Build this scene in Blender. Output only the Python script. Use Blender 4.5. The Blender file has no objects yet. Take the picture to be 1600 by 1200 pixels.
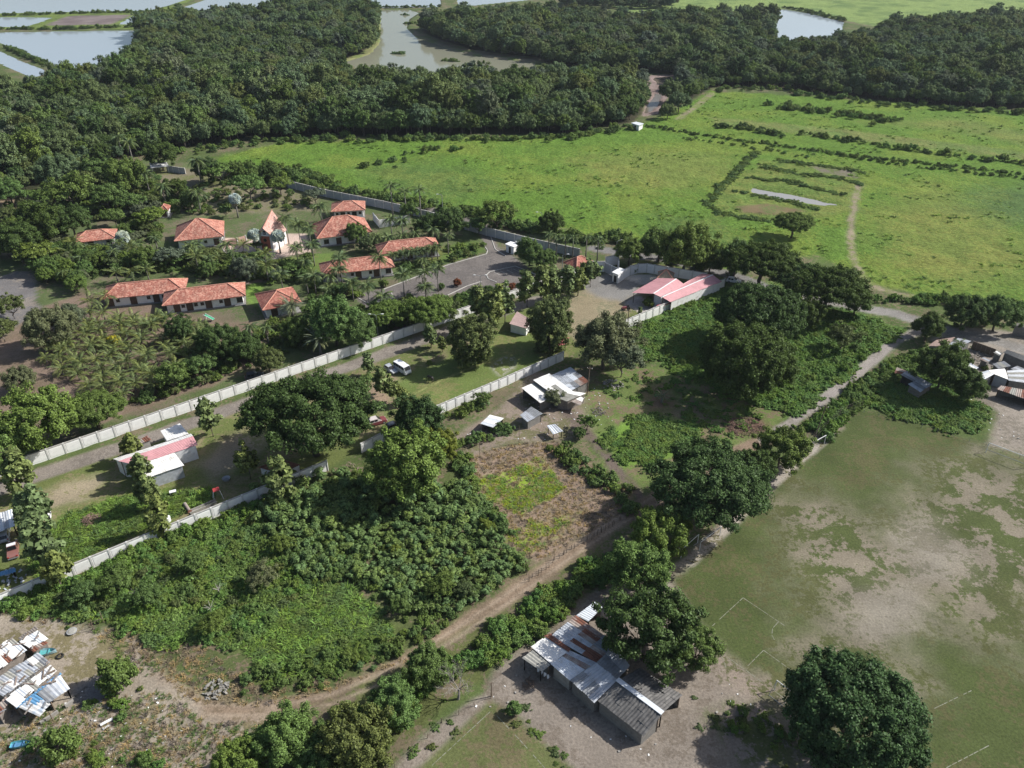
import bpy, math, random
import numpy as np
from mathutils import Vector, Matrix
R = math.radians
rnd = random.Random(11); rs = np.random.RandomState(11)
sc = bpy.context.scene
col = sc.collection

# ---------------------------------------------------------------- camera, sky, sun, exposure
F, TH, CH = 1232.0, R(32.0), 97.0
cd = bpy.data.cameras.new('camera'); cam = bpy.data.objects.new('camera', cd); col.objects.link(cam)
cd.sensor_width = 36; cd.lens = F / 1600 * 36; cd.clip_start = 1; cd.clip_end = 40000
cam.location = (0, 0, CH); cam.rotation_euler = (R(90) - TH, 0, 0); sc.camera = cam
SAZ = Vector((.97, .24, 0)).normalized(); SEL = R(39)
SUN = Vector((SAZ.x * math.cos(SEL), SAZ.y * math.cos(SEL), math.sin(SEL)))
w = bpy.data.worlds.new('World'); sc.world = w; w.use_nodes = True
wn = w.node_tree.nodes; wl = w.node_tree.links
sky = wn.new('ShaderNodeTexSky'); sky.sky_type = 'NISHITA'; sky.sun_disc = False
sky.sun_elevation = SEL; sky.sun_rotation = math.atan2(SAZ.x, SAZ.y)
sky.air_density = 1.0; sky.dust_density = 2.0; sky.ozone_density = 1.0
wl.new(sky.outputs[0], wn['Background'].inputs[0]); wn['Background'].inputs[1].default_value = 0.095
ld = bpy.data.lights.new('sun', 'SUN'); ld.energy = 5.0; ld.angle = R(.6); ld.color = (1, .98, .94)
so = bpy.data.objects.new('sun', ld); col.objects.link(so)
so.rotation_euler = (-SUN).to_track_quat('-Z', 'Y').to_euler()
so.location = (300, 200, 300)
vs = sc.view_settings; vs.view_transform = 'Standard'; vs.look = 'None'; vs.exposure = 0.28; vs.gamma = 1
sc.cycles.use_denoising = True
sc.cycles.max_bounces = 4; sc.cycles.diffuse_bounces = 2; sc.cycles.glossy_bounces = 2
sc.cycles.transmission_bounces = 2; sc.cycles.transparent_max_bounces = 4; sc.cycles.volume_bounces = 0
sc.cycles.caustics_reflective = False; sc.cycles.caustics_refractive = False

def P(u, v, h=0.0):
    """a point of the photograph (1600 x 1200) at height h above the ground"""
    x = (u - 800) / F; y = -(v - 600) / F
    d = Vector((x, math.cos(TH) + y * math.sin(TH), -math.sin(TH) + y * math.cos(TH)))
    k = (h - CH) / d.z
    return Vector((d.x * k, d.y * k, h))
def scale_at(p):
    """pixels per metre of the photograph at point p"""
    z = p.y * math.cos(TH) + (CH - p.z) * math.sin(TH)
    return F / z

# ---------------------------------------------------------------- helpers: objects and meshes
def tag(o, label=None, cat=None, group=None, kind=None):
    if label: o['label'] = label
    if cat: o['category'] = cat
    if group: o['group'] = group
    if kind: o['kind'] = kind
    return o
def link(o, parent=None):
    col.objects.link(o)
    if parent: o.parent = parent
    return o
def mesh(name, v, f, mat=None, smooth=False):
    m = bpy.data.meshes.new(name); m.from_pydata([tuple(a) for a in v], [], [tuple(a) for a in f])
    if mat: m.materials.append(mat)
    if smooth: m.polygons.foreach_set('use_smooth', [True] * len(m.polygons))
    m.update(); return m
def fast_mesh(name, co, quads, mat=None, smooth=False):
    """co (N,3) array, quads (M,k) array"""
    m = bpy.data.meshes.new(name); k = quads.shape[1]
    m.vertices.add(len(co)); m.vertices.foreach_set('co', co.astype(np.float32).ravel())
    m.loops.add(quads.size); m.loops.foreach_set('vertex_index', quads.astype(np.int32).ravel())
    m.polygons.add(len(quads)); m.polygons.foreach_set('loop_start', np.arange(0, quads.size, k, dtype=np.int32))
    if mat: m.materials.append(mat)
    m.update(calc_edges=True)
    if smooth: m.polygons.foreach_set('use_smooth', [True] * len(quads))
    return m
def ob(name, me, parent=None, mat=None):
    o = bpy.data.objects.new(name, me); link(o, parent)
    if mat:
        if not me.materials: me.materials.append(mat)
        else:
            o.material_slots[0].link = 'OBJECT'; o.material_slots[0].material = mat
    return o
def empty(name, loc, rz=0.0, label=None, cat=None, group=None):
    o = bpy.data.objects.new(name, None); o.location = loc; o.rotation_euler = (0, 0, rz); o.empty_display_size = .5
    link(o); return tag(o, label, cat, group)
class MB:
    """collects boxes, bars and tubes; build() links them as one mesh object"""
    def __init__(s): s.v = []; s.f = []
    def quad(s, *p):
        n = len(s.v); s.v += [Vector(a) for a in p]; s.f.append(tuple(range(n, n + len(p)))); return s
    def box(s, c, d, rz=0.0, m=None):
        n = len(s.v); q = m or Matrix.Rotation(rz, 3, 'Z'); c = Vector(c)
        for x in (-.5, .5):
            for y in (-.5, .5):
                for z in (-.5, .5): s.v.append(c + q @ Vector((x * d[0], y * d[1], z * d[2])))
        s.f += [tuple(n + i for i in k) for k in ((0, 1, 3, 2), (4, 6, 7, 5), (0, 4, 5, 1), (2, 3, 7, 6), (0, 2, 6, 4), (1, 5, 7, 3))]
        return s
    def bar(s, a, b, w, h=None):
        a = Vector(a); b = Vector(b); d = b - a; L = d.length
        if L < 1e-6: return s
        return s.box((a + b) / 2, (w, h or w, L), m=d.to_track_quat('Z', 'Y').to_matrix())
    def tube(s, pts, rad, n=7, cap=True):
        pts = [Vector(p) for p in pts]; b0 = len(s.v)
        for i, p in enumerate(pts):
            d = (pts[min(i + 1, len(pts) - 1)] - pts[max(i - 1, 0)]).normalized()
            q = d.to_track_quat('Z', 'Y').to_matrix(); r = rad[i] if hasattr(rad, '__len__') else rad
            for k in range(n):
                a = 2 * math.pi * k / n; s.v.append(p + q @ Vector((r * math.cos(a), r * math.sin(a), 0)))
        for i in range(len(pts) - 1):
            for k in range(n):
                k2 = (k + 1) % n; a = b0 + i * n; s.f.append((a + k, a + k2, a + n + k2, a + n + k))
        if cap:
            s.f.append(tuple(b0 + k for k in reversed(range(n)))); e = b0 + (len(pts) - 1) * n
            s.f.append(tuple(e + k for k in range(n)))
        return s
    def slab(s, poly, t):
        """a flat polygon (3-D points) with thickness t downwards"""
        n = len(s.v); k = len(poly); poly = [Vector(p) for p in poly]
        s.v += poly + [p - Vector((0, 0, t)) for p in poly]
        s.f.append(tuple(n + i for i in range(k))); s.f.append(tuple(n + k + i for i in reversed(range(k))))
        for i in range(k):
            j = (i + 1) % k; s.f.append((n + i, n + k + i, n + k + j, n + j))
        return s
    def mesh(s, name, mat=None, smooth=False): return mesh(name, s.v, s.f, mat, smooth)
    def build(s, name, mat, parent=None, smooth=False): return ob(name, s.mesh(name, mat, smooth), parent)

# ---------------------------------------------------------------- helpers: materials
def newmat(name):
    m = bpy.data.materials.new(name); m.use_nodes = True; return m, m.node_tree.nodes, m.node_tree.links
def srgb(r, g, b):
    f = lambda c: (c / 255 / 12.92) if c <= 10 else ((c / 255 + .055) / 1.055) ** 2.4
    return (f(r), f(g), f(b))
def plain(name, c, rough=.7, var=.18, scale=2.0, metal=0.0, bump=0.0, dirt=None, dirtamt=.4, coat=0):
    m, n, l = newmat(name); b = n['Principled BSDF']
    b.inputs['Roughness'].default_value = rough; b.inputs['Metallic'].default_value = metal
    if coat: b.inputs['Coat Weight'].default_value = coat
    t = n.new('ShaderNodeTexCoord'); tx = n.new('ShaderNodeTexNoise'); tx.inputs['Scale'].default_value = scale; tx.inputs['Detail'].default_value = 6
    l.new(t.outputs['Object'], tx.inputs['Vector'])
    mr = n.new('ShaderNodeMapRange'); mr.inputs[1].default_value = .3; mr.inputs[2].default_value = .7
    mr.inputs[3].default_value = 1 - var; mr.inputs[4].default_value = 1 + var
    l.new(tx.outputs[0], mr.inputs[0])
    mx = n.new('ShaderNodeMix'); mx.data_type = 'RGBA'; mx.blend_type = 'MULTIPLY'; mx.inputs[0].default_value = 1
    mx.inputs[6].default_value = (*c, 1); l.new(mr.outputs[0], mx.inputs[7]); out = mx.outputs[2]
    if dirt:
        t2 = n.new('ShaderNodeTexNoise'); t2.inputs['Scale'].default_value = scale * .6; t2.inputs['Detail'].default_value = 8; t2.inputs['Roughness'].default_value = .7
        l.new(t.outputs['Object'], t2.inputs['Vector'])
        m2 = n.new('ShaderNodeMapRange'); m2.inputs[1].default_value = .62 - dirtamt * .3; m2.inputs[2].default_value = .72; l.new(t2.outputs[0], m2.inputs[0])
        x2 = n.new('ShaderNodeMix'); x2.data_type = 'RGBA'; l.new(m2.outputs[0], x2.inputs[0]); l.new(out, x2.inputs[6]); x2.inputs[7].default_value = (*dirt, 1); out = x2.outputs[2]
    l.new(out, b.inputs['Base Color'])
    if bump:
        bp = n.new('ShaderNodeBump'); bp.inputs['Strength'].default_value = bump; bp.inputs['Distance'].default_value = .05
        l.new(tx.outputs[0], bp.inputs['Height']); l.new(bp.outputs[0], b.inputs['Normal'])
    return m
def leafmat(name, c, var=.35, trans=.22, hue=(1.25, 1.05, .7)):
    """leaves: colour varies from leaf to leaf and plant to plant"""
    m, n, l = newmat(name); n.remove(n['Principled BSDF']); o = n['Material Output']
    g = n.new('ShaderNodeNewGeometry'); oi = n.new('ShaderNodeObjectInfo')
    mr = n.new('ShaderNodeMapRange'); mr.inputs[3].default_value = 1 - var; mr.inputs[4].default_value = 1 + var
    l.new(g.outputs['Random Per Island'], mr.inputs[0])
    m1 = n.new('ShaderNodeMix'); m1.data_type = 'RGBA'
    m1.inputs[6].default_value = (c[0], c[1], c[2], 1); m1.inputs[7].default_value = (min(1, c[0] * hue[0]), min(1, c[1] * hue[1]), c[2] * hue[2], 1)
    l.new(oi.outputs['Random'], m1.inputs[0])
    m2 = n.new('ShaderNodeMix'); m2.data_type = 'RGBA'; m2.blend_type = 'MULTIPLY'; m2.inputs[0].default_value = 1
    l.new(m1.outputs[2], m2.inputs[6]); l.new(mr.outputs[0], m2.inputs[7])
    d = n.new('ShaderNodeBsdfDiffuse'); t = n.new('ShaderNodeBsdfTranslucent'); x = n.new('ShaderNodeMixShader'); x.inputs[0].default_value = trans
    l.new(m2.outputs[2], d.inputs[0]); l.new(m2.outputs[2], t.inputs[0]); l.new(d.outputs[0], x.inputs[1]); l.new(t.outputs[0], x.inputs[2])
    gl = n.new('ShaderNodeBsdfGlossy'); gl.inputs['Roughness'].default_value = .5; gl.inputs[0].default_value = (.85, .95, .8, 1); x2 = n.new('ShaderNodeMixShader'); x2.inputs[0].default_value = .012
    l.new(x.outputs[0], x2.inputs[1]); l.new(gl.outputs[0], x2.inputs[2]); l.new(x2.outputs[0], o.inputs[0]); return m

# ---------------------------------------------------------------- numpy noise
def hash2(ix, iy, s):
    h = (ix.astype(np.int64) * 374761393 + iy.astype(np.int64) * 668265263 + s * 1442695041) & 0xffffffff
    h = ((h ^ (h >> 13)) * 1274126177) & 0xffffffff
    return ((h ^ (h >> 16)) & 0xffffff) / float(0xffffff)
def vnoise(x, y, s=0):
    ix = np.floor(x); iy = np.floor(y); fx = x - ix; fy = y - iy
    fx = fx * fx * (3 - 2 * fx); fy = fy * fy * (3 - 2 * fy)
    a = hash2(ix, iy, s); b = hash2(ix + 1, iy, s); c = hash2(ix, iy + 1, s); d = hash2(ix + 1, iy + 1, s)
    return a + (b - a) * fx + (c - a) * fy + (a - b - c + d) * fx * fy
def fbm(x, y, s=0, o=4):
    t = 0; a = .5; n = 0
    for i in range(o):
        t = t + a * vnoise(x * 2 ** i, y * 2 ** i, s + i * 17); n += a; a *= .55
    return t / n
def poly_sd(X, Y, poly):
    """signed distance to a polygon: positive inside"""
    d = np.full(X.shape, 1e9); ins = np.zeros(X.shape, bool); n = len(poly)
    for i in range(n):
        ax, ay = poly[i]; bx, by = poly[(i + 1) % n]
        ex, ey = bx - ax, by - ay; wx, wy = X - ax, Y - ay
        t = np.clip((wx * ex + wy * ey) / (ex * ex + ey * ey + 1e-12), 0, 1)
        d = np.minimum(d, (wx - ex * t) ** 2 + (wy - ey * t) ** 2)
        c = ((ay <= Y) != (by <= Y)) & (X < (bx - ax) * (Y - ay) / (by - ay + 1e-12) + ax); ins ^= c
    d = np.sqrt(d); return np.where(ins, d, -d)
def line_sd(X, Y, pts, wd):
    d = np.full(X.shape, 1e9)
    for (ax, ay), (bx, by) in zip(pts[:-1], pts[1:]):
        ex, ey = bx - ax, by - ay; wx, wy = X - ax, Y - ay
        t = np.clip((wx * ex + wy * ey) / (ex * ex + ey * ey + 1e-12), 0, 1)
        d = np.minimum(d, (wx - ex * t) ** 2 + (wy - ey * t) ** 2)
    return wd / 2 - np.sqrt(d)
def W(px): return [tuple(P(u, v).xy) for u, v in px]
def inside(px, x, y): return poly_sd(np.asarray(x, float), np.asarray(y, float), W(px)) > 0
def fill(px, spacing, jit=.45, seed=0, excl=()):
    """jittered points inside a polygon given in photograph points"""
    w_ = W(px); r = np.random.RandomState(seed); xs = [p[0] for p in w_]; ys = [p[1] for p in w_]
    gx, gy = np.meshgrid(np.arange(min(xs), max(xs), spacing), np.arange(min(ys), max(ys), spacing * .87))
    gx = gx + (np.arange(gx.shape[0]) % 2)[:, None] * spacing * .5
    x = (gx + r.uniform(-jit, jit, gx.shape) * spacing).ravel(); y = (gy + r.uniform(-jit, jit, gx.shape) * spacing).ravel()
    k = poly_sd(x, y, w_) > 0
    for e in excl: k &= ~(poly_sd(x, y, W(e)) > 0)
    return np.stack([x[k], y[k]], 1)
# ---------------------------------------------------------------- the ground: one sheet, split where its surface changes
FOREST_A = [(-600,390),(-100,345),(0,318),(60,292),(130,268),(230,240),(330,226),(430,216),(560,213),(800,210),(880,212),(985,192),(1003,178),(1006,150),(1000,134),(900,132),(800,134),(700,138),(600,136),(540,120),(505,112),(560,92),(588,72),(588,24),(560,20),(480,18),(400,28),(300,42),(226,50),(220,80),(205,110),(160,134),(100,148),(50,158),(0,165),(-300,200)]
FOREST_B = [(655,46),(700,70),(760,84),(830,92),(900,108),(990,112),(1056,118),(1060,140),(1075,160),(1112,137),(1200,135),(1290,148),(1400,160),(1500,167),(1620,172),(1900,185),(1900,40),(1620,38),(1500,42),(1390,46),(1360,58),(1305,62),(1290,76),(1232,76),(1215,66),(1212,40),(1150,36),(1080,36),(1000,36),(940,38),(900,30),(840,26),(760,34),(700,42),(668,44)]
FOREST_D = [(880,14),(1050,15),(1060,4),(880,2)]
PONDS = [
 [(-500,22),(0,20),(120,18),(232,16),(262,8),(288,0),(352,-25),(-500,-25)],
 [(268,17),(308,4),(392,-25),(684,-25),(688,10),(590,12),(400,18)],
 [(716,10),(715,-25),(900,-25),(840,-2),(760,6)],
 [(-300,27),(0,26),(82,27),(40,41),(-300,44)],
 [(209,24),(250,24),(220,37),(186,37)],
 [(-40,50),(0,50),(120,48),(210,47),(200,78),(180,108),(110,126),(84,107),(70,96),(40,82),(0,66)],
 [(-60,55),(0,80),(30,94),(65,107),(70,114),(50,120),(0,98),(-100,62)],
 [(594,15),(640,15),(655,20),(640,30),(636,44),(650,58),(690,72),(740,86),(800,93),(835,98),(830,122),(700,124),(620,122),(560,106),(540,96),(578,84),(594,68),(596,40)],
 [(1205,24),(1222,14),(1262,20),(1318,34),(1312,54),(1290,72),(1235,72),(1216,60)],
 [(1178,294),(1200,297),(1258,308),(1304,318),(1288,320),(1210,306),(1174,298)],
 [(1024,146),(1033,146),(1029,156),(1027,163),(1018,172),(1008,175),(1012,165),(1020,156)],
 [(1022,121),(1046,119),(1052,123),(1044,129),(1028,131)],
]
POND_NAMES = ['pond', 'lagoon', 'lagoon', 'pond', 'pond', 'pond', 'canal', 'river', 'pond', 'ditch_water', 'creek', 'creek']
g = lambda *a: np.array(a)
# class, polygon or ('line', points, width m), colour a, colour b, share of b, patch size m, edge raggedness m, edge softness m
MEADOW = [(330,248),(430,224),(560,218),(800,214),(985,200),(1060,170),(1110,142),(1290,152),(1620,176),(2300,200),(2300,720),(1600,492),(1470,472),(1370,445),(1280,400),(1130,420),(1000,385),(860,355),(700,325),(520,292),(380,268)]
PITCH = [(1050,905),(1130,835),(1230,742),(1345,645),(1375,640),(1480,675),(1600,722),(1900,820),(1900,1500),(1560,1500),(1300,1165),(1205,1082),(1120,1012)]
SCRUB = (.085,.115,.038); DIRT = (.25,.195,.15); LAWN = (.105,.145,.04)
LAYERS = [
 ('far_fields', [(1000,25),(1190,26),(1230,12),(1330,34),(1390,45),(1700,40),(3000,60),(3000,-120),(850,-120),(900,-10)], (.20,.27,.085), (.11,.17,.055), .4, 14, 6, 4),
 ('dike', [(-300,60),(0,46),(230,45),(260,20),(300,0),(420,-30),(-400,-30)], (.15,.20,.05), (.08,.11,.04), .4, 6, 2, 1),
 ('dry_pond', [(105,25),(205,23),(175,38),(70,40)], (.20,.165,.155), (.15,.12,.115), .5, 12, 1, 1),
 ('forest_floor', FOREST_A, (.035,.04,.02), (.06,.05,.03), .4, 4, 1.5, 1.5),
 ('forest_floor', FOREST_B, (.035,.04,.02), (.06,.05,.03), .4, 4, 1.5, 1.5),
 ('river_bank', [(655,50),(640,47),(646,60),(690,75),(740,88),(800,95),(850,98),(850,90),(800,86),(740,78),(700,66)], (.20,.17,.12), (.14,.18,.06), .5, 6, 1, 1),
 ('river_bank', [(584,15),(598,15),(600,40),(598,68),(580,86),(540,98),(520,94),(560,86),(584,66)], (.20,.20,.09), (.15,.19,.06), .5, 6, 1, 1),
 ('mud_bank', [(1008,118),(1058,116),(1056,137),(1042,152),(1034,178),(1003,182),(1012,150)], (.20,.15,.13), (.26,.20,.18), .5, 5, 1, 1),
 ('meadow', MEADOW, (.105,.185,.030), (.15,.207,.037), .42, 22, 3, 2),
 ('meadow', [(880,250),(1000,235),(1120,240),(1150,275),(1060,300),(930,290)], (.15,.195,.045), (.185,.205,.05), .45, 14, 8, 12),
 ('meadow', [(1360,330),(1450,290),(1560,330),(1640,420),(1520,450),(1390,420)], (.145,.19,.042), (.19,.21,.05), .45, 14, 8, 12),
 ('meadow', [(560,262),(680,250),(770,285),(720,320),(600,300)], (.09,.152,.036), (.13,.18,.042), .4, 12, 8, 12),
 ('meadow', [(1020,330),(1120,345),(1180,390),(1100,400),(1020,370)], (.09,.152,.036), (.13,.175,.042), .4, 12, 8, 10),
 ('meadow', [(1340,190),(1500,205),(1640,235),(1640,215),(1500,185)], (.14,.185,.046), (.17,.20,.05), .4, 12, 6, 9),
 ('meadow', [(1500,330),(1600,360),(1800,420),(1800,300),(1540,290)], (.082,.14,.04), (.12,.17,.042), .4, 14, 8, 12),
 ('meadow', [(1190,250),(1340,262),(1345,330),(1240,345),(1120,335),(1110,310)], (.12,.18,.04), (.17,.20,.05), .45, 7, 3, 3),
 ('mud_patch', [(1150,322),(1200,318),(1260,330),(1215,336),(1160,332)], (.17,.13,.07), (.12,.15,.05), .4, 4, 1, 1),
 ('mud_patch', [(1260,258),(1330,265),(1340,278),(1290,272)], (.17,.15,.11), (.12,.15,.05), .4, 4, 1, 1),
 ('meadow', [(1115,195),(1300,215),(1620,252),(1900,290),(1900,275),(1600,238),(1300,200),(1110,183)], (.17,.19,.06), (.13,.19,.05), .5, 9, 2, 2),
 ('meadow_track', ('line', [(1470,472),(1420,462),(1375,452),(1352,440),(1336,412),(1328,375),(1331,340),(1338,305),(1343,285)], 2.3), (.26,.215,.15), (.16,.19,.06), .44, 2, .8, .8),
 ('meadow_track', ('line', [(1060,186),(1090,165),(1112,146)], 3.5), (.23,.20,.13), (.16,.20,.06), .45, 4, .6, 1),
 ('garden_ground', [(-300,420),(0,335),(130,275),(230,250),(330,255),(520,295),(700,330),(860,365),(900,410),(820,460),(640,530),(190,660),(-100,760),(-300,700)], (.095,.125,.048), (.15,.13,.085), .42, 7, 2, 2),
 ('dry_ground', [(200,265),(290,262),(480,296),(505,330),(380,335),(300,335),(230,315),(190,295)], (.19,.165,.11), (.14,.15,.06), .45, 6, 3, 2),
 ('dry_ground', [(-80,350),(0,312),(60,300),(110,310),(80,345),(0,360)], (.24,.18,.12), (.17,.15,.09), .4, 6, 2, 2),
 ('grove_soil', [(-100,560),(0,525),(60,482),(130,455),(250,480),(330,495),(405,505),(420,560),(330,603),(190,652),(60,690),(-100,740)], (.205,.15,.115), (.17,.13,.09), .45, 5, 2, 1.5),
 ('lawn', [(225,400),(300,385),(350,400),(410,410),(480,398),(520,395),(520,440),(415,440),(330,425),(250,425)], (.11,.17,.042), (.14,.17,.05), .4, 6, 1, .6),
 ('lawn', [(384,440),(412,444),(408,486),(384,470)], (.15,.24,.05), (.12,.18,.05), .4, 5, .5, .5),
 ('lawn', [(680,385),(745,375),(760,392),(700,412),(640,425)], (.10,.15,.04), (.14,.15,.05), .4, 5, 1, .5),
 ('plaza', [(345,384),(350,372),(390,372),(450,366),(478,366),(490,392),(440,402),(395,406),(360,402)], (.55,.42,.35), (.48,.38,.32), .4, 5, .2, .3),
 ('garden_path', ('line', [(405,404),(418,420),(420,440),(470,432),(500,428)], 2.4), (.34,.27,.22), (.30,.25,.20), .4, 3, .1, .3),
 ('garden_path', ('line', [(350,444),(385,442),(440,434)], 2.0), (.34,.27,.22), (.30,.25,.20), .4, 3, .1, .3),
 ('garden_path', ('line', [(240,395),(300,406),(360,402)], 2.0), (.34,.27,.22), (.30,.25,.20), .4, 3, .1, .3),
 ('parking_lot', [(556,466),(575,455),(600,451),(650,432),(700,413),(762,396),(748,362),(690,338),(640,325),(646,318),(700,330),(765,352),(778,385),(800,398),(838,430),(802,455),(760,452),(690,463),(640,470),(600,486),(570,480)], (.175,.155,.14), (.14,.125,.115), .45, 8, .4, .3),
 ('side_road', [(-100,380),(0,432),(20,425),(48,424),(58,445),(56,470),(66,482),(40,500),(0,525),(-100,560)], (.165,.155,.15), (.23,.20,.17), .4, 6, .8, .5),
 ('front_yard', [(-200,830),(0,775),(200,700),(400,632),(600,560),(800,490),(880,460),(1000,405),(1130,436),(890,556),(690,645),(500,735),(350,800),(60,925),(-200,1030)], (.13,.155,.05), (.20,.175,.095), .42, 6, 1, 1),
 ('sandy_patch', [(60,770),(120,752),(160,745),(140,775),(90,795),(70,800)], (.30,.25,.17), (.20,.19,.09), .35, 4, 2, 2),
 ('sandy_patch', [(300,725),(350,690),(400,660),(415,690),(360,740),(330,760)], (.28,.23,.16), (.18,.18,.08), .4, 4, 2, 2),
 ('sandy_patch', [(560,610),(600,585),(640,600),(650,640),(600,650)], (.27,.20,.14), (.14,.17,.06), .45, 3, 1.5, 1.5),
 ('sandy_patch', [(655,555),(690,545),(700,560),(668,572)], (.25,.19,.13), (.14,.17,.06), .45, 3, 1.5, 1.5),
 ('green_yard', [(40,850),(110,800),(200,770),(330,760),(340,775),(60,900)], (.12,.18,.035), (.18,.20,.06), .35, 4, 1.5, 1.5),
 ('lawn', [(600,610),(640,585),(720,550),(800,500),(895,548),(690,640),(640,640)], (.125,.165,.048), (.18,.18,.07), .35, 5, 1, 1.2),
 ('lawn', ('line', [(636,620),(700,590),(770,560)], .45), (.30,.29,.12), (.16,.19,.06), .35, 2, .1, .25),
 ('pale_patch', [(770,575),(785,560),(802,560),(800,575),(785,585)], (.35,.33,.28), (.15,.18,.06), .6, 1.2, 1, 1),
 ('gravel_road', ('line', [(-200,832),(-60,784),(60,742),(200,696),(350,643),(480,596),(600,553),(680,524),(760,495),(840,468)], 4.6), (.235,.205,.175), (.19,.165,.14), .45, 5, .35, .5),
 ('compound_yard', [(868,512),(880,478),(905,455),(955,432),(1000,440),(1000,460),(975,505),(960,512),(905,535)], (.27,.225,.145), (.20,.185,.115), .38, 5, 1, 1.2),
 ('gravel_yard', [(900,442),(958,418),(975,434),(1010,440),(1000,456),(975,472),(930,462)], (.215,.205,.19), (.18,.17,.155), .4, 6, 1.5, 2),
 ('concrete_apron', [(968,432),(1000,428),(1040,432),(1060,440),(1030,445),(1005,446)], (.46,.42,.36), (.40,.37,.32), .4, 3, .3, .3),
 ('concrete_apron', [(975,474),(998,462),(1030,478),(1008,494)], (.42,.37,.33), (.36,.32,.28), .4, 3, .2, .2),
 ('vine_field', [(985,510),(1131,445),(1220,440),(1350,490),(1420,515),(1330,590),(1230,660),(1130,600),(1000,560)], (.085,.16,.035), (.12,.17,.045), .4, 5, 2, 2),
 ('settlement_yard', [(690,690),(780,640),(830,580),(930,590),(955,680),(870,692),(790,692),(728,716)], (.235,.19,.15), (.15,.14,.075), .42, 3, 1, 1),
 ('clearing', [(905,600),(1000,570),(1100,580),(1240,640),(1190,690),(1130,725),(1000,765),(960,730),(925,690)], (.125,.165,.05), (.175,.14,.085), .42, 4, 2, 2),
 ('clearing', [(925,688),(990,655),(1060,655),(1095,665),(1050,715),(975,735),(940,722)], (.15,.25,.045), (.12,.18,.04), .35, 3, 1.5, 1.2),
 ('bare_patch', [(1130,655),(1185,648),(1205,668),(1160,682),(1128,676)], (.15,.095,.07), (.11,.10,.05), .4, 2, 1.5, 1.2),
 ('bare_patch', [(1000,610),(1040,600),(1060,640),(1010,645)], (.19,.13,.085), (.12,.14,.05), .45, 2, 2, 2),
 ('right_settlement', [(1455,530),(1480,510),(1620,520),(1800,580),(1800,720),(1620,715),(1540,695),(1560,645),(1480,590)], (.27,.235,.195), (.20,.175,.14), .45, 4, 1, 1),
 ('paved_road', ('line', [(1225,462),(1300,472),(1350,482),(1400,490),(1440,503),(1480,516),(1540,528),(1620,552),(1800,600)], 5.0), (.25,.235,.215), (.21,.195,.175), .45, 6, .5, .6),
 ('paved_road', ('line', [(1210,455),(1160,435),(1100,418),(1040,405),(985,398),(930,388)], 5.0), (.20,.19,.18), (.17,.16,.15), .45, 6, .3, .4),
 ('scrub_ground', [(-100,1000),(0,940),(350,812),(500,740),(600,720),(720,720),(745,790),(800,850),(830,890),(700,975),(600,1040),(480,1080),(350,1085),(270,1040),(190,985),(60,955)], (.085,.105,.038), (.165,.13,.085), .40, 3, 1.5, 1.5),
 ('grassy_plot', [(440,960),(480,915),(540,912),(600,960),(620,1010),(520,1050),(400,1060),(380,1010)], (.12,.155,.045), (.16,.155,.065), .4, 3, 2, 2),
 ('dry_lot', [(722,718),(800,694),(870,690),(930,730),(988,775),(982,800),(900,842),(838,882),(800,852),(745,790)], (.255,.185,.135), (.21,.165,.115), .45, 1.6, .7, .6),
 ('dry_lot_grass', [(745,750),(800,735),(846,714),(862,735),(882,765),(840,790),(815,812),(790,790),(756,782)], (.20,.28,.035), (.25,.20,.11), .40, 2.2, .8, .4),
 ('dry_lot_grass', [(793,838),(830,815),(905,800),(880,835),(850,858),(820,866)], (.22,.26,.05), (.23,.18,.11), .55, 2.0, 1, .5),
 ('pond_path', ('line', [(880,640),(930,690),(965,735),(1000,775),(1010,800)], 2.5), (.14,.11,.09), (.12,.12,.06), .4, 3, .6, .6),
 ('dirt_track', ('line', [(200,1010),(240,1060),(300,1108),(360,1118),(430,1112),(520,1092),(600,1058),(660,1022),(720,985),(800,930),(880,872),(960,818),(1040,772),(1130,722),(1195,688)], 3.9), (.25,.185,.13), (.195,.145,.10), .45, 2.2, .6, .6),
 ('dirt_track', ('line', [(1195,688),(1240,658),(1290,622),(1335,587),(1372,555),(1400,532),(1440,515)], 2.8), (.28,.25,.225), (.22,.20,.17), .35, 3, .4, .4),
 ('slum_yard', [(-100,965),(0,955),(80,965),(140,980),(200,990),(250,1040),(300,1100),(310,1125),(420,1125),(380,1180),(300,1300),(-200,1300)], (.30,.255,.20), (.18,.155,.085), .45, 4, 1.5, 1.5),
 ('ash_patch', [(120,1075),(150,1060),(168,1085),(150,1105),(125,1105)], (.20,.195,.19), (.12,.115,.11), .4, 1.5, 1, 1),
 ('roadside_verge', [(610,1045),(700,1000),(830,925),(990,815),(1030,830),(960,900),(860,970),(760,1050),(700,1100),(560,1210),(300,1210),(420,1130)], (.105,.12,.042), (.16,.13,.085), .45, 3, 1, 1),
 ('house_yard', [(600,1215),(690,1128),(760,1085),(770,1050),(830,1000),(960,900),(1050,900),(1125,1015),(1210,1085),(1305,1165),(1500,1500),(900,1500),(900,1205),(795,1105),(760,1098),(660,1200)], (.235,.20,.165), (.18,.15,.12), .42, 3, .8, .8),
 ('field_edge', ('line', [(1030,925),(1060,893),(1110,850),(1180,780),(1230,732),(1275,695),(1310,668)], 3.0), (.30,.26,.215), (.22,.18,.14), .4, 3, .5, .5),
 ('football_field', PITCH, (.074,.094,.032), (.10,.098,.044), .42, 6, 1, 1.2),
 ('field_edge', ('line', [(1080,880),(1130,832),(1195,770),(1240,728),(1278,694),(1300,675)], 1.6), (.36,.32,.27), (.14,.13,.06), .40, 2, .5, .5),
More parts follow.
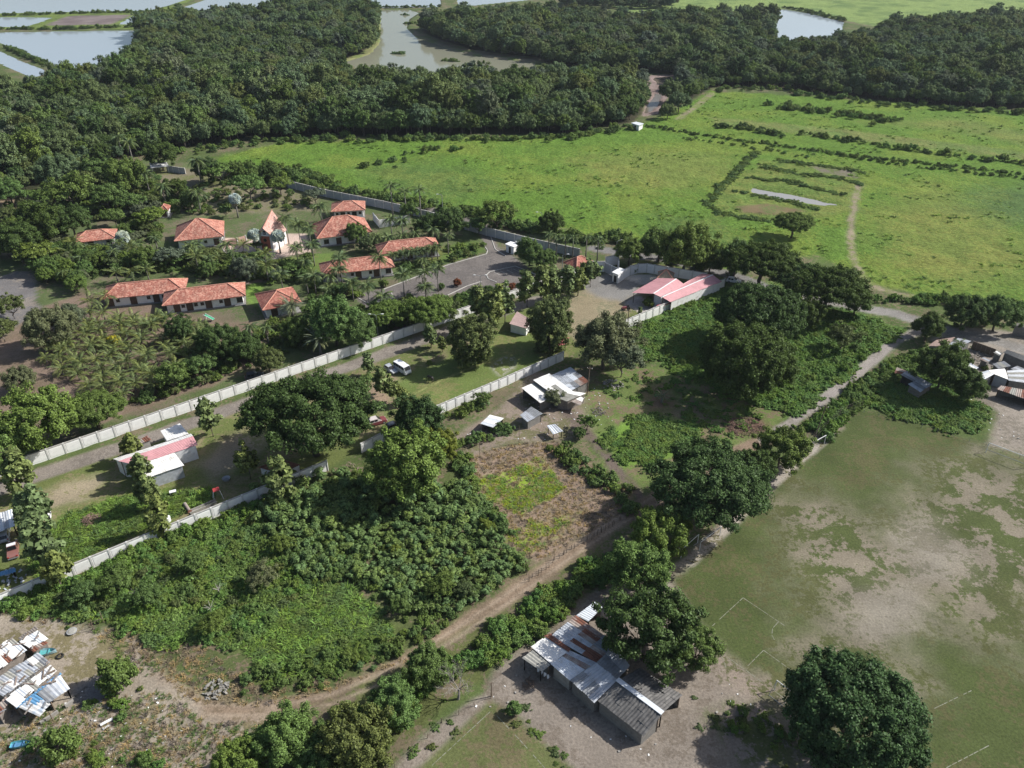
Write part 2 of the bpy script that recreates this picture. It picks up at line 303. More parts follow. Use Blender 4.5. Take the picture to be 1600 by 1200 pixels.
 ('worn_pitch', [(1215,790),(1290,770),(1370,828),(1420,800),(1455,745),(1560,715),(1660,760),(1680,900),(1600,935),(1590,985),(1540,1005),(1440,955),(1400,1000),(1420,1060),(1350,1085),(1270,1065),(1255,1020),(1290,975),(1235,900)], (.215,.185,.138), (.076,.094,.033), .52, 3.0, 6, 9),
 ('worn_pitch', [(1390,840),(1440,810),(1510,860),(1500,900),(1440,895)], (.245,.22,.175), (.19,.168,.128), .42, 3, 3, 6),
 ('worn_pitch', [(1340,940),(1410,915),(1440,950),(1400,1000),(1330,985)], (.245,.22,.175), (.19,.168,.128), .42, 3, 3, 6),
 ('worn_pitch', [(1180,1100),(1130,1060),(1110,1000),(1140,1020),(1240,1095),(1290,1150),(1260,1170)], (.25,.205,.165), (.10,.105,.045), .45, 3, 2, 2),
 ('small_pitch', [(640,1215),(768,1098),(800,1120),(905,1215),(1000,1320),(540,1320)], (.115,.13,.05), (.15,.13,.07), .4, 5, .6, .6),
 ('house_yard', [(1100,1110),(1210,1100),(1270,1190),(1150,1200)], (.10,.115,.045), (.24,.20,.165), .45, 3, 2, 2),
 ('scrub_ground', [(1360,600),(1420,560),(1480,590),(1550,650),(1540,690),(1480,672),(1380,638),(1340,640)], (.09,.125,.04), (.13,.14,.05), .4, 3, 1.5, 1.5),
]
def axis(lo, hi, step, k):
    a = [0.0]; 
    while a[-1] < hi: a.append(a[-1] + max(step, a[-1] * k))
    return np.array(a)
ax = axis(0, 1500, .7, .009); xs = np.concatenate([-np.array([9000, 5000, 2800]), -ax[:0:-1], ax, [2800, 5000, 9000]])
ys = [25.0]
while ys[-1] < 1700: ys.append(ys[-1] + max(.55, ys[-1] * .0055))
ys = np.array(ys + [2000, 2500, 3500, 6000, 12000])
GX, GY = np.meshgrid(xs, ys); nx, ny = len(xs), len(ys)
CA = np.zeros(GX.shape + (3,)); CB = np.zeros(GX.shape + (3,)); MX = np.zeros(GX.shape); GZ = np.zeros(GX.shape)
CL = np.zeros(GX.shape, int); names = ['ground']
CA[:] = SCRUB; CB[:] = (.16, .135, .085); MX[:] = .42 + .9 * (fbm(GX / 8, GY / 8, 3) - .5)
warp1 = fbm(GX / 5, GY / 5, 5, 4) - .5; warp2 = fbm(GX / 1.7, GY / 1.7, 9, 3) - .5
lm = [MX]
for li, (cname, geo, ca, cb, bias, psz, rag, soft) in enumerate(LAYERS):
    if geo[0] == 'line': sdw = [W(geo[1]), geo[2]]; pts = sdw[0]; pad = geo[2] + rag * 2 + soft * 2
    else: pts = W(geo); pad = rag * 2 + soft * 2
    px_ = [p[0] for p in pts]; py_ = [p[1] for p in pts]
    i0, i1 = np.searchsorted(xs, [min(px_) - pad, max(px_) + pad]); j0, j1 = np.searchsorted(ys, [min(py_) - pad, max(py_) + pad])
    sl = (slice(j0, j1), slice(i0, i1)); X = GX[sl]; Y = GY[sl]
    if X.size == 0: continue
    sd = line_sd(X, Y, pts, geo[2]) if geo[0] == 'line' else poly_sd(X, Y, pts)
    sd = sd + (warp1[sl] * 2.2 + warp2[sl] * 1.0) * rag
    a = np.clip(sd / soft * .5 + .5, 0, 1); a = a * a * (3 - 2 * a)
    mm = bias + (1.5 if cname == 'worn_pitch' else 1.1) * (fbm(X / psz, Y / psz, li * 7 + 1, 5) - .5)
    CA[sl] += (np.array(ca) - CA[sl]) * a[..., None]; CB[sl] += (np.array(cb) - CB[sl]) * a[..., None]; MX[sl] += (mm - MX[sl]) * a
    if cname not in names: names.append(cname)
    CL[sl] = np.where(a > .5, names.index(cname), CL[sl])
# wheel ruts along the track
for off in (-.8, .8):
    pts = W([(300,1108),(430,1112),(520,1092),(600,1058),(660,1022),(720,985),(800,930),(880,872),(960,818),(1040,772)])
    q = []
    for i, p in enumerate(pts):
        a_, b_ = Vector(pts[max(0, i - 1)]), Vector(pts[min(len(pts) - 1, i + 1)]); d = (b_ - a_).normalized(); q.append((p[0] - d.y * off, p[1] + d.x * off))
    sd = line_sd(GX, GY, q, .55); a = np.clip(sd / .4 + .5, 0, 1) * .8
    CA += (np.array((.34, .27, .20)) - CA) * a[..., None]; CB += (np.array((.28, .22, .16)) - CB) * a[..., None]
# relief: lumpy meadow, rough scrub, sunken water
rough = {'meadow': .62, 'far_fields': .5, 'scrub_ground': .35, 'vine_field': .5, 'clearing': .3, 'dike': .3, 'ground': .3, 'grassy_plot': .35, 'dry_lot': .12, 'dry_lot_grass': .25, 'green_yard': .2, 'roadside_verge': .2}
amp = np.zeros(len(names))
for k, v in rough.items(): amp[names.index(k)] = v
A = amp[CL]
GZ += A * ((fbm(GX / 4.2, GY / 3.2, 31, 4) - .5) * 1.7 + (fbm(GX / 1.6, GY / 1.3, 37, 2) - .5) * .45)
for pz in PONDS:
    w_ = W(pz); px_ = [p[0] for p in w_]; py_ = [p[1] for p in w_]
    i0, i1 = np.searchsorted(xs, [min(px_) - 12, max(px_) + 12]); j0, j1 = np.searchsorted(ys, [min(py_) - 12, max(py_) + 12]); sl = (slice(j0, j1), slice(i0, i1))
    X, Y = GX[sl], GY[sl]
    if X.size == 0: continue
    sd = poly_sd(X, Y, w_) + warp1[sl] * 3
    GZ[sl] = GZ[sl] * np.clip(-sd / 4, 0, 1) - np.clip(sd / 2.2 + .6, 0, 1) * 1.1
def ground_material(name='ground', bs=2.6, bd=.15, lo=.62, hi=1.38):
    m, n, l = newmat(name); b = n['Principled BSDF']; b.inputs['Roughness'].default_value = .95
    b.inputs['Specular IOR Level'].default_value = .1
    at = lambda s: [setattr(q, 'attribute_name', s) or q for q in [n.new('ShaderNodeAttribute')]][0]
    ca, cb, mx = at('ca'), at('cb'), at('mx')
    tc = n.new('ShaderNodeTexCoord')
    def noise(sc_, det=6, ro=.6):
        t = n.new('ShaderNodeTexNoise'); t.inputs['Scale'].default_value = sc_; t.inputs['Detail'].default_value = det; t.inputs['Roughness'].default_value = ro
        l.new(tc.outputs['Object'], t.inputs['Vector']); return t
    n1 = noise(.9, 8, .76); n2 = noise(bs, 8, .72); n3 = noise(.13, 3)
    ad = n.new('ShaderNodeMath'); ad.operation = 'MULTIPLY_ADD'; ad.inputs[1].default_value = 2.0; l.new(n1.outputs[0], ad.inputs[0])
    su = n.new('ShaderNodeMath'); su.operation = 'ADD'; su.inputs[1].default_value = -1.0; l.new(mx.outputs['Fac'], su.inputs[0]); l.new(su.outputs[0], ad.inputs[2])
    mr = n.new('ShaderNodeMapRange'); mr.interpolation_type = 'SMOOTHSTEP'; mr.inputs[1].default_value = .43; mr.inputs[2].default_value = .57; l.new(ad.outputs[0], mr.inputs[0])
    mix = n.new('ShaderNodeMix'); mix.data_type = 'RGBA'; l.new(mr.outputs[0], mix.inputs[0]); l.new(ca.outputs['Color'], mix.inputs[6]); l.new(cb.outputs['Color'], mix.inputs[7])
    m2 = n.new('ShaderNodeMapRange'); m2.inputs[1].default_value = .28; m2.inputs[2].default_value = .72; m2.inputs[3].default_value = lo; m2.inputs[4].default_value = hi; l.new(n2.outputs[0], m2.inputs[0])
    m3 = n.new('ShaderNodeMapRange'); m3.inputs[1].default_value = .3; m3.inputs[2].default_value = .7; m3.inputs[3].default_value = .85; m3.inputs[4].default_value = 1.15; l.new(n3.outputs[0], m3.inputs[0])
    mu = n.new('ShaderNodeMath'); mu.operation = 'MULTIPLY'; l.new(m2.outputs[0], mu.inputs[0]); l.new(m3.outputs[0], mu.inputs[1])
    x = n.new('ShaderNodeMix'); x.data_type = 'RGBA'; x.blend_type = 'MULTIPLY'; x.inputs[0].default_value = 1; l.new(mix.outputs[2], x.inputs[6]); l.new(mu.outputs[0], x.inputs[7])
    l.new(x.outputs[2], b.inputs['Base Color'])
    bp = n.new('ShaderNodeBump'); bp.inputs['Strength'].default_value = .7; bp.inputs['Distance'].default_value = bd
    l.new(n2.outputs[0], bp.inputs['Height']); l.new(bp.outputs[0], b.inputs['Normal']); return m
M_GROUND = ground_material(); M_TALLGRASS = ground_material('tall_grass', .75, 1.3, .55, 1.5)
idx = np.arange(nx * ny).reshape(ny, nx)
quads = np.stack([idx[:-1, :-1], idx[:-1, 1:], idx[1:, 1:], idx[1:, :-1]], -1).reshape(-1, 4)
fcl = CL[:-1, :-1].ravel(); CO = np.stack([GX, GY, GZ], -1).reshape(-1, 3)
for ci, cn in enumerate(names):
    q = quads[fcl == ci]
    if len(q) == 0: continue
    vi, inv = np.unique(q, return_inverse=True)
    me = fast_mesh(cn, CO[vi], inv.reshape(-1, 4), M_TALLGRASS if cn in ('meadow', 'far_fields', 'vine_field', 'dike', 'grassy_plot', 'green_yard') else M_GROUND, smooth=True)
    for an, arr in (('ca', CA), ('cb', CB)):
        at = me.attributes.new(an, 'FLOAT_COLOR', 'POINT'); c4 = np.ones((len(vi), 4), np.float32); c4[:, :3] = arr.reshape(-1, 3)[vi]; at.data.foreach_set('color', c4.ravel())
    at = me.attributes.new('mx', 'FLOAT', 'POINT'); at.data.foreach_set('value', MX.ravel()[vi].astype(np.float32))
    tag(ob(cn, me), kind='structure')
def gz(x, y):
    """height of the ground sheet at a place"""
    i = int(np.clip(np.searchsorted(xs, x) - 1, 0, nx - 2)); j = int(np.clip(np.searchsorted(ys, y) - 1, 0, ny - 2))
    a = (x - xs[i]) / (xs[i + 1] - xs[i]); b = (y - ys[j]) / (ys[j + 1] - ys[j])
    return float((GZ[j, i] * (1 - a) + GZ[j, i + 1] * a) * (1 - b) + (GZ[j + 1, i] * (1 - a) + GZ[j + 1, i + 1] * a) * b)

# ---------------------------------------------------------------- water
def watermat(name, c, rough=.06):
    m, n, l = newmat(name); b = n['Principled BSDF']; b.inputs['Base Color'].default_value = (*c, 1); b.inputs['Roughness'].default_value = rough; b.inputs['IOR'].default_value = 1.33
    t = n.new('ShaderNodeTexCoord'); t1 = n.new('ShaderNodeTexNoise'); t1.inputs['Scale'].default_value = .5; t1.inputs['Detail'].default_value = 4
    l.new(t.outputs['Object'], t1.inputs['Vector']); bp = n.new('ShaderNodeBump'); bp.inputs['Strength'].default_value = .08; bp.inputs['Distance'].default_value = .2
    l.new(t1.outputs[0], bp.inputs['Height']); l.new(bp.outputs[0], b.inputs['Normal']); return m
M_W1 = watermat('pond_water', (.36,.41,.45)); M_W2 = watermat('river_water', (.26,.26,.19)); M_W4 = watermat('creek_water', (.15,.125,.095), .2); M_W3 = watermat('shallow_water', (.30,.29,.27), .25)  # pond base colour raised so it carries the bright sky's reflection
for i, pz in enumerate(PONDS):
    c = Vector((0, 0, 0)); w_ = [Vector((*p, 0)) for p in W(pz)]
    for p in w_: c += p / len(w_)
    gr = [p + (p - c).normalized() * 3.0 for p in w_]
    z = -.42
    o = MB().quad(*[(p.x, p.y, z) for p in gr]).build(POND_NAMES[i], (M_W1, M_W2, M_W3, M_W4)[0 if i < 7 or i == 8 else (1 if i == 7 else (2 if i < 10 else 3))])
    tag(o, kind='structure')
# ---------------------------------------------------------------- plant builders
def leaves(pos, nrm, size, rng, elong=1.7, fold=.25):
    """a kite of two folded triangles for every leaf"""
    n = len(pos); nrm = nrm / np.linalg.norm(nrm, axis=1, keepdims=True)
    t = rng.normal(size=(n, 3)); t -= nrm * (t * nrm).sum(1, keepdims=True); t /= np.linalg.norm(t, axis=1, keepdims=True)
    b = np.cross(nrm, t); s = (size * rng.uniform(.7, 1.35, n))[:, None]
    v = np.stack([pos - t * s * elong * .5, pos + b * s * .5 - nrm * s * fold, pos + t * s * elong * .5, pos - b * s * .5 - nrm * s * fold], 1).reshape(-1, 3)
    return v
def sph(n, rng, up=-1.0):
    d = rng.normal(size=(n * 3, 3)); d /= np.linalg.norm(d, axis=1, keepdims=True); d = d[d[:, 2] > up]
    return d[:n]
def crown_mesh(name, seed, rx, rz, zc, nc, nl, leaf, cr=.3, up=-.35, shell=(.62, .95), flat=1.0, elong=1.7, upbias=.45, lump=.18, drop=0.0):
    """crown of nc leaf clumps spread through an ellipsoid (rx, rz) about height zc"""
    rng = np.random.RandomState(seed); d = sph(nc, rng, up); k = rng.uniform(*shell, len(d))[:, None]
    wob = 1 + lump * np.sin(d[:, :1] * 3.1 + seed) * np.cos(d[:, 1:2] * 2.7 + seed * 2) + rng.normal(size=(len(d), 1)) * lump * .5
    c = d * k * wob * np.array([rx, rx, rz]); c[:, 2] += zc - drop * (c[:, 0] ** 2 + c[:, 1] ** 2) / rx ** 2 * rz
    r = cr * rx * rng.uniform(.65, 1.25, len(c))
    V = []
    for i in range(len(c)):
        e = sph(nl, rng, -.75); an = rng.uniform(.65, 1.4, 3) * np.array([1, 1, flat]); p = c[i] + e * r[i] * (rng.uniform(.12, 1.25, len(e)) ** .7)[:, None] * an
        q = ((p - np.array([0, 0, zc])) / np.array([rx, rx, rz])); outer = np.linalg.norm(q, axis=1) > .45
        p = p[outer]; e = e[outer]
        nr = e * .8 + q[outer] * .35 + np.array([0, 0, upbias]) + rng.normal(size=p.shape) * .55
        V.append(leaves(p, nr, leaf, rng, elong))
    v = np.concatenate(V); f = np.arange(len(v)).reshape(-1, 4)
    return fast_mesh(name, v, f, M_LEAF['mid'])
def trunk_mesh(name, seed, h, r, spread, nb=5, top=.9, lean=.05):
    """tapered trunk with limbs reaching into the crown"""
    r_ = random.Random(seed); m = MB(); fork = h * r_.uniform(.35, .5)
    base = [Vector((0, 0, -.4)), Vector((r_.uniform(-1, 1) * lean * h, r_.uniform(-1, 1) * lean * h, fork * .55)), Vector((r_.uniform(-1, 1) * lean * h, r_.uniform(-1, 1) * lean * h, fork))]
    m.tube(base, [r * 1.35, r, r * .8], 7)
    for i in range(nb):
        a = 2 * math.pi * (i + r_.uniform(-.3, .3)) / nb; k = r_.uniform(.55, 1) * spread
        e = Vector((math.cos(a) * k, math.sin(a) * k, h * r_.uniform(.72, 1) * top)); mid = base[2].lerp(e, .5) + Vector((0, 0, -h * .05))
        m.tube([base[2] - Vector((0, 0, .15)), mid, e], [r * .55, r * .32, r * .08], 5)
        for q in range(2):
            e2 = mid + Vector((r_.uniform(-1, 1) * spread * .5, r_.uniform(-1, 1) * spread * .5, h * r_.uniform(.12, .3)))
            m.tube([mid, e2], [r * .25, r * .05], 4)
    return m.mesh(name, M_BARK, True)
M_BARK = plain('bark', (.13, .105, .085), .95, .3, 3, bump=.4)
M_PALMBARK = plain('palm_bark', (.20, .185, .165), .95, .25, 3)
GREENS = {'mid': (.135,.200,.046), 'dark': (.082,.128,.030), 'deep': (.072,.116,.028), 'lime': (.17,.215,.035), 'bright': (.155,.235,.05), 'teak': (.185,.235,.072),
 'olive': (.13,.165,.05), 'grey': (.15,.178,.088), 'mangrove': (.148,.205,.076), 'mango': (.074,.124,.032), 'cassava': (.155,.230,.062), 'vine': (.135,.235,.045),
 'yellow': (.42,.38,.03), 'silver': (.33,.42,.45), 'palm': (.12,.165,.055), 'coconut': (.165,.20,.058), 'date': (.17,.195,.095), 'grass': (.20,.315,.055), 'straw': (.30,.25,.16), 'lavender': (.23,.18,.115), 'red': (.22,.08,.04), 'rush': (.13,.20,.05), 'canefield': (.14,.20,.05)}
GREENS = {k: (v[0] * .80, v[1] * .88, v[2] * 1.22) if k not in ('silver', 'straw', 'red', 'yellow') else v for k, v in GREENS.items()}
M_LEAF = {k: leafmat('leaf_' + k, v, var=.55 if k != 'silver' else .2) for k, v in GREENS.items()}

# kinds: name -> list of (crown mesh, trunk mesh), unit crown radius 1 m, made at a working size and scaled
KIND = {}
def kind(k, n, rad, build):
    KIND[k] = (rad, [build(i) for i in range(n)])
kind('mango', 1, 8, lambda i: (crown_mesh('crown', 100 + i, 7.2, 5.0, 6.0, 560, 175, .19, cr=.095, up=-.35, shell=(.62, 1.0), lump=.08, elong=1.6), trunk_mesh('trunk', 100 + i, 7, .5, 4.5), 11.4))
kind('rain', 2, 10, lambda i: (crown_mesh('crown', 120 + i, 9.0, 4.0, 7.4, 460, 200, .21, cr=.10, up=-.25, shell=(.5, 1.0), flat=.7, lump=.12), trunk_mesh('trunk', 120 + i, 8.5, .55, 6.5, 7), 11.6))
kind('broad', 4, 5, lambda i: (crown_mesh('crown', 140 + i, 4.4, 3.6, 4.7, 200, 215, .165, cr=.14, up=-.5, shell=(.55, 1.0), lump=.22), trunk_mesh('trunk', 140 + i, 5.5, .24, 2.8), 8.4))
kind('airy', 3, 5, lambda i: (crown_mesh('crown', 160 + i, 4.4, 2.7, 4.6, 95, 130, .2, cr=.16, up=-.35, shell=(.5, 1.0), flat=.75, lump=.28), trunk_mesh('trunk', 160 + i, 5.5, .2, 3.2, 6), 7.4))
kind('mesquite', 3, 5, lambda i: (crown_mesh('crown', 180 + i, 4.4, 1.6, 4.4, 95, 90, .23, cr=.15, up=-.1, shell=(.4, 1.0), flat=.5, elong=2.2, lump=.2), trunk_mesh('trunk', 180 + i, 5, .2, 3.6, 7), 6.1))
kind('teak', 3, 2, lambda i: (crown_mesh('crown', 200 + i, 1.7, 3.0, 4.2, 44, 42, .42, cr=.32, up=-.95, shell=(.3, 1.0), elong=1.5, lump=.25), trunk_mesh('trunk', 200 + i, 6.2, .1, .9, 4, .9, .02), 7.6))
kind('vine', 2, 5, lambda i: (crown_mesh('crown', 220 + i, 4.2, 5.6, 5.6, 190, 170, .2, cr=.16, up=-.95, shell=(.7, .98), lump=.22), trunk_mesh('trunk', 220 + i, 8, .35, 2.5), 11))
kind('mangrove', 5, 6, lambda i: (crown_mesh('crown', 240 + i, 4.5, 4.2, 7.0, 190, 85, .28, cr=.17, up=-.7, shell=(.55, 1.0), lump=.3), trunk_mesh('trunk', 240 + i, 9.5, .25, 2.5, 5), 13))
kind('bush', 4, 1.5, lambda i: (crown_mesh('crown', 260 + i, 1.3, .8, .6, 38, 70, .13, cr=.24, up=-.25, shell=(.45, 1.05), lump=.35), trunk_mesh('trunk', 260 + i, 1.2, .06, .7, 5), 1.9))
kind('shrub', 3, 2, lambda i: (crown_mesh('crown', 280 + i, 1.85, 1.6, 1.6, 75, 105, .14, cr=.2, up=-.65, lump=.16), trunk_mesh('trunk', 280 + i, 2.2, .1, 1.0), 3.3))
kind('mat', 4, 1.5, lambda i: (crown_mesh('crown', 300 + i, 1.5, .32, .22, 40, 40, .17, cr=.2, up=-.1, shell=(.2, 1.05), flat=.5, lump=.3, upbias=.9), None, .6))
TREES = []
def put(k, x, y, rad, mat='mid', label='', name='tree', cat='tree', group=None, hs=1.0, trunk=True, bark=None):
    """a tree or shrub of kind k with crown radius rad at ground place x, y"""
    r0, ms = KIND[k]; cm, tm, h0 = ms[rnd.randrange(len(ms))]; s = rad / r0
    e = empty(name, (x, y, gz(x, y)), rnd.uniform(0, 6.28), label, cat, group)
    e.scale = (s, s, s * hs)
    ob('crown', cm, e, M_LEAF[mat])
    if trunk: ob('trunk', tm, e, bark)
    TREES.append((x, y, rad)); return e
def put_px(k, u, v, rpx, mat='mid', label='', name='tree', cat='tree', group=None, hs=1.0, **kw):
    """the same, placed by the middle of its crown in the photograph"""
    r0, ms = KIND[k]; h0 = ms[0][2]; rad = 2.0
    for _ in range(6):
        hc = h0 * .58 * rad / r0 * hs; p = P(u, v, hc); rad = rpx / scale_at(p)
    return put(k, p.x, p.y, rad, mat, label, name, cat, group, hs, **kw)

# ---------------------------------------------------------------- scattered stuff through geometry nodes
PROTO = bpy.data.collections.new('plant_sources')
def scatter(name, meshes, mats, pts, scl, label, cat, zs=None, rot=None, tilt=.12, seed=0):
    """one object of kind stuff: copies of the given meshes on many points"""
    if len(pts) == 0: return
    r = np.random.RandomState(seed); n = len(pts); c = bpy.data.collections.new(name + '_sources')
    for i, (m_, mt) in enumerate(zip(meshes, mats)):
        o = bpy.data.objects.new('%s_source_%02d' % (name, i), m_); c.objects.link(o)
        if mt: o.material_slots[0].link = 'OBJECT'; o.material_slots[0].material = mt
    me = bpy.data.meshes.new(name); co = np.zeros((n, 3), np.float32); co[:, :2] = pts; co[:, 2] = [gz(x, y) for x, y in pts] if zs is None else zs
    me.vertices.add(n); me.vertices.foreach_set('co', co.ravel())
    ro = np.zeros((n, 3), np.float32); ro[:, 2] = r.uniform(0, 6.283, n) if rot is None else rot; ro[:, :2] = r.normal(size=(n, 2)) * tilt
    a = me.attributes.new('rot', 'FLOAT_VECTOR', 'POINT'); a.data.foreach_set('vector', ro.ravel())
    sv = np.ones((n, 3), np.float32); sv *= (np.asarray(scl) * r.uniform(.55, 1.4, n))[:, None]; sv[:, 2] *= r.uniform(.8, 1.2, n)
    a = me.attributes.new('scl', 'FLOAT_VECTOR', 'POINT'); a.data.foreach_set('vector', sv.ravel())
    a = me.attributes.new('idx', 'INT', 'POINT'); a.data.foreach_set('value', r.randint(0, len(meshes), n).astype(np.int32))
    o = ob(name, me); tag(o, label, cat, kind='stuff')
    t = bpy.data.node_groups.new(name, 'GeometryNodeTree'); N = t.nodes; L = t.links
    t.interface.new_socket('Geometry', in_out='INPUT', socket_type='NodeSocketGeometry'); t.interface.new_socket('Geometry', in_out='OUTPUT', socket_type='NodeSocketGeometry')
    gi = N.new('NodeGroupInput'); go = N.new('NodeGroupOutput'); ip = N.new('GeometryNodeInstanceOnPoints'); ci = N.new('GeometryNodeCollectionInfo')
    ci.inputs['Collection'].default_value = c; ci.inputs['Separate Children'].default_value = True; ci.inputs['Reset Children'].default_value = True
    def nat(nm, ty):
        q = N.new('GeometryNodeInputNamedAttribute'); q.data_type = ty; q.inputs['Name'].default_value = nm; return q.outputs['Attribute']
    L.new(gi.outputs[0], ip.inputs['Points']); L.new(ci.outputs[0], ip.inputs['Instance']); ip.inputs['Pick Instance'].default_value = True
    L.new(nat('idx', 'INT'), ip.inputs['Instance Index']); L.new(nat('scl', 'FLOAT_VECTOR'), ip.inputs['Scale']); L.new(nat('rot', 'FLOAT_VECTOR'), ip.inputs['Rotation'])
    L.new(ip.outputs[0], go.inputs[0]); md = o.modifiers.new('copies', 'NODES'); md.node_group = t
    return o
def clump_mesh(name, seed, n, r, h, blade, mat, droop=.35):
    """a tussock of bent grass blades"""
    rng = np.random.RandomState(seed); V = []; Q = []
    for i in range(n):
        a = rng.uniform(0, 6.283); q = r * math.sqrt(rng.uniform()); p = np.array([math.cos(a) * q, math.sin(a) * q, -.05])
        d = np.array([math.cos(a) + rng.normal() * .6, math.sin(a) + rng.normal() * .6, 0]) ; hh = h * rng.uniform(.6, 1.15); s = np.array([-d[1], d[0], 0]) / (np.linalg.norm(d) + 1e-6) * blade * rng.uniform(.6, 1.3)
        m_ = p + d * hh * .25 + np.array([0, 0, hh * .7]); e = p + d * hh * (.25 + droop) + np.array([0, 0, hh * rng.uniform(.75, 1.1)]); b = len(V)
        V += [p - s, p + s, m_ + s * .8, m_ - s * .8, e]; Q += [(b, b + 1, b + 2, b + 3), (b + 3, b + 2, b + 4, b + 4)]
    m = bpy.data.meshes.new(name); m.from_pydata([tuple(v) for v in V], [], [q if q[2] != q[3] else q[:3] for q in Q]); m.materials.append(mat); return m

# ---------------------------------------------------------------- the mangrove wood
ft = np.concatenate([fill(FOREST_A, 5.0, seed=1), fill(FOREST_B, 5.0, seed=2), fill(FOREST_D, 7.5, seed=3)])
wx = np.zeros(len(ft), bool)
for pz in PONDS: wx |= poly_sd(ft[:, 0], ft[:, 1], W(pz)) > -2.5
ft = ft[~wx & (np.abs(ft[:, 0]) < ft[:, 1] * .78 + 45)]
def front(px): return [tuple(P(u, v).xy) for u, v in px]
FR = front([(-100,345),(0,318),(60,292),(130,268),(230,240),(330,226),(430,216),(560,213),(800,210),(880,212),(985,192),(1003,178),(1006,150)]); FR2 = front([(1060,165),(1075,160),(1112,137),(1200,135),(1290,148),(1400,160),(1500,167),(1620,172),(1700,176)])
dist = np.minimum(-line_sd(ft[:, 0], ft[:, 1], FR, 0), -line_sd(ft[:, 0], ft[:, 1], FR2, 0) * 1.3)
order = np.argsort(dist); nearf, farf = order[:290], order[290:]
hv = (.52 + .80 * fbm(ft[:, 0] / 38, ft[:, 1] / 38, 77, 3)) * np.where(rs.rand(len(ft)) < .2, 1.18, 1.0)
rvp = W([(540,110),(600,128),(700,132),(830,126),(1000,125)]); hv *= np.clip(.62 + -line_sd(ft[:, 0], ft[:, 1], rvp, 0) / 160, .62, 1)
hc_ = P(930, 160); hv *= 1 + .5 * np.exp(-((ft[:, 0] - hc_.x) ** 2 + (ft[:, 1] - hc_.y) ** 2) / 34 ** 2); hc_ = P(480, 185); hv *= 1 + .35 * np.exp(-((ft[:, 0] - hc_.x) ** 2 + (ft[:, 1] - hc_.y) ** 2) / 60 ** 2)
rvp = W([(1215,70),(1290,76),(1360,60)]); hv *= np.clip(.55 + -line_sd(ft[:, 0], ft[:, 1], rvp, 0) / 160, .55, 1)
for i in nearf:
    x, y = ft[i]; right = x > 75
    put('mangrove', x, y, (4.4 + 2.4 * rnd.random()) * (1.0 if dist[i] > 9 else .74) * hv[i], rnd.choice(['mangrove', 'mangrove', 'mangrove', 'dark', 'mid']),
        'tall mangrove tree on the edge of the right-hand wood facing the meadow' if right else 'tall mangrove tree on the edge of the wood behind the compound',
        'mangrove_tree', 'tree', 'mangroves on the edge of the right-hand wood' if right else 'mangroves on the edge of the wood behind the compound')
mm = KIND['mangrove'][1]
scatter('mangrove_wood', [m_[0] for m_ in mm] * 2, [M_LEAF['mangrove'], M_LEAF['mangrove'], M_LEAF['olive'], M_LEAF['mangrove']] + [M_LEAF['deep'], M_LEAF['dark'], M_LEAF['grey'], M_LEAF['mid'], M_LEAF['olive'], M_LEAF['mangrove']], ft[farf], hv[farf] * .95, 'dense dark green mangrove wood stretching back to the ponds', 'wood', seed=5, tilt=.04)
# ---------------------------------------------------------------- building materials
def tilemat(name, c1, c2, c3):
    m, n, l = newmat(name); b = n['Principled BSDF']; b.inputs['Roughness'].default_value = .85
    t = n.new('ShaderNodeTexCoord'); v = n.new('ShaderNodeTexVoronoi'); v.inputs['Scale'].default_value = 2.6; l.new(t.outputs['Object'], v.inputs['Vector'])
    s = n.new('ShaderNodeSeparateColor'); l.new(v.outputs['Color'], s.inputs[0])
    r = n.new('ShaderNodeValToRGB'); e = r.color_ramp.elements; e[0].color = (*c1, 1); e[1].color = (*c3, 1); k = e.new(.5); k.color = (*c2, 1); l.new(s.outputs[0], r.inputs[0])
    nz = n.new('ShaderNodeTexNoise'); nz.inputs['Scale'].default_value = .5; nz.inputs['Detail'].default_value = 5; l.new(t.outputs['Object'], nz.inputs['Vector'])
    mr = n.new('ShaderNodeMapRange'); mr.inputs[1].default_value = .3; mr.inputs[2].default_value = .7; mr.inputs[3].default_value = .7; mr.inputs[4].default_value = 1.15; l.new(nz.outputs[0], mr.inputs[0])
    x = n.new('ShaderNodeMix'); x.data_type = 'RGBA'; x.blend_type = 'MULTIPLY'; x.inputs[0].default_value = 1; l.new(r.outputs[0], x.inputs[6]); l.new(mr.outputs[0], x.inputs[7]); l.new(x.outputs[2], b.inputs['Base Color'])
    bp = n.new('ShaderNodeBump'); bp.inputs['Strength'].default_value = .7; bp.inputs['Distance'].default_value = .08; l.new(s.outputs[1], bp.inputs['Height']); l.new(bp.outputs[0], b.inputs['Normal']); return m
M_TILE = tilemat('roof_tile', (.30,.10,.07), (.42,.165,.115), (.56,.30,.22))
M_TILESUN = tilemat('sunlit_roof_tile', (.46,.25,.20), (.55,.33,.27), (.62,.42,.36))  # tile colours lightened to carry grazing sunlight on the chapel roof
M_TILE2 = tilemat('roof_tile_dark', (.28,.085,.06), (.36,.13,.09), (.46,.21,.15))
M_RIDGE = plain('ridge_tile', (.50,.24,.17), .85)
M_WHITE = plain('white_render', (.80,.79,.77), .85, .08, .8, dirt=(.45,.42,.37), dirtamt=.25)
M_PANEL = plain('wall_panel', (.84,.83,.80), .9, .08, 1.1, dirt=(.52,.50,.46), dirtamt=.25)
M_POST = plain('wall_post', (.60,.59,.56), .9, .12, 1.5)
M_COPING = plain('wall_coping', (.38,.365,.34), .9, .15, 1.5)
M_BLUEWALL = plain('bluish_wall', (.40,.42,.45), .9, .12, 1.0, dirt=(.27,.27,.28))
M_GLASS = plain('dark_glass', (.02,.022,.025), .15, .1)
M_WOOD = plain('dark_wood', (.085,.05,.035), .6, .2, 4)
M_PLINTH = plain('stone_plinth', (.20,.19,.18), .9, .25, 3)
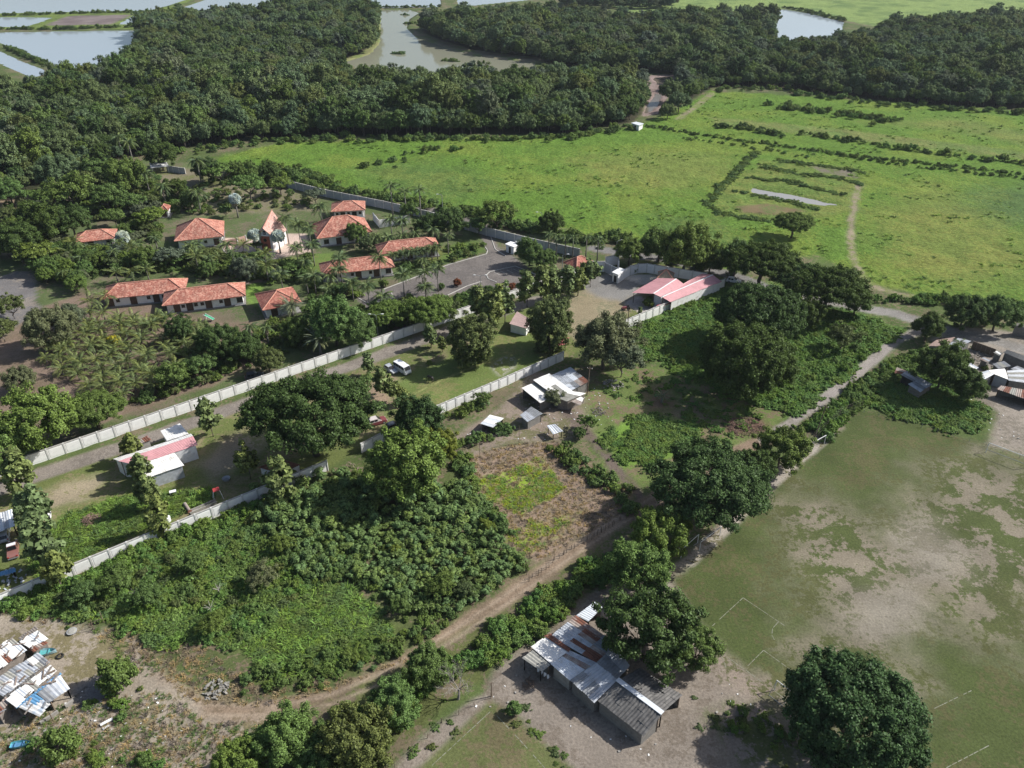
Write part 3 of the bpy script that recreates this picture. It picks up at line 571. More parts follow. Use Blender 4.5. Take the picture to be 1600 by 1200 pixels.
M_BRICKRED = plain('red_plaster', (.36,.11,.07), .85, .12, 2)
M_PINK = plain('pink_roof', (.56,.28,.29), .6, .10, 1.0, dirt=(.47,.21,.22), dirtamt=.3)
M_PINKD = plain('red_roof', (.40,.07,.075), .6, .12, 1.0)
M_WROOF = plain('white_roof', (.80,.78,.74), .6, .08, 1.0, dirt=(.50,.46,.40), dirtamt=.35)
M_GALV = plain('galvanised_sheet', (.44,.46,.49), .6, .18, 1.5, metal=.1, dirt=(.30,.29,.28), dirtamt=.4)
M_GALVD = plain('dull_sheet', (.26,.27,.28), .6, .2, 1.5, metal=.1, dirt=(.18,.17,.165), dirtamt=.5)
M_BRIGHT = plain('bright_sheet', (.66,.69,.72), .55, .08, 1.5, metal=.05, dirt=(.48,.46,.43), dirtamt=.25)
M_RUST = plain('rusty_sheet', (.19,.075,.045), .85, .3, 1.2, dirt=(.33,.30,.28), dirtamt=.25)
M_RUST2 = plain('rust_streaked_sheet', (.35,.30,.26), .75, .2, 1.2, dirt=(.20,.08,.05), dirtamt=.6)
M_FIBRE = plain('weathered_fibre_cement', (.115,.11,.105), .95, .28, 2.0, dirt=(.21,.20,.185), dirtamt=.45)
M_FIBREL = plain('pale_fibre_cement', (.34,.33,.29), .9, .18, 2.0, dirt=(.22,.21,.18), dirtamt=.4)
M_CONC = plain('concrete', (.33,.31,.28), .9, .15, 1.5, dirt=(.22,.20,.18))
M_BLOCK = plain('block_wall', (.19,.18,.165), .9, .2, 2)
M_PLANK = plain('grey_plank', (.22,.19,.165), .9, .25, 3)
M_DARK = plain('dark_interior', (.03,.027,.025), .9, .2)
M_TARP = plain('blue_tarp', (.10,.25,.42), .6, .2, 2)
M_TURQ = plain('turquoise_paint', (.12,.42,.44), .5, .1, 2)
M_PALEBLUE = plain('pale_blue_paint', (.40,.60,.66), .5, .1, 2)
M_METAL = plain('grey_metal', (.36,.37,.38), .5, .1, 3, metal=.5)
M_GATE = plain('gate_paint', (.33,.36,.40), .6, .12, 2)
M_WPAINT = plain('white_paint', (.78,.78,.76), .6, .06, 3)
M_GREENPL = plain('green_plastic', (.05,.32,.17), .5, .12, 3)
M_RED = plain('red_paint', (.45,.05,.05), .5, .1, 3)
M_STRAWB = plain('thatch', (.30,.24,.17), .95, .25, 4)
M_TIMBER = plain('timber', (.17,.125,.09), .9, .25, 3)
M_TYRE = plain('tyre_rubber', (.02,.02,.02), .8, .1)

# ---------------------------------------------------------------- perimeter walls: panels between posts
def post_mesh(h, w): return MB().box((0, 0, h / 2 - .2), (w, w, h + .4)).mesh('post', M_POST)
_pan = {}
def panel_wall(name, label, px, h=2.4, step=3.0, mat=None, coping=True, group=None, pts=None, base=0.0, thick=.16, postw=.3):
    mat = mat or M_PANEL; pts = pts or [P(u, v) for u, v in px]; c = sum(pts, Vector()) / len(pts); c.z = 0
    e = empty(name, c, 0, label, 'wall', group); pm = post_mesh(h + .12, postw)
    for a, b in zip(pts[:-1], pts[1:]):
        d = b - a; L = d.length; n = max(1, round(L / step)); rz = math.atan2(d.y, d.x); w_ = L / n
        key = (round(w_, 2), h, mat.name)
        if key not in _pan:
            m = MB(); m.box((0, 0, h / 2 - .15), (w_ - postw + .02, thick, h + .3))
            # two recessed fields, so each panel shows its frame
            for s in (-1, 1): m.box((0, s * (thick / 2 + .015), h * .5), (w_ - postw - .35, .03, h * .72))
            cp = MB().box((0, 0, h + .03), (w_ - postw + .02, thick + .14, .10))
            _pan[key] = (m.mesh('panel', mat), cp.mesh('coping', M_COPING))
        for i in range(n):
            q = a + d * ((i + .5) / n) - c
            o = ob('panel', _pan[key][0], e); o.location = q; o.rotation_euler.z = rz
            if coping: o2 = ob('coping', _pan[key][1], e); o2.location = q; o2.rotation_euler.z = rz
            o3 = ob('post', pm, e); o3.location = a + d * (i / n) - c; o3.rotation_euler.z = rz
    o3 = ob('post', pm, e); o3.location = pts[-1] - c
    return e
panel_wall('perimeter_wall', 'long white panelled wall between the gravel road and the palm grove', [(-160,800),(50,727),(300,641),(513,567),(662,516),(820,460),(925,424)], 2.5, 3.2)
panel_wall('perimeter_wall', 'long white panelled wall below the pink roofed shed, beside the scrub', [(-120,1000),(57,924),(358,799),(512,735)], 2.4, 3.0)
panel_wall('perimeter_wall', 'short white wall piece showing under the yellow-green tree', [(566,708),(600,690)], 2.4, 3.0)
panel_wall('perimeter_wall', 'white panelled wall between the van lawn and the tin roofed house', [(684,648),(780,607),(880,563)], 2.4, 2.6)
panel_wall('perimeter_wall', 'white panelled wall along the long pink roof, facing the vine field', [(965,519),(1050,482),(1131,448)], 2.6, 2.7)
panel_wall('perimeter_wall', 'bluish back wall between the garden and the green meadow', [(430,288),(510,308),(600,326),(665,341),(760,368),(850,390),(905,402)], 2.8, 4.0, M_BLUEWALL)
panel_wall('curved_wall', 'smooth white curved wall round the corner of the gravel compound', [(972,437),(984,430),(996,426.5),(1010,426),(1022,428),(1060,434),(1102,441)], 2.9, 4.0, M_WHITE)

# ---------------------------------------------------------------- houses with tiled hip roofs
def frame_of(FL, FR, BR, h):
    A, B, C = P(*FL, h), P(*FR, h), P(*BR, h) if not isinstance(BR, (int, float)) else None
    u = (B - A); L = u.length; u.normalize(); n = Vector((-u.y, u.x, 0)); D = BR if C is None else (C - B).dot(n)
    c = (A + B) / 2 + n * D / 2; return c, math.atan2(u.y, u.x), L, D
def hip_roof(parent, L, D, z, rise, mat, ridge=True, t=.16):
    m = MB(); a, b = L / 2, D / 2
    if L >= D: r = [(-(a - b), 0), (a - b, 0)]
    else: r = [(0, -(b - a)), (0, b - a)]
    if abs(L - D) < .4: r = [(-.05, 0), (.05, 0)]
    v = [(-a, -b, z), (a, -b, z), (a, b, z), (-a, b, z), (*r[0], z + rise), (*r[1], z + rise)] + [(-a, -b, z - t), (a, -b, z - t), (a, b, z - t), (-a, b, z - t)]
    m.v = [Vector(p) for p in v]
    if L >= D - .4: m.f = [(0, 1, 5, 4), (1, 2, 5), (2, 3, 4, 5), (3, 0, 4)]
    else: m.f = [(0, 1, 4), (1, 2, 5, 4), (2, 3, 5), (3, 0, 4, 5)]
    m.f += [(0, 6, 7, 1), (1, 7, 8, 2), (2, 8, 9, 3), (3, 9, 6, 0), (9, 8, 7, 6)]
    ro = m.build('roof', mat, parent)
    if ridge:
        E = [(0, 4), (1, 5), (2, 5), (3, 4), (4, 5)] if L >= D - .4 else [(0, 4), (1, 4), (2, 5), (3, 5), (4, 5)]
        for i, j in E:
            if (m.v[i] - m.v[j]).length > .5: MB().tube([m.v[i] + Vector((0, 0, .05)), m.v[j] + Vector((0, 0, .05))], .16, 6).build('ridge_cap', M_RIDGE, ro)
    return ro
def opening(parent, x, y, z0, w_, h, face, kind_):
    """window or door on wall face: 0 front (-y), 1 right (+x), 2 back, 3 left"""
    rz = (0, R(90), R(180), R(-90))[face]; nm = 'door' if kind_ == 'd' else 'window'
    m = MB(); t = .1
    m.box((0, -.04, z0 + h + .04), (w_ + .2, .12, .09)); m.box((-w_ / 2 - .05, -.04, z0 + h / 2), (.09, .12, h)); m.box((w_ / 2 + .05, -.04, z0 + h / 2), (.09, .12, h))
    if kind_ == 'w': m.box((0, -.06, z0 - .05), (w_ + .3, .18, .09)); m.box((0, -.03, z0 + h / 2), (.06, .08, h))
    o = m.build(nm, M_WOOD, parent); o.location = (x, y, 0); o.rotation_euler.z = rz
    MB().box((0, -.015, z0 + h / 2), (w_, .05, h)).build('pane' if kind_ == 'w' else 'leaf', M_GLASS if kind_ == 'w' else M_WOOD, o)
    return o
def hip_house(label, FL, FR, BR, eave=3.1, rise=2.3, over=1.0, front='', right='', name='tiled_house', mat=None, wall=None):
    c, rz, L, D = frame_of(FL, FR, BR, eave); e = empty(name, (c.x, c.y, 0), rz, label, 'house')
    hip_roof(e, L, D, eave, rise, mat or M_TILE)
    wl_, wd = L - 2 * over, D - 2 * over
    MB().box((0, 0, (eave - .1) / 2), (wl_, wd, eave - .1)).build('wall', wall or M_WHITE, e)
    MB().box((0, 0, .12), (wl_ + 1.2, wd + 1.2, .34)).build('plinth', M_PLINTH, e)
    for s, face in ((front, 0), (right, 1)):
        n = len(s); span = wl_ if face == 0 else wd
        for i, ch in enumerate(s):
            q = -span / 2 + span * (i + .5) / n
            x, y = (q, -wd / 2) if face == 0 else (wl_ / 2, q)
            if ch == 'd': opening(e, x, y, .32, 1.5, 2.1, face, 'd')
            elif ch == 'w': opening(e, x, y, 1.0, 1.4, 1.3, face, 'w')
            elif ch == 's': opening(e, x, y, 1.5, .7, .7, face, 'w')
    return e
hip_house('long red-tiled house behind the coconut grove, its right end behind another roof', (157,468), (289,455), 8.6, front='ds d sds d', right=' s')
hip_house('long red-tiled house at the edge of the coconut grove, nearest the camera', (253,478), (384,462), 8.8, front=' dsdssd sd w', right=' w ')
hip_house('low red-tiled house half hidden by trees, leftmost of the tiled roofs', (113,380), (181,372), 8.2, rise=2.0, front='wd w')
hip_house('broad red-tiled pavilion left of the chapel, with a wide hip roof', (272,377), (350,369), 14.0, eave=3.4, rise=4.2, front=' wsd', right='w w')
hip_house('broad red-tiled pavilion right of the chapel, with a wide hip roof', (495,373), (582,362), 13.0, eave=3.4, rise=4.2, front='wdw ', right='ww')
hip_house('small red-tiled house close to the bluish back wall', (517,331), (571,328), 9.0, rise=2.0, front='swsws', right='w')
hip_house('long red-tiled house behind a row of palms by the car park', (592,398), (689,387), 8.0, front='dwdwd', right='w')
hip_house('long red-tiled white house facing the car park, behind tall thin palms', (502,430), (617,417), 8.6, front=' ws sd sd w', right='w')
hip_house('small red-tiled house beside the path, partly behind a date palm', (410,485), (472,473), 11.0, rise=2.4, front='dw', mat=M_TILE2)
hip_house('little red-tiled gatehouse with a pyramid roof by the compound gate', (880,410), (901,419.5), (930,410), eave=2.9, rise=1.9, over=.7, front='s', right='w', name='gatehouse', mat=M_TILE2)
hip_house('tiny red-roofed kiosk among trees behind the left pavilion', (247,330), (263,329), 5.0, eave=2.6, rise=1.4, over=.4, front='d', name='kiosk', mat=M_TILE2)

# chapel: steep folded roof rising to the back, red tower front with a belfry
def chapel():
    c = P(418, 393); rz = R(-8); e = empty('chapel', (c.x, c.y, 0), rz, 'small chapel with a steep folded roof and a red front with arched door', 'chapel')
    fw, bw, dp = 4.4, 6.8, 8.0; eh, fp, bp = 5.2, 7.6, 10.8
    m = MB(); v = [(-fw / 2 - .5, -.3, eh), (0, -.5, fp + .3), (fw / 2 + .5, -.3, eh), (bw / 2 + .5, dp, eh - .8), (0, dp, bp), (-bw / 2 - .5, dp, eh - .8)]
    m.v = [Vector(p) for p in v] + [Vector(p) - Vector((0, 0, .2)) for p in v]
    m.f = [(0, 1, 4, 5), (1, 2, 3, 4), (6, 11, 10, 7), (7, 10, 9, 8), (0, 6, 7, 1), (1, 7, 8, 2), (2, 8, 9, 3), (5, 11, 6, 0), (3, 9, 10, 4), (4, 10, 11, 5)]
    ro = m.build('roof', M_TILESUN, e); MB().tube([(0, -.5, fp + .35), (0, dp, bp + .05)], .14, 6).build('ridge_cap', M_RIDGE, ro)
    m = MB(); q = [(-fw / 2, 0), (fw / 2, 0), (bw / 2, dp), (-bw / 2, dp)]; top = [eh - .25, eh - .25, eh - 1.1, eh - 1.1]
    for i in range(4):
        j = (i + 1) % 4; m.quad((*q[i], 0), (*q[j], 0), (*q[j], top[j]), (*q[i], top[i]))
    m.quad((-fw / 2, 0, eh - .25), (fw / 2, 0, eh - .25), (0, 0, fp - .15)); m.quad((bw / 2, dp, eh - 1.1), (-bw / 2, dp, eh - 1.1), (0, dp, bp - .4))
    m.build('wall', M_WHITE, e)
    MB().box((0, -.12, 2.6), (2.9, .3, 5.2)).build('tower_front', M_BRICKRED, e)
    d = MB().box((0, -.3, 1.1), (1.2, .1, 2.2)); d.tube([(0, -.35, 2.2), (0, -.25, 2.2)], .6, 12); d.build('door', M_WOOD, e)
    MB().tube([(0, -.33, 3.9), (0, -.2, 3.9)], .55, 14).build('window', M_GLASS, e)
    MB().box((0, -.1, 5.4), (3.1, .5, .25)).build('ledge', M_WHITE, e)
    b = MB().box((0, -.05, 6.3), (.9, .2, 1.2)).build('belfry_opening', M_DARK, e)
    MB().tube([(0, -.2, 6.6), (0, -.2, 6.3), (0, -.2, 6.0)], [.1, .2, .32], 8).build('bell', M_METAL, b)
    MB().box((0, -1.6, .1), (7, 2.6, .34)).box((0, -3.2, .03), (8, 1.0, .2)).build('steps', M_CONC, e)
chapel()
def lowbox(name, label, cat, quad, h, mat, t=.25, roofmat=None, post=False):
    """small flat-roofed block: roof corners in the photograph at height h"""
    p = [P(u, v, h) for u, v in quad]; c = sum(p, Vector()) / 4; e = empty(name, (c.x, c.y, 0), 0, label, cat); q = [Vector((a.x - c.x, a.y - c.y, h)) for a in p]
    MB().slab(q, t).build('roof', roofmat or mat, e)
    k = [a * .86 for a in [Vector((b.x, b.y, 0)) for b in q]]
    if post:
        for a in k: MB().box((a.x, a.y, (h - t) / 2), (.18, .18, h - t)).build('post', M_WHITE, e)
    else:
        m = MB()
        for i in range(4): a, b = k[i], k[(i + 1) % 4]; m.quad(a, b, b + Vector((0, 0, h - t)), a + Vector((0, 0, h - t)))
        m.build('wall', mat, e)
    return e, k
panel_wall('terrace_wall', 'pale terrace wall linking the left pavilion to the chapel', [(349,386),(372,382),(385,378)], 2.2, 4.0, plain('pink_plaster', (.50,.33,.26), .85), coping=False)
panel_wall('service_wall', 'white walled yard behind the palms right of the back house', [(584,345),(593,356),(640,348)], 2.8, 4.0, M_WHITE, coping=False)
e_, k_ = lowbox('blue_shed', 'open shed with a white roof far behind the garden trees', 'shed', [(233,254),(260,253),(264,259),(235,262)], 2.8, M_WHITE, post=True)
panel_wall('dark_wall', 'dark blue-grey wall right of the open white shed', [(262,268),(290,272)], 2.4, 3.0, M_BLUEWALL)
e_, k_ = lowbox('entrance_hut', 'small white guard hut with a flat roof at the end of the drive', 'hut', [(789,381),(803,386),(812,381),(798,377)], 2.7, M_WHITE, .3)
for a_, b_ in ((.3, 0), (.7, 0)): pass
MB().box((k_[1].x * .5 + k_[0].x * .5, k_[0].y * .5 + k_[1].y * .5 - .02, 1.1), (.8, .12, 2.0), math.atan2((k_[1] - k_[0]).y, (k_[1] - k_[0]).x)).build('door', M_GLASS, e_)
MB().box((k_[2].x, k_[2].y, 1.7), (.3, 2.2, 3.4), R(60)).build('side_wall', M_WHITE, e_)
e_, k_ = lowbox('meadow_hut', 'tiny white hut at the edge of the meadow by the creek', 'hut', [(986,192),(999,196),(1006,193),(994,190)], 2.6, M_WHITE, .2, M_BRIGHT)
MB().box(((k_[0] + k_[1]) / 2 + Vector((0, -.03, 1.0))), (.9, .1, 1.9), math.atan2((k_[1] - k_[0]).y, (k_[1] - k_[0]).x)).build('door', M_DARK, e_)
# gate of the gravel compound
ga, gb = P(944, 425), P(966, 435)
e_ = empty('compound_gate', ga, math.atan2((gb - ga).y, (gb - ga).x), 'grey metal double gate between white gate walls', 'gate'); gl = (gb - ga).length
for s in (0, 1):
    o = MB().box((gl * (.25 + .5 * s), 0, 1.6), (gl / 2 - .06, .1, 3.0)).build('gate_leaf', M_GATE, e_)
    for z in (.5, 1.6, 2.7): MB().box((gl * (.25 + .5 * s), -.08, z), (gl / 2 - .1, .06, .12)).build('rail', M_METAL, o)
panel_wall('gate_wall', 'white wall left of the grey compound gate', [(926,424),(944,424)], 3.2, 5, M_WHITE)
e_, k_ = lowbox('gate_lodge', 'small white lodge just right of the grey gate', 'lodge', [(956,425),(966,429),(978,421),(968,418)], 3.0, M_WHITE, .25)
MB().box(((k_[0] + k_[1]) / 2 + Vector((0, -.03, 1.1))), (1.0, .1, 2.0), math.atan2((k_[1] - k_[0]).y, (k_[1] - k_[0]).x)).build('door', M_DARK, e_)
panel_wall('gate_wall', 'white wing wall running back behind the grey gate', [(946,417),(965,413),(966,424)], 3.2, 5, M_WHITE)

# ---------------------------------------------------------------- roofs of corrugated sheets, each sheet a part
_sh = {}
def sheet_mesh(w_, l, per=.26, amp=.035):
    key = (round(w_, 2), round(l, 2))
    if key not in _sh:
        n = max(4, int(w_ / per * 2)); v = []; f = []
        for i in range(n + 1):
            x = -w_ / 2 + w_ * i / n; z = amp if i % 2 else -amp; v += [(x, -l / 2, z), (x, l / 2, z)]
        for i in range(n): f.append((2 * i, 2 * i + 2, 2 * i + 3, 2 * i + 1))
        _sh[key] = (v, f)
    return _sh[key]
def sheet_roof(e, c, q, nu, nv, mats, rag=.12, over=1.06, corr=True, tilt=.012, clutter=False):
    """quad q (four 3-D corners, first edge along the ridge) covered with nu x nv sheets"""
    a, b, cc, d = q; k = 0
    for i in range(nu):
        for j in range(nv):
            def at(s, t): return (a.lerp(b, s)).lerp(d.lerp(cc, s), t)
            s0, s1, t0, t1 = i / nu, (i + 1) / nu, j / nv, (j + 1) / nv
            m0 = at((s0 + s1) / 2, (t0 + t1) / 2); uu = at(s1, (t0 + t1) / 2) - at(s0, (t0 + t1) / 2); vv = at((s0 + s1) / 2, t1) - at((s0 + s1) / 2, t0)
            nn = uu.cross(vv); 
            if nn.z < 0: nn = -nn
            nn.normalize(); x = uu.normalized(); y = nn.cross(x)
            if y.dot(vv) < 0: y = -y
            mt = mats[k % len(mats)] if not callable(mats) else mats(i, j); k += 1
            if mt is None: continue
            sk = abs(uu.dot(vv)) / (uu.length * vv.length)
            if corr:
                n = max(4, int(uu.length / .36) * 2); V = []; Fc = []
                o0, o1 = -rag * rnd.random(), 1 + rag * rnd.random() * .6
                for ii in range(n + 1):
                    s = s0 + (s1 - s0) * (.5 + (ii / n - .5) * over); z = nn * (((.016 if mt in (M_PINK, M_WROOF) else .045) * (1 if ii % 2 else -1)) + .02 * ((i + j) % 2) + .012 * j)
                    V += [at(s, t0 + (t1 - t0) * o0 * .3) + z - c, at(s, t0 + (t1 - t0) * (1 + (o1 - 1) * .6)) + z - c]
                for ii in range(n): Fc.append((2 * ii, 2 * ii + 2, 2 * ii + 3, 2 * ii + 1))
                me = mesh('roof_sheet', V, Fc, mt)
            else:
                mb = MB(); z = nn * (.02 * ((i + j) % 3)); mb.slab([at(s0, t0) + z - c, at(s1, t0) + z - c, at(s1, t1) + z - c, at(s0, t1) + z - c], .05); me = mb.mesh('roof_sheet', mt)
            o = ob('roof_sheet', me, e)
            if clutter and rnd.random() < .5:
                q0 = at(s0 + (s1 - s0) * rnd.random(), t0 + (t1 - t0) * rnd.random()) + nn * .12 - c; dd = (x * rnd.uniform(-1, 1) + y * rnd.uniform(-.4, .4)).normalized() * rnd.uniform(.3, .9)
                MB().bar(q0 - dd, q0 + dd, rnd.uniform(.08, .3), .08).build('weight_board', rnd.choice([M_PLANK, M_TIMBER, M_RUST2, M_GALVD]), o)
            o.rotation_euler = (rnd.gauss(0, tilt) * .3, rnd.gauss(0, tilt) * .3, 0)
def walls_under(e, c, q, mat, inset=.35, drop=.12, open_=()):
    cen = sum(q, Vector()) / 4; k = [p + (cen - p).normalized() * inset for p in q]
    for i in range(4):
        a, b = k[i], k[(i + 1) % 4]
        if i in open_:
            for p in (a, b): MB().bar((p.x - c.x, p.y - c.y, -.2), (p.x - c.x, p.y - c.y, p.z - drop), .14).build('post', M_TIMBER, e)
            continue
        MB().quad((a.x - c.x, a.y - c.y, -.2), (b.x - c.x, b.y - c.y, -.2), (b.x - c.x, b.y - c.y, b.z - drop), (a.x - c.x, a.y - c.y, a.z - drop)).build('wall', mat, e)
def Z(ox, oy, s): return lambda x, y, h: P(ox + x / s, oy + y / s, h)
def shack(name, label, cat, zf, planes, wallmat=None, group=None, clutter=False, rag=.12):
    """planes: (four (x, y, height) corners in a zoomed view, nu, nv, sheet materials, wall material or None, open sides)"""
    Q = [[zf(*p) for p in pl[0]] for pl in planes]; c = sum((sum(q, Vector()) / 4 for q in Q), Vector()) / len(Q); c.z = 0
    e = empty(name, c, 0, label, cat, group)
    for q, pl in zip(Q, planes):
        sheet_roof(e, c, q, pl[1], pl[2], pl[3], rag=rag, clutter=clutter)
        if pl[4]: walls_under(e, c, q, pl[4], open_=pl[5] if len(pl) > 5 else ())
    return e, c
ch = lambda *m: (lambda i, j: rnd.choice(m))
# pink roofs of the compound
z6 = Z(780, 360, 4.21); WS = M_WHITE
e_, c_ = shack('pink_roofed_hall', 'long hall with pink sheet roofs inside the corner of the white compound wall', 'building', z6, [
 ([(880,408,3.2),(1040,315,3.2),(1165,318,4.3),(1015,415,4.3)], 4, 1, [M_PINK], M_WHITE, (0, 3)),
 ([(1015,415,4.3),(1165,318,4.3),(1212,352,3.5),(1062,437,3.5)], 4, 1, [M_PINK], M_WHITE, (0,)),
 ([(1075,436,4.0),(1405,291,4.0),(1335,285,3.4),(1212,350,3.4)], 6, 1, [M_PINK], None),
 ([(1072,438,4.0),(1406,293,4.0),(1463,336,3.1),(1127,470,3.1)], 8, 1, [M_PINK], M_WHITE, (3,)),
 ([(1035,490,2.4),(1115,468,2.4),(1130,480,2.2),(1045,505,2.2)], 2, 1, [M_PINKD], None)])
for a_, b_ in (((1015,415,4.36),(1165,318,4.36)), ((1074,437,4.06),(1405,292,4.06))): MB().bar(z6(*a_) - c_, z6(*b_) - c_, .35, .08).build('ridge_cap', M_WPAINT, e_)
hip = frame_of((1026,436), (1052,438.5), 6.0, 3.0)
e_ = empty('thatched_gazebo', (hip[0].x, hip[0].y, 0), hip[1], 'grey pyramid-roofed gazebo behind the pink roofs', 'gazebo'); hip_roof(e_, hip[2], hip[2], 2.9, 2.0, M_STRAWB)
for sx in (-1, 1):
    for sy in (-1, 1): MB().box((sx * hip[2] * .4, sy * hip[2] * .4, 1.4), (.2, .2, 2.9)).build('post', M_TIMBER, e_)
# shed with white and pink roof between the two walls
z3 = Z(160, 640, 5)
e_, c_ = shack('pink_and_white_shed', 'long low shed with white and pink sheet roofs beside the gravel road', 'shed', z3, [
 ([(88,385,3.3),(690,190,3.3),(705,207,4.0),(130,400,4.0)], 6, 1, [M_WROOF], M_WHITE, (2,)),
 ([(455,165,3.0),(605,110,3.0),(672,188,3.2),(505,243,3.2)], 3, 1, [M_WROOF], M_WHITE),
 ([(130,402,4.0),(705,208,4.0),(742,276,3.3),(262,432,3.3)], 6, 1, [M_PINK], M_WHITE, (0,)),
 ([(258,440,3.5),(560,338,3.5),(636,435,2.9),(318,540,2.9)], 4, 1, [M_WROOF], M_GALV, (0,))])
shack('rusty_shed', 'small rusty roofed shed behind the pink and white shed, by the road', 'shed', z3, [([(210,280,2.3),(350,203,2.3),(380,235,2.5),(235,292,2.5)], 3, 1, [M_RUST, M_RUST2], M_CONC)])
shack('red_roofed_lean_to', 'low dark red lean-to along the wall under the huge tree', 'shed', Z(0, 0, 1), [([(404,730,2.3),(440,717,2.3),(470,726,2.1),(438,740,2.1)], 3, 1, [M_RUST], M_WHITE)])
shack('pink_roofed_hut', 'pale pink roofed hut behind the vine-covered tree', 'hut', z6, [([(68,612,2.6),(120,535,2.6),(215,590,2.3),(180,645,2.3)], 3, 1, [plain('faded_pink_sheet', (.50,.36,.33), .7)], M_WHITE)])
shack('red_canopy', 'small red sheet canopy beside the grey-green tree', 'canopy', z6, [([(348,766,2.3),(385,712,2.3),(462,703,2.1),(442,748,2.1)], 2, 1, [M_PINKD], M_WHITE, (0, 1, 2, 3))])
# tin roofed house in the middle
z1 = Z(800, 540, 8)
e_, c_ = shack('tin_roofed_house', 'house with patched white and grey tin roofs beside the white wall', 'house', z1, [
 ([(490,372,3.5),(732,268,3.5),(962,447,2.8),(740,562,2.8)], 4, 3, [M_GALV, M_GALV, M_BRIGHT, M_GALV, M_GALV, M_GALVD, M_GALV, M_BRIGHT, M_RUST2, M_GALV, M_GALVD, M_RUST], M_BLOCK),
 ([(268,428,3.5),(465,350,3.5),(760,572,3.0),(560,645,3.0)], 3, 2, [M_WROOF, M_WROOF, M_WROOF, M_FIBREL], M_BLOCK, (0,)),
 ([(122,530,2.8),(300,458,2.8),(520,625,2.5),(350,712,2.5)], 3, 1, [M_WROOF, M_WROOF, M_FIBREL], M_BLOCK, (3,)),
 ([(560,648,3.0),(765,572,3.0),(922,596,2.5),(690,697,2.5)], 3, 1, [M_FIBREL, M_FIBREL, M_WROOF], M_PLANK),
 ([(735,695,2.2),(860,640,2.2),(895,660,2.0),(860,745,2.0)], 2, 1, [M_RUST2, M_WROOF], None)])
z5 = Z(530, 395, 2.963)
shack('lean_to', 'tiny white slatted roof shelter left of the tin roofed house', 'shelter', z5, [([(655,790,2.0),(700,750,2.0),(762,766,1.8),(712,808,1.8)], 4, 1, [M_BRIGHT, M_WROOF], M_PLANK, (2, 3))])
shack('patched_shed', 'small grey patched shed in front of the tin roofed house', 'shed', z5, [([(838,752,2.3),(890,713,2.3),(942,745,2.1),(872,782,2.1)], 2, 1, [M_GALV, M_GALVD], M_BLOCK, (1,))])
shack('white_shelter', 'very small white tin shelter at the head of the footpath', 'shelter', z5, [([(962,800,1.9),(1000,793,1.9),(1037,826,1.7),(990,838,1.7)], 2, 1, [M_BRIGHT, M_GALV], M_PLANK, (0, 1, 2, 3))])
# the house in front, by the football field
z7 = Z(780, 900, 4.285)
e_, c_ = shack('long_tin_house', 'long house with patched tin and dark fibre roofs beside the football field', 'house', z7, [
 ([(518,262,2.6),(640,172,2.6),(692,210,2.5),(598,302,2.5)], 2, 1, [M_BRIGHT], M_BLOCK, (2,)),
 ([(348,400,3.0),(515,264,3.0),(800,465,2.7),(655,582,2.7)], 6, 3, lambda i, j: [[M_GALV,M_GALV,M_RUST],[M_GALV,M_RUST,M_RUST],[M_GALV,M_GALV,M_RUST2],[M_GALV,M_RUST2,M_GALVD],[M_RUST2,M_RUST,M_GALVD],[M_RUST,M_RUST2,M_GALVD]][i][j], M_BLOCK, (2,)),
 ([(215,475,2.8),(335,395,2.9),(472,495,2.8),(350,590,2.7)], 3, 1, [M_WROOF, M_WROOF, M_WROOF], None),
 ([(300,400,2.95),(348,385,2.95),(480,490,2.9),(462,505,2.9)], 1, 1, [M_RUST], None),
 ([(155,550,2.5),(232,498,2.6),(347,592,2.5),(285,640,2.4)], 2, 1, [M_FIBREL], M_BLOCK, (0, 2, 3)),
 ([(350,592,2.9),(425,540,2.9),(572,622,2.6),(472,697,2.6)], 2, 1, [M_BRIGHT, M_BRIGHT], M_CONC),
 ([(425,538,2.85),(472,497,2.85),(655,580,2.7),(572,622,2.7)], 2, 1, [M_RUST2, M_GALV], None),
 ([(650,580,3.6),(790,693,3.6),(637,847,2.7),(475,697,2.7)], 4, 2, [M_GALV, M_GALVD, M_GALV, M_GALV], M_BLOCK, (0,)),
 ([(652,578,3.6),(792,691,3.6),(872,600,2.9),(772,468,2.9)], 3, 2, [M_GALVD, M_GALV], M_BLOCK, (0,)),
 ([(788,700,3.7),(1085,932,3.7),(965,1070,2.5),(657,832,2.5)], 8, 3, [M_FIBRE], M_BLOCK, (0,)),
 ([(805,690,3.65),(1096,912,3.65),(1225,800,2.7),(940,615,2.7)], 8, 3, [M_FIBRE], M_BLOCK, (0, 1))])
MB().bar(z7(790, 690, 3.8) - c_, z7(1095, 918, 3.8) - c_, .75, .06).build('ridge_flashing', M_BRIGHT, e_)
# shacks at the left edge
z8 = Z(0, 940, 5)
M_PRINT = plain('printed_banner', (.60,.58,.55), .5, .1, 1.5, dirt=(.16,.28,.42), dirtamt=.6)
shack('patchwork_shack', 'white and rust patched shack furthest from the camera at the left edge', 'shack', z8, [
 ([(140,285,2.4),(280,193,2.4),(302,213,2.4),(165,302,2.4)], 4, 1, [M_PLANK], M_PLANK),
 ([(155,315,2.5),(297,229,2.5),(367,283,2.3),(230,362,2.3)], 4, 1, [M_WROOF, M_WROOF, M_BRIGHT, M_WROOF], M_PLANK),
 ([(230,366,2.4),(352,308,2.4),(378,322,2.3),(262,392,2.3)], 3, 1, [M_RUST, M_RUST2], None),
 ([(-160,440,2.7),(95,283,2.7),(205,375,2.5),(-60,560,2.5)], 7, 2, [M_WROOF, M_FIBREL, M_BRIGHT, M_WROOF, M_RUST2, M_WROOF, M_WROOF, M_RUST, M_BRIGHT, M_WROOF, M_WROOF], M_PLANK)], clutter=True, rag=.5)
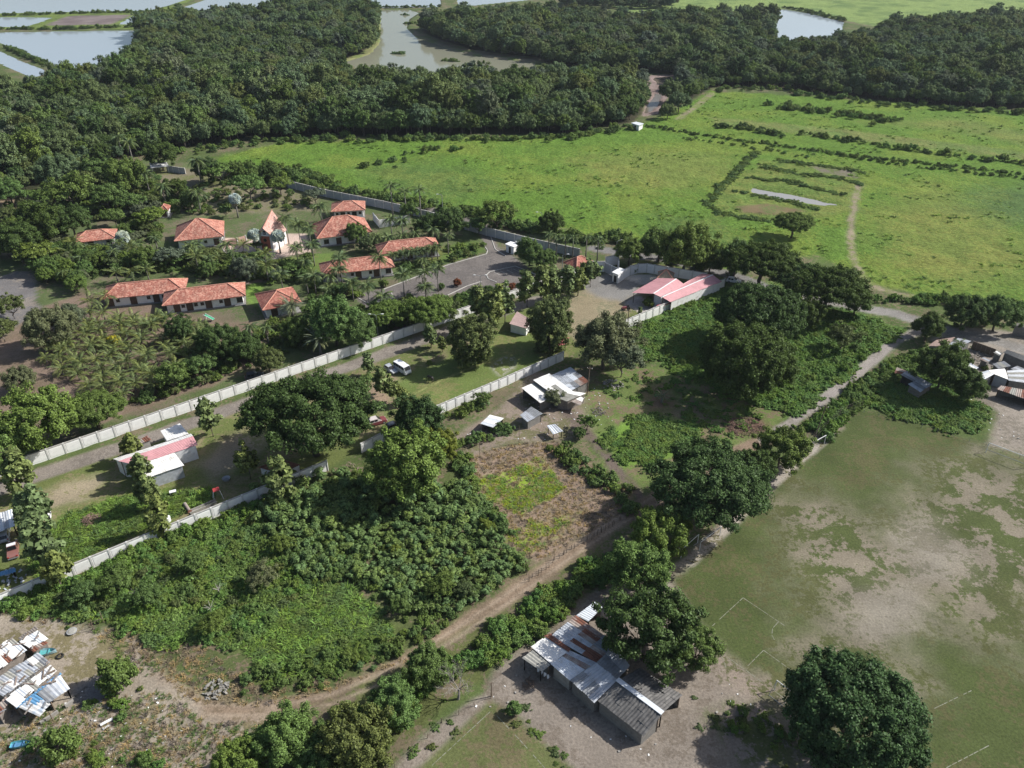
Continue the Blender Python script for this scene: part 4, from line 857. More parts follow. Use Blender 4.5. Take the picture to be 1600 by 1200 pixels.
shack('plywood_shack', 'shack with a wide grey sheet roof, middle one at the left edge', 'shack', z8, [
 ([(-120,660,2.6),(300,400,2.6),(388,470,2.4),(20,735,2.4)], 9, 2, [M_GALV, M_GALV, M_FIBREL, M_GALV, M_GALV, M_WROOF, M_FIBREL, M_GALV, M_GALVD], M_PLANK),
 ([(20,735,2.3),(270,560,2.3),(282,572,2.2),(40,752,2.2)], 3, 1, [M_FIBRE], None)], clutter=True, rag=.5)
e_, c_ = shack('banner_shack', 'open-sided shack with a white roof and a printed banner, nearest at the left edge', 'shack', z8, [
 ([(45,765,2.8),(395,494,2.8),(437,535,2.7),(120,820,2.7)], 9, 1, [M_WROOF, M_WROOF, M_BRIGHT, M_WROOF, M_FIBREL], M_PLANK, (0,)),
 ([(120,822,2.62),(465,557,2.62),(478,568,2.6),(132,832,2.6)], 2, 1, [M_TARP], None),
 ([(275,705,2.6),(475,582,2.6),(542,675,2.1),(380,787,2.1)], 3, 1, [M_GALVD, M_GALV, M_BRIGHT], M_PLANK, (1, 2)),
 ([(135,817,2.55),(275,722,2.55),(392,800,1.9),(298,892,1.6)], 2, 2, [M_PRINT, M_PRINT, M_TARP, M_PRINT], None),
 ([(-60,860,2.4),(45,745,2.5),(75,790,2.4),(-20,895,2.2)], 2, 1, [M_RUST, M_RUST2], M_PLANK)], clutter=True, rag=.5)
for a_, b_ in (((320,960,.0),(460,870,.0)), ((515,830,0),(580,785,0))): MB().bar(z8(*a_) - c_ + Vector((0, 0, .3)), z8(*b_) - c_ + Vector((0, 0, .3)), .25, .6).build('low_block_wall', M_CONC, e_)
for a_ in ((150,890),(255,920),(415,930)): MB().bar(z8(*a_, 0) - c_ - Vector((0, 0, .2)), z8(*a_, 0) - c_ + Vector((0, 0, 1.9)), .1).build('post', M_TIMBER, e_)
# settlement at the right edge
z2 = Z(1380, 480, 6.667)
shack('stilt_shack', 'small tin shack standing alone in the grass above the football field', 'shack', z2, [
 ([(115,685,2.4),(142,625,2.4),(238,660,2.4),(205,697,2.4)], 2, 1, [M_RUST, M_RUST2], None),
 ([(185,702,2.5),(250,664,2.5),(402,740,2.4),(335,782,2.4)], 3, 1, [M_GALVD, M_GALV], M_DARK, (0,)),
 ([(262,802,2.5),(395,738,2.5),(512,802,2.2),(385,882,2.2)], 4, 1, [M_GALV, M_GALVD, M_GALV], M_PLANK, (1,))])
shack('brick_ruin', 'half-built brick house with a pale sheet roof at the bend of the road', 'house', z2, [
 ([(475,400,2.6),(560,340,2.6),(752,310,2.6),(662,405,2.6)], 3, 1, [plain('dusty_pink_slab', (.36,.26,.215), .9)], M_BLOCK),
 ([(660,406,2.7),(780,320,2.7),(914,350,2.6),(766,436,2.6)], 4, 1, [M_FIBREL, M_GALV], M_BLOCK),
 ([(650,470,2.3),(690,425,2.3),(845,480,2.2),(750,512,2.2)], 3, 1, [M_BRIGHT, M_WROOF], M_PLANK)])
panel_wall('dark_fence', 'dark brown board fence beside the half-built brick house', [(1517,545),(1552,558)], 2.2, 1.0, M_TIMBER, coping=False, postw=.06)
shack('white_gabled_house', 'low house with a white gable roof beside the yard at the right edge', 'house', z2, [
 ([(1155,695,3.2),(1090,655,3.2),(980,690,2.5),(1010,775,2.5)], 3, 1, [M_BRIGHT, M_WROOF], M_BLOCK, (0,)),
 ([(1155,695,3.2),(1100,655,3.2),(1260,640,2.6),(1312,756,2.6)], 3, 1, [M_WROOF], M_GATE, (0,)),
 ([(1312,760,2.7),(1290,660,2.7),(1560,640,2.7),(1520,790,2.5)], 5, 1, [M_GALV, M_FIBREL], M_BLOCK)])
shack('rusty_roofed_house', 'low house with a rusty tin roof at the right edge of the yard', 'house', z2, [([(1225,815,2.4),(1560,880,2.4),(1560,985,2.1),(1185,852,2.1)], 6, 1, [M_RUST2, M_RUST, M_FIBREL], M_BLOCK, (2,))])
shack('roadside_house', 'grey walled house with a pale roof across the road, top right edge', 'house', z2, [([(1360,190,2.7),(1400,165,2.7),(1640,205,2.6),(1620,235,2.6)], 4, 1, [M_FIBREL], M_BLOCK)])
# ---------------------------------------------------------------- palms: trunk and single fronds
def frond_mesh(name, L, wd, droop, n, mat, seed, fold=.35):
    r = random.Random(seed); v = []; f = []
    def pt(t): return Vector((L * t * (1 - .18 * t * droop), 0, L * (.30 * t - droop * .62 * t * t)))
    prev = None
    for i in range(n + 1):
        t = i / n; p = pt(t); w_ = .035 * (1.2 - t); b = len(v); v += [p + Vector((0, w_, 0)), p - Vector((0, w_, 0))]
        if i: f.append((b - 2, b - 1, b + 1, b))
    for i in range(1, n + 1):
        t = i / n; p = pt(t); tip = pt(min(1, t + .02)); d = (pt(min(1, t + .05)) - pt(t - .05)).normalized()
        l = wd * math.sin(math.pi * min(.97, .12 + .84 * t) ** .9) * r.uniform(.85, 1.1) + .12
        for s in (-1, 1):
            q = (Vector((0, s, 0)) * .8 + d * .62 + Vector((0, 0, -fold * r.uniform(.5, 1.4)))).normalized(); w_ = L / n * .8; b = len(v)
            v += [p - d * w_ * .5, p + q * l * .55 - d * w_ * .55, p + q * l, p + q * l * .5 + d * w_ * .6]; f.append((b, b + 1, b + 2, b + 3))
    return mesh(name, v, f, mat)
def fan_mesh(name, L, rad, mat, seed):
    """fan leaf: stalk and a disc of folded segments"""
    r = random.Random(seed); v = []; f = []; st = Vector((L, 0, L * .35)); b = 0
    v += [Vector((0, .04, 0)), Vector((0, -.04, 0)), st + Vector((0, -.03, 0)), st + Vector((0, .03, 0))]; f.append((0, 1, 2, 3)); n = 14
    for i in range(n):
        a0 = R(-135 + 270 * i / n); a1 = R(-135 + 270 * (i + 1) / n); am = (a0 + a1) / 2; k = rad * r.uniform(.85, 1.05); b = len(v)
        e = lambda a, q, z: st + Vector((-.55 * math.cos(a) * q + z * 2, math.sin(a) * q, .8 * math.cos(a) * q + z))
        v += [st, e(a0, k * .7, -.06), e(am, k, -.10 * k), e(am, k * .6, .06)]; f.append((b, b + 1, b + 2, b + 3))
        b = len(v); v += [st, e(am, k * .6, .06), e(am, k, -.10 * k), e(a1, k * .7, -.06)]; f.append((b, b + 1, b + 2, b + 3))
    return mesh(name, v, f, mat)
FROND = {'coconut': [frond_mesh('frond', 3.3, .66, .5 + .25 * i, 13, M_LEAF['coconut'], i) for i in range(3)],
 'royal': [frond_mesh('frond', 2.5, .7, .8 + .25 * i, 10, M_LEAF['palm'], 10 + i, .6) for i in range(3)],
 'date': [frond_mesh('frond', 3.6, .45, .45 + .2 * i, 15, M_LEAF['date'], 20 + i, .25) for i in range(3)],
 'silver': [fan_mesh('frond', 1.0, 1.25, M_LEAF['silver'], 30 + i) for i in range(3)],
 'weeping': [frond_mesh('frond', 3.0, .7, 1.15 + .2 * i, 11, M_LEAF['palm'], 40 + i, .9) for i in range(3)]}
TRK = {}
def palm(kind_, x, y, h, size, label, name='palm_tree', group=None, n=15, tr=.16, lean=.0, mat=None, hang=False):
    e = empty(name, (x, y, gz(x, y)), rnd.uniform(0, 6.28), label, 'palm tree', group)
    key = (kind_, round(h), round(lean, 2))
    if key not in TRK: TRK[key] = MB().tube([(0, 0, -.3), (lean * .3, 0, round(h) * .4), (lean, 0, round(h))], [tr * 1.5, tr, tr * .75], 7).mesh('trunk', M_PALMBARK, True)
    t = ob('trunk', TRK[key], e); t.scale.z = h / round(h) if round(h) else 1
    for i in range(n):
        f = ob('frond', FROND[kind_][rnd.randrange(3)], e, mat); k = i / n
        f.location = (lean, 0, h - .05 + .2 * k); f.scale = (size * rnd.uniform(.85, 1.1),) * 3
        up = R(62 - 82 * (1 - k) ** .8) if kind_ != 'silver' else R(100 - 150 * (1 - k))
        f.rotation_euler = (rnd.uniform(-.2, .2), -up * .8, i * 2.399 + rnd.uniform(-.25, .25))
    if hang:
        m = MB()
        for i in range(9): a = i * .7; m.bar((.12 * math.cos(a) + lean, .12 * math.sin(a), h - .1), (.55 * math.cos(a) + lean, .55 * math.sin(a), h - 1.5 - .3 * (i % 3)), .28, .05)
        m.build('dead_fronds', M_STRAWB, e)
    return e
def palm_px(kind_, u, v, h, size, label, **kw):
    p = P(u, v, h); return palm(kind_, p.x, p.y, h, size, label, **kw)
GROVE = [(150,492),(235,492),(318,512),(335,545),(300,590),(250,622),(185,640),(120,612),(70,585),(62,560),(110,525)]
for x, y in fill(GROVE, 4.4, jit=.32, seed=21):
    palm('coconut', x, y, rnd.uniform(1.2, 3.0), rnd.uniform(.8, 1.1), 'short coconut palm in the bare-soil grove beside the long white wall', 'coconut_palm', 'coconut palms of the grove', 18, .15, rnd.choice([0, .3]))
for u, v in ((180,425),(205,424),(228,420),(188,505),(140,470),(165,462)): palm_px('coconut', u, v, 3.5, 1.15, 'coconut palm against the back of the leftmost long tiled house', name='coconut_palm', group='coconut palms behind the long house', n=13)
for u, v, h, lb in ((445,340,9,'tall thin palm right of the chapel, left one of a clump'),(465,350,9,'tall thin palm right of the chapel, middle one of a clump'),(482,356,8.5,'tall thin palm right of the chapel, right one of a clump'),
 (462,386,7,'slim palm on the lawn in front of the right pavilion'),(487,382,7,'slim palm just left of the right pavilion porch'),(530,404,8,'palm standing in front of the long white house roof'),
 (528,420,6,'short palm below the long white house roof'),(592,402,8.5,'tall dark palm before the right part of the long white house'),(549,440,6,'slim palm left of the turning circle'),(490,430,6,'bushy palm at the left corner of the long white house'),
 (478,434,5,'low palm left of the long white house'),(574,445,8,'tall palm on the edge of the turning circle'),(629,428,7.5,'palm on the kerb right of the long white house'),(663,424,7.5,'palm beside the drive, second from the long white house'),
 (683,418,7.5,'palm beside the drive, third from the long white house'),(664,447,4,'small palm in the drive bed'),(438,428,5,'short palm beside the garden path'),(598,462,5,'spiky palm in the round bed of the turning circle')):
    palm_px('royal', u, v, h, 1.4, lb, name='slim_palm', n=20, tr=.14)
for i in range(9): palm_px('royal', 614 + i * 8.6, 397 - i * 1.5, 4.2, 1.0, 'dense short palm in the row along the front of the rear long house', name='row_palm', group='row of palms along the rear long house', n=18, tr=.12)
for u, v, h, lb in ((610,341,7,'bushy palm in front of the white service yard, left one'),(628,344,7,'bushy palm in front of the white service yard, right one'),(588,370,4.5,'feathery palm at the back of the rear long house, first from left'),(606,371,4.5,'feathery palm at the back of the rear long house, second'),(628,368,4.5,'feathery palm at the back of the rear long house, third'),(648,364,4.5,'feathery palm at the back of the rear long house, fourth'),(676,358,5,'feathery palm at the back of the rear long house, rightmost')):
    palm_px('weeping', u, v, h, 1.3, lb, n=20, tr=.18)
for u, v, h, lb in ((610,290,12,'tall royal palm by the back wall, left one of three'),(632,298,10,'tall royal palm by the back wall, middle one of three'),(655,296,12,'tall royal palm by the back wall, right one of three')): palm_px('royal', u, v, h, 1.35, lb, name='royal_palm', n=13, tr=.2)
for u, v, h, lb in ((184,214,9,'tall palm rising at the edge of the wood'),(200,222,9,'second tall palm at the edge of the wood'),(307,250,10,'tall bushy palm right of the open white shed'),(226,270,8,'feather palm with a bare trunk below the open white shed'),(253,292,6,'palm with hanging dead fronds behind the kiosk'),(307,300,8,'bushy palm behind the left pavilion'),(500,322,6,'bushy palm at the left of the small back house')):
    palm_px('weeping', u, v, h, 1.6, lb, n=22, tr=.24, hang='dead' in lb)
for u, v, h, lb in ((367,312,6.5,'silver-blue fan palm alone behind the chapel'),(397,368,5.5,'silver-blue fan palm left of the chapel door'),(434,370,5.5,'silver-blue fan palm right of the chapel door'),(191,371,4,'silver-blue fan palm beside the leftmost tiled house')):
    palm_px('silver', u, v, h, 1.5, lb, name='silver_palm', n=36, tr=.22, hang='alone' in lb)
for u, v, h, lb in ((455,478,3.2,'large date palm in front of the small tiled house'),(498,530,4.5,'large date palm leaning over the long white wall')): palm_px('date', u, v, h, 1.25, lb, name='date_palm', n=30, tr=.3)
for u, v, h, lb in ((390,510,6,'shaggy palm below the small tiled house, left one'),(415,512,5,'shaggy palm below the small tiled house, right one'),(98,425,4,'short palm in front of the leftmost tiled house'),(135,385,4,'feathery palm by the leftmost tiled house')): palm_px('weeping', u, v, h, .9, lb, n=15, hang='shaggy' in lb)
for i, (u, v) in enumerate(((858,366),(870,370),(884,371),(896,372),(917,370),(935,374))): palm_px('weeping', u, v, 7, 1.05, ['weeping palm', 'drooping palm', 'hanging palm'][i % 3] + ' in the row behind the gatehouse, ' + ['first from left', 'second from left', 'third from left', 'third from right', 'second from right', 'rightmost'][i], name='weeping_palm', n=16, tr=.16)
palm_px('date', 1035, 620, 1.4, .62, 'small dark cycad-like palm standing alone in the clearing', name='stub_palm', n=18, tr=.25)
palm_px('royal', 1500, 535, 2.5, .8, 'small palm between the brown fence and the road', n=12)

# ---------------------------------------------------------------- trees one by one
M_LEAF['newgrass'] = leafmat('leaf_newgrass', (.27,.36,.04)); M_LEAF['limetree'] = leafmat('leaf_limetree', (.135,.195,.042))
TR = [
 ('mango',1338,1116,118,'mango','huge round dense dark green tree at the bottom right of the football field','mango_tree'),
 ('broad',1010,978,80,'dark','big dark tree overhanging the right side of the long tin house','shade_tree'),
 ('broad',1088,1012,42,'mid','lighter leafy tree hugging the big dark tree by the long tin house','tree'),
 ('broad',996,884,54,'bright','pale leafy tree above the long tin house, lower of two','tree'),
 ('broad',1036,832,50,'bright','pale leafy tree above the long tin house, upper of two','tree'),
 ('rain',1108,762,104,'dark','broad dark tree spreading over the dirt track by the football field','shade_tree'),
 ('broad',1222,698,44,'mid','leafy tree on the corner beside the far football goal','tree'),
 ('broad',1178,728,36,'dark','dark tree tucked between the broad dark tree and the corner tree','tree'),
 ('broad',666,1040,40,'mid','upright green tree beside the bare grey tree on the track','tree'),
 ('broad',614,1098,46,'bright','rounded green tree in the bottom row, above the small pitch path','tree'),
 ('broad',556,1152,62,'olive','wide olive-green tree at the bottom edge of the picture','tree'),
 ('broad',440,1152,54,'bright','bright green tree at the bottom edge, left of the olive one','tree'),
 ('broad',372,1196,46,'bright','bright green tree cut by the bottom edge','tree'),
 ('broad',502,1182,42,'mid','green tree between the olive and the bright tree at the bottom edge','tree'),
 ('rain',486,652,110,'deep','enormous dark green tree spreading over the road and wall','rain_tree'),
 ('broad',632,722,72,'bright','yellow-green tree beside the white wall piece','tree'),
 ('broad',688,692,30,'lime','brightest yellow-green tree top beside the dry lot','tree'),
 ('broad',652,654,45,'dark','dark tree at the corner of the van lawn','tree'),
 ('broad',50,652,64,'bright','large light green tree at the left edge beside the long wall','tree'),
 ('rain',146,642,50,'mid','fine-leaved dark tree overhanging the long wall at left','tree'),
 ('broad',-10,700,50,'bright','green tree cut by the left edge, beside the road','tree'),
 ('vine',735,526,40,'olive','tall tree smothered in creeper on the van lawn','vine_covered_tree'),
 ('vine',860,500,41,'olive','tall tree smothered in creeper at the corner of the compound yard','vine_covered_tree'),
 ('broad',946,530,54,'grey','wide grey-green tree above the tin roofed house','tree'),
 ('airy',972,558,42,'grey','grey-green tree overlapping the wide one above the tin roofed house','tree'),
 ('rain',1193,412,60,'deep','dark spreading tree beside the far end of the pink roof','shade_tree'),
 ('mango',1188,488,72,'deep','dark spreading tree in the vine field, middle one of the big cluster','shade_tree'),
 ('mango',1170,558,82,'deep','largest dark tree of the cluster above the clearing','shade_tree'),
 ('rain',1296,452,64,'deep','wide dark tree over the road bend, below the meadow','shade_tree'),
 ('rain',1246,436,46,'deep','dark spreading tree between the white car and the road bend','shade_tree'),
 ('broad',1150,404,34,'dark','dark tree behind the far end of the pink roof','tree'),
 ('broad',1262,486,30,'dark','dark bushy tree below the road bend','tree'),
 ('broad',1340,470,26,'mid','green tree at the foot of the meadow track','tree'),
 ('broad',1074,386,48,'mid','green tree behind the curved white wall, large middle one','tree'),
 ('broad',1032,380,32,'mid','green tree behind the curved white wall, left one','tree'),
 ('broad',1112,402,30,'dark','dark tree behind the curved white wall, right one','tree'),
 ('broad',985,392,26,'mid','green tree beside the road behind the gate wall','tree'),
 ('airy',1320,526,30,'olive','thin olive tree inside the bend of the paved road','tree'),
 ('broad',1452,508,27,'dark','dark rounded tree at the fork of the paved road','tree'),
 ('broad',1478,570,46,'dark','dense dark tree between the stilt shack and the brick ruin','tree'),
 ('broad',1516,602,32,'dark','dark tree in front of the white gabled house','tree'),
 ('broad',1510,486,34,'dark','dark tree on the far side of the paved road, left','tree'),
 ('broad',1562,488,34,'mid','green tree on the far side of the paved road, right','tree'),
 ('rain',1240,350,34,'mid','lone spreading tree in the meadow','meadow_tree'),
 ('airy',866,622,20,'grey','small grey-green tree in front of the tin roofed house','tree'),
 ('airy',918,660,18,'bright','small leafy tree right of the tin roofed house','tree'),
 ('broad',905,676,11,'mid','little tree at the head of the footpath','tree'),
 ('airy',754,622,15,'mid','small thin tree beside the white slatted shelter','tree'),
 ('broad',78,508,40,'grey','grey-green tree at the left of the coconut grove, nearer the road','tree'),
 ('broad',112,492,22,'grey','smaller grey-green tree touching the coconut grove','tree'),
 ('airy',16,478,26,'olive','thin olive tree beside the side road at the left edge','tree'),
 ('airy',0,515,26,'olive','thin olive tree cut by the left edge','tree'),
 ('broad',28,592,26,'grey','grey-green tree behind the large light green tree','tree'),
 ('shrub',178,531,11,'yellow','small bright yellow flowering tree in the coconut grove','flowering_tree'),
 ('vine',278,512,22,'dark','dense dark tree right of the coconut grove, beside the long house','tree'),
 ('airy',268,588,32,'mid','thin tree leaning by the long wall, left one','tree'),
 ('airy',312,572,26,'mid','thin tree by the long wall, right one','tree'),
 ('broad',338,530,34,'dark','dark leafy tree right of the coconut grove','tree'),
 ('broad',384,542,28,'dark','dark tree behind the wall, left of the olive round tree','tree'),
 ('broad',418,562,26,'olive','rounded olive tree against the long white wall','tree'),
 ('broad',520,500,46,'bright','large bright green tree between the date palms','tree'),
 ('broad',556,516,34,'mid','green tree just behind the long wall beside the date palm','tree'),
 ('broad',462,516,26,'mid','green tree under the large date palm','tree'),
 ('rain',606,492,36,'bright','flat-topped green tree near the double street lamp, left one','tree'),
 ('rain',668,488,44,'bright','flat-topped green tree below the car park, right one','tree'),
 ('mesquite',264,402,26,'grey','flat-topped grey tree in front of the left pavilion','mesquite_tree'),
 ('mesquite',182,394,20,'grey','small grey tree by the leftmost tiled house, left one of two','mesquite_tree'),
 ('mesquite',200,400,18,'grey','small grey tree by the leftmost tiled house, right one of two','mesquite_tree'),
 ('broad',224,402,22,'mid','round tree in the middle of the garden lawn','tree'),
 ('airy',328,398,18,'olive','pale leafy tree beside the garden path, upper one','tree'),
 ('broad',322,420,16,'mid','round shrub tree behind the long houses','tree'),
 ('broad',382,420,24,'grey','grey round tree left of the straight garden path','tree'),
 ('mesquite',402,384,13,'olive','small olive tree left of the silver palm','mesquite_tree'),
 ('broad',196,272,36,'mid','tall rounded tree left of the open white shed','tree'),
 ('mesquite',388,292,32,'bright','flat light green tree behind the chapel, left one','mesquite_tree'),
 ('mesquite',438,290,24,'mid','flat green tree behind the chapel, right one','mesquite_tree'),
 ('mesquite',492,306,20,'grey','flat grey tree left of the small back house','mesquite_tree'),
 ('mesquite',342,270,26,'bright','flat light green tree right of the tall bushy palm','mesquite_tree'),
 ('airy',108,300,42,'mid','thin tree behind the green court, left part','tree'),
 ('airy',165,306,30,'mid','thin tree behind the leftmost tiled house','tree'),
 ('broad',64,344,40,'dark','dark tree left of the leftmost tiled house, upper one','tree'),
 ('broad',112,344,32,'dark','dark tree just behind the leftmost tiled house','tree'),
 ('broad',24,372,36,'dark','dark tree at the left edge below the green court','tree'),
 ('mesquite',236,340,26,'bright','flat bright tree left of the left pavilion','mesquite_tree'),
 ('mesquite',178,340,22,'mid','flat green tree above the leftmost tiled roof','mesquite_tree'),
 ('broad',14,298,26,'bright','light green round tree at the left edge by the wood','tree'),
 ('mesquite',56,398,34,'lime','lime green flat tree at the left below the dark trees','mesquite_tree'),
 ('airy',776,334,34,'mid','thin tree behind the bluish wall above the drive','tree'),
 ('broad',862,346,22,'dark','dark tree beside the street lamp on the meadow edge','tree'),
 ('broad',700,346,26,'dark','dark tree where the drive meets the back wall','tree'),
 ('broad',668,352,22,'dark','dark tree left of the drive by the back wall','tree'),
 ('airy',748,352,20,'mid','small thin tree beside the drive','tree'),
 ('broad',556,364,20,'mid','leafy tree in front of the right pavilion roof','tree'),
 ('broad',576,380,16,'olive','pale leafy tree right of the right pavilion','tree'),
 ('broad',828,392,26,'mid','leafy tree right of the entrance hut','tree'),
 ('broad',852,404,20,'mid','small tree between the entrance hut and the gatehouse','tree'),
 ('shrub',1014,471,10,'mid','small round tree in front of the pink roofs','tree'),
 ('shrub',991,421,6,'mid','little climbing bush on the curved white wall','shrub'),
 ('shrub',180,1052,32,'mid','solitary dark round bush in the dirt yard at left','shrub'),
 ('shrub',92,1160,34,'mid','low bush at the bottom left corner','shrub'),
 ('shrub',803,1106,14,'bright','small bush at the corner of the small pitch','shrub'),
 ('broad',322,264,22,'dark','dark tree under the tall bushy palm by the white shed','tree'),
 ('broad',296,312,18,'dark','dark tree just behind the left pavilion','tree'),
 ('broad',274,294,18,'dark','dark tree right of the palm with dead fronds','tree'),
 ('mesquite',140,288,36,'olive','flat olive tree between the wood and the green court','mesquite_tree'),
 ('mesquite',206,318,26,'mid','flat green tree left of the kiosk','mesquite_tree'),
 ('broad',150,268,30,'mid','rounded tree at the foot of the wood, left of the tall rounded tree','tree'),
 ('broad',250,240,26,'dark','dark tree right behind the open white shed','tree'),
 ('broad',90,268,34,'mangrove','dull green tree at the foot of the wood on the far left','tree'),
 ('mesquite',352,330,14,'mid','low tree behind the right corner of the left pavilion','mesquite_tree'),
 ('broad',420,268,18,'dark','dark tree on the meadow edge behind the chapel','tree'),
 ('broad',368,262,16,'mid','green tree on the meadow edge right of the white shed','tree'),
 ('broad',1048,140,20,'mangrove','mangrove tree on the right bank of the creek, upper one','mangrove_tree'),
 ('broad',1062,158,18,'mangrove','mangrove tree on the right bank of the creek, middle one','mangrove_tree'),
 ('broad',1044,172,14,'mangrove','mangrove tree on the right bank of the creek, lower one','mangrove_tree'),
 ('airy',640,330,20,'mid','thin tree before the back wall, beside the royal palms','tree'),
]
for k, u, v, r_, mt, lb, nm in TR: put_px(k, u, v, r_, mt, lb, nm, 'shrub' if nm == 'shrub' else 'tree')
# young teak trees with big leaves
for u, v, r_, lb in ((325,648,20,'slim young teak on the roadside above the pink and white shed'),(202,694,17,'young teak left of the pink and white shed, uppermost of the row'),(216,728,19,'young teak left of the pink and white shed, second of the row'),(228,764,21,'young teak left of the pink and white shed, third of the row'),(243,800,24,'young teak left of the pink and white shed, lowest of the row'),
 (384,716,20,'young teak right of the pink and white shed'),(436,744,27,'leafy young teak at the end of the wall below the huge tree'),(22,732,28,'young teak at the left edge, uppermost of the cluster by the scrap yard'),(46,790,30,'flowering teak in the cluster by the scrap yard'),(62,842,32,'teak in the middle of the cluster by the scrap yard'),(84,884,24,'lowest teak of the cluster by the scrap yard'),
 (573,566,12,'young teak beside the road, left of the van'),(596,592,15,'young teak just below the silver car'),(612,604,14,'young teak right below the silver car'),(628,614,11,'young teak at the corner of the sandy patch'),(672,520,13,'young teak by the road near the creeper-covered tree'),(690,534,9,'tiny teak beside the creeper-covered tree'),
 (770,476,24,'teak left of the creeper-covered tree by the yard'),(788,468,20,'teak on the road end below the car park'),(824,446,18,'teak in the row along the compound wall, first from left'),(846,440,19,'teak in the row along the compound wall, second from left'),(866,436,18,'teak in the row along the compound wall, third from left'),(886,436,16,'teak in the row along the compound wall, fourth from left'),(904,434,15,'teak in the row along the compound wall, fifth from left'),(924,420,15,'teak in the row nearest the gate'),(910,426,12,'small teak beside the gatehouse'),
 (745,470,18,'teak behind the long wall below the car park'),(1000,486,5,'sapling at the corner of the compound yard')):
    put_px('teak', u, v, r_, 'teak', lb, 'teak_tree', 'tree', None, .95)
# bare tree
def bare_tree():
    c = P(716, 1092); e = empty('bare_tree', c, 0, 'leafless grey tree beside the bend of the dirt track', 'tree'); r_ = random.Random(5); mb = plain('grey_bark', (.26,.235,.205), .95, .2, 3)
    t = MB().tube([(0, 0, -.3), (.15, .1, 1.1), (.1, .2, 1.8)], [.24, .18, .16], 7).build('trunk', mb, e)
    m = MB()
    def grow(p, d, L, r, k):
        q = p + d * L; m.tube([p, p.lerp(q, .5) + Vector((r_.gauss(0, .06), r_.gauss(0, .06), 0)) * L, q], [r, r * .75, r * .5], 5 if k < 2 else 3, False)
        if k < 5:
            for _ in range(3 if k < 4 else 2): grow(q, (d + Vector((r_.gauss(0, .48), r_.gauss(0, .48), r_.uniform(-.1, .35)))).normalized(), L * r_.uniform(.62, .85), r * .55, k + 1)
    for i in range(5): a = i * 1.26; grow(Vector((.1, .2, 1.7)), Vector((math.cos(a) * .6, math.sin(a) * .6, .8)).normalized(), 1.35, .1, 0)
    m.build('branches', mb, e)
bare_tree()
# smaller garden trees filling the grounds between the houses
HOUSES = [[(150,430),(300,425),(300,500),(150,500)],[(245,435),(395,435),(395,515),(245,515)],[(100,350),(190,345),(190,395),(100,395)],[(255,335),(395,335),(395,400),(255,400)],[(390,330),(480,330),(480,412),(390,412)],[(480,330),(600,325),(600,392),(480,392)],[(510,308),(585,308),(585,340),(510,340)],[(575,370),(700,365),(700,412),(575,412)],[(490,395),(630,390),(630,450),(490,450)],[(400,445),(485,440),(485,500),(400,500)],[(550,455),(850,370),(860,440),(700,470),(600,490)],[(225,245),(300,245),(300,275),(225,275)],[(384,435),(415,435),(415,490),(384,490)], [(-50,415),(65,415),(70,500),(-50,540)], GROVE]
LM = [('the leftmost tiled house', 146, 372), ('the left long house', 215, 455), ('the nearest long house', 320, 470), ('the left pavilion', 310, 365), ('the chapel', 420, 385), ('the right pavilion', 538, 362), ('the house facing the car park', 560, 425), ('the small tiled house', 440, 470), ('the side road', 40, 450), ('the green court', 42, 322), ('the open white shed', 250, 262), ('the kiosk', 256, 325), ('the turning circle', 590, 468), ('the straight garden path', 420, 430), ('the garden lawn', 240, 410), ('the wood edge at left', 60, 300), ('the lime green tree', 56, 398)]
LMW = [(a, P(u, v)) for a, u, v in LM]; GARDEN = []
ORD = ['first', 'second', 'third', 'fourth', 'fifth', 'sixth', 'seventh', 'eighth', 'ninth', 'tenth', 'eleventh', 'twelfth', 'thirteenth', 'fourteenth', 'fifteenth']
def garden_label(e, x, y, k, mt):
    nm = min(LMW, key=lambda q: (q[1].x - x) ** 2 + (q[1].y - y) ** 2)[0]
    GARDEN.append((e, '%s %s near %s' % ({'mid': 'green', 'bright': 'light green', 'grey': 'grey-green', 'olive': 'olive green', 'dark': 'dark green'}[mt], {'broad': 'round-crowned tree', 'airy': 'thin-crowned tree', 'mesquite': 'flat-crowned tree', 'shrub': 'rounded shrub'}[k], nm), x / y))
gfill = np.concatenate([fill([(60,400),(150,395),(235,400),(350,410),(480,400),(500,450),(560,470),(500,500),(400,500),(330,430),(140,440),(60,450)], 4.8, seed=31, excl=HOUSES), fill([(-20,330),(110,300),(230,290),(260,330),(250,380),(100,400),(-20,420)], 5.4, seed=32, excl=HOUSES)])
for i, (x, y) in enumerate(gfill):
    k = rnd.choice(['broad', 'airy', 'mesquite', 'shrub', 'shrub']); 
    mt_ = rnd.choice(['mid', 'bright', 'grey', 'olive', 'mid']); e_ = put(k, x, y, rnd.uniform(2.2, 3.6) if k != 'shrub' else rnd.uniform(1.3, 2.1), mt_, '', 'garden_tree' if k != 'shrub' else 'garden_shrub', 'tree' if k != 'shrub' else 'shrub', 'small garden trees among the tiled houses')
    garden_label(e_, x, y, k, mt_)
for i, (x, y) in enumerate(fill([(-40,425),(60,395),(150,400),(150,470),(60,450)], 5.5, seed=33, excl=HOUSES)):
    mt_ = rnd.choice(['mid', 'bright', 'bright', 'dark']); e_ = put('broad', x, y, rnd.uniform(2.4, 3.6), mt_, '', 'garden_tree', 'tree', 'trees in the planting left of the long houses'); garden_label(e_, x, y, 'broad', mt_)
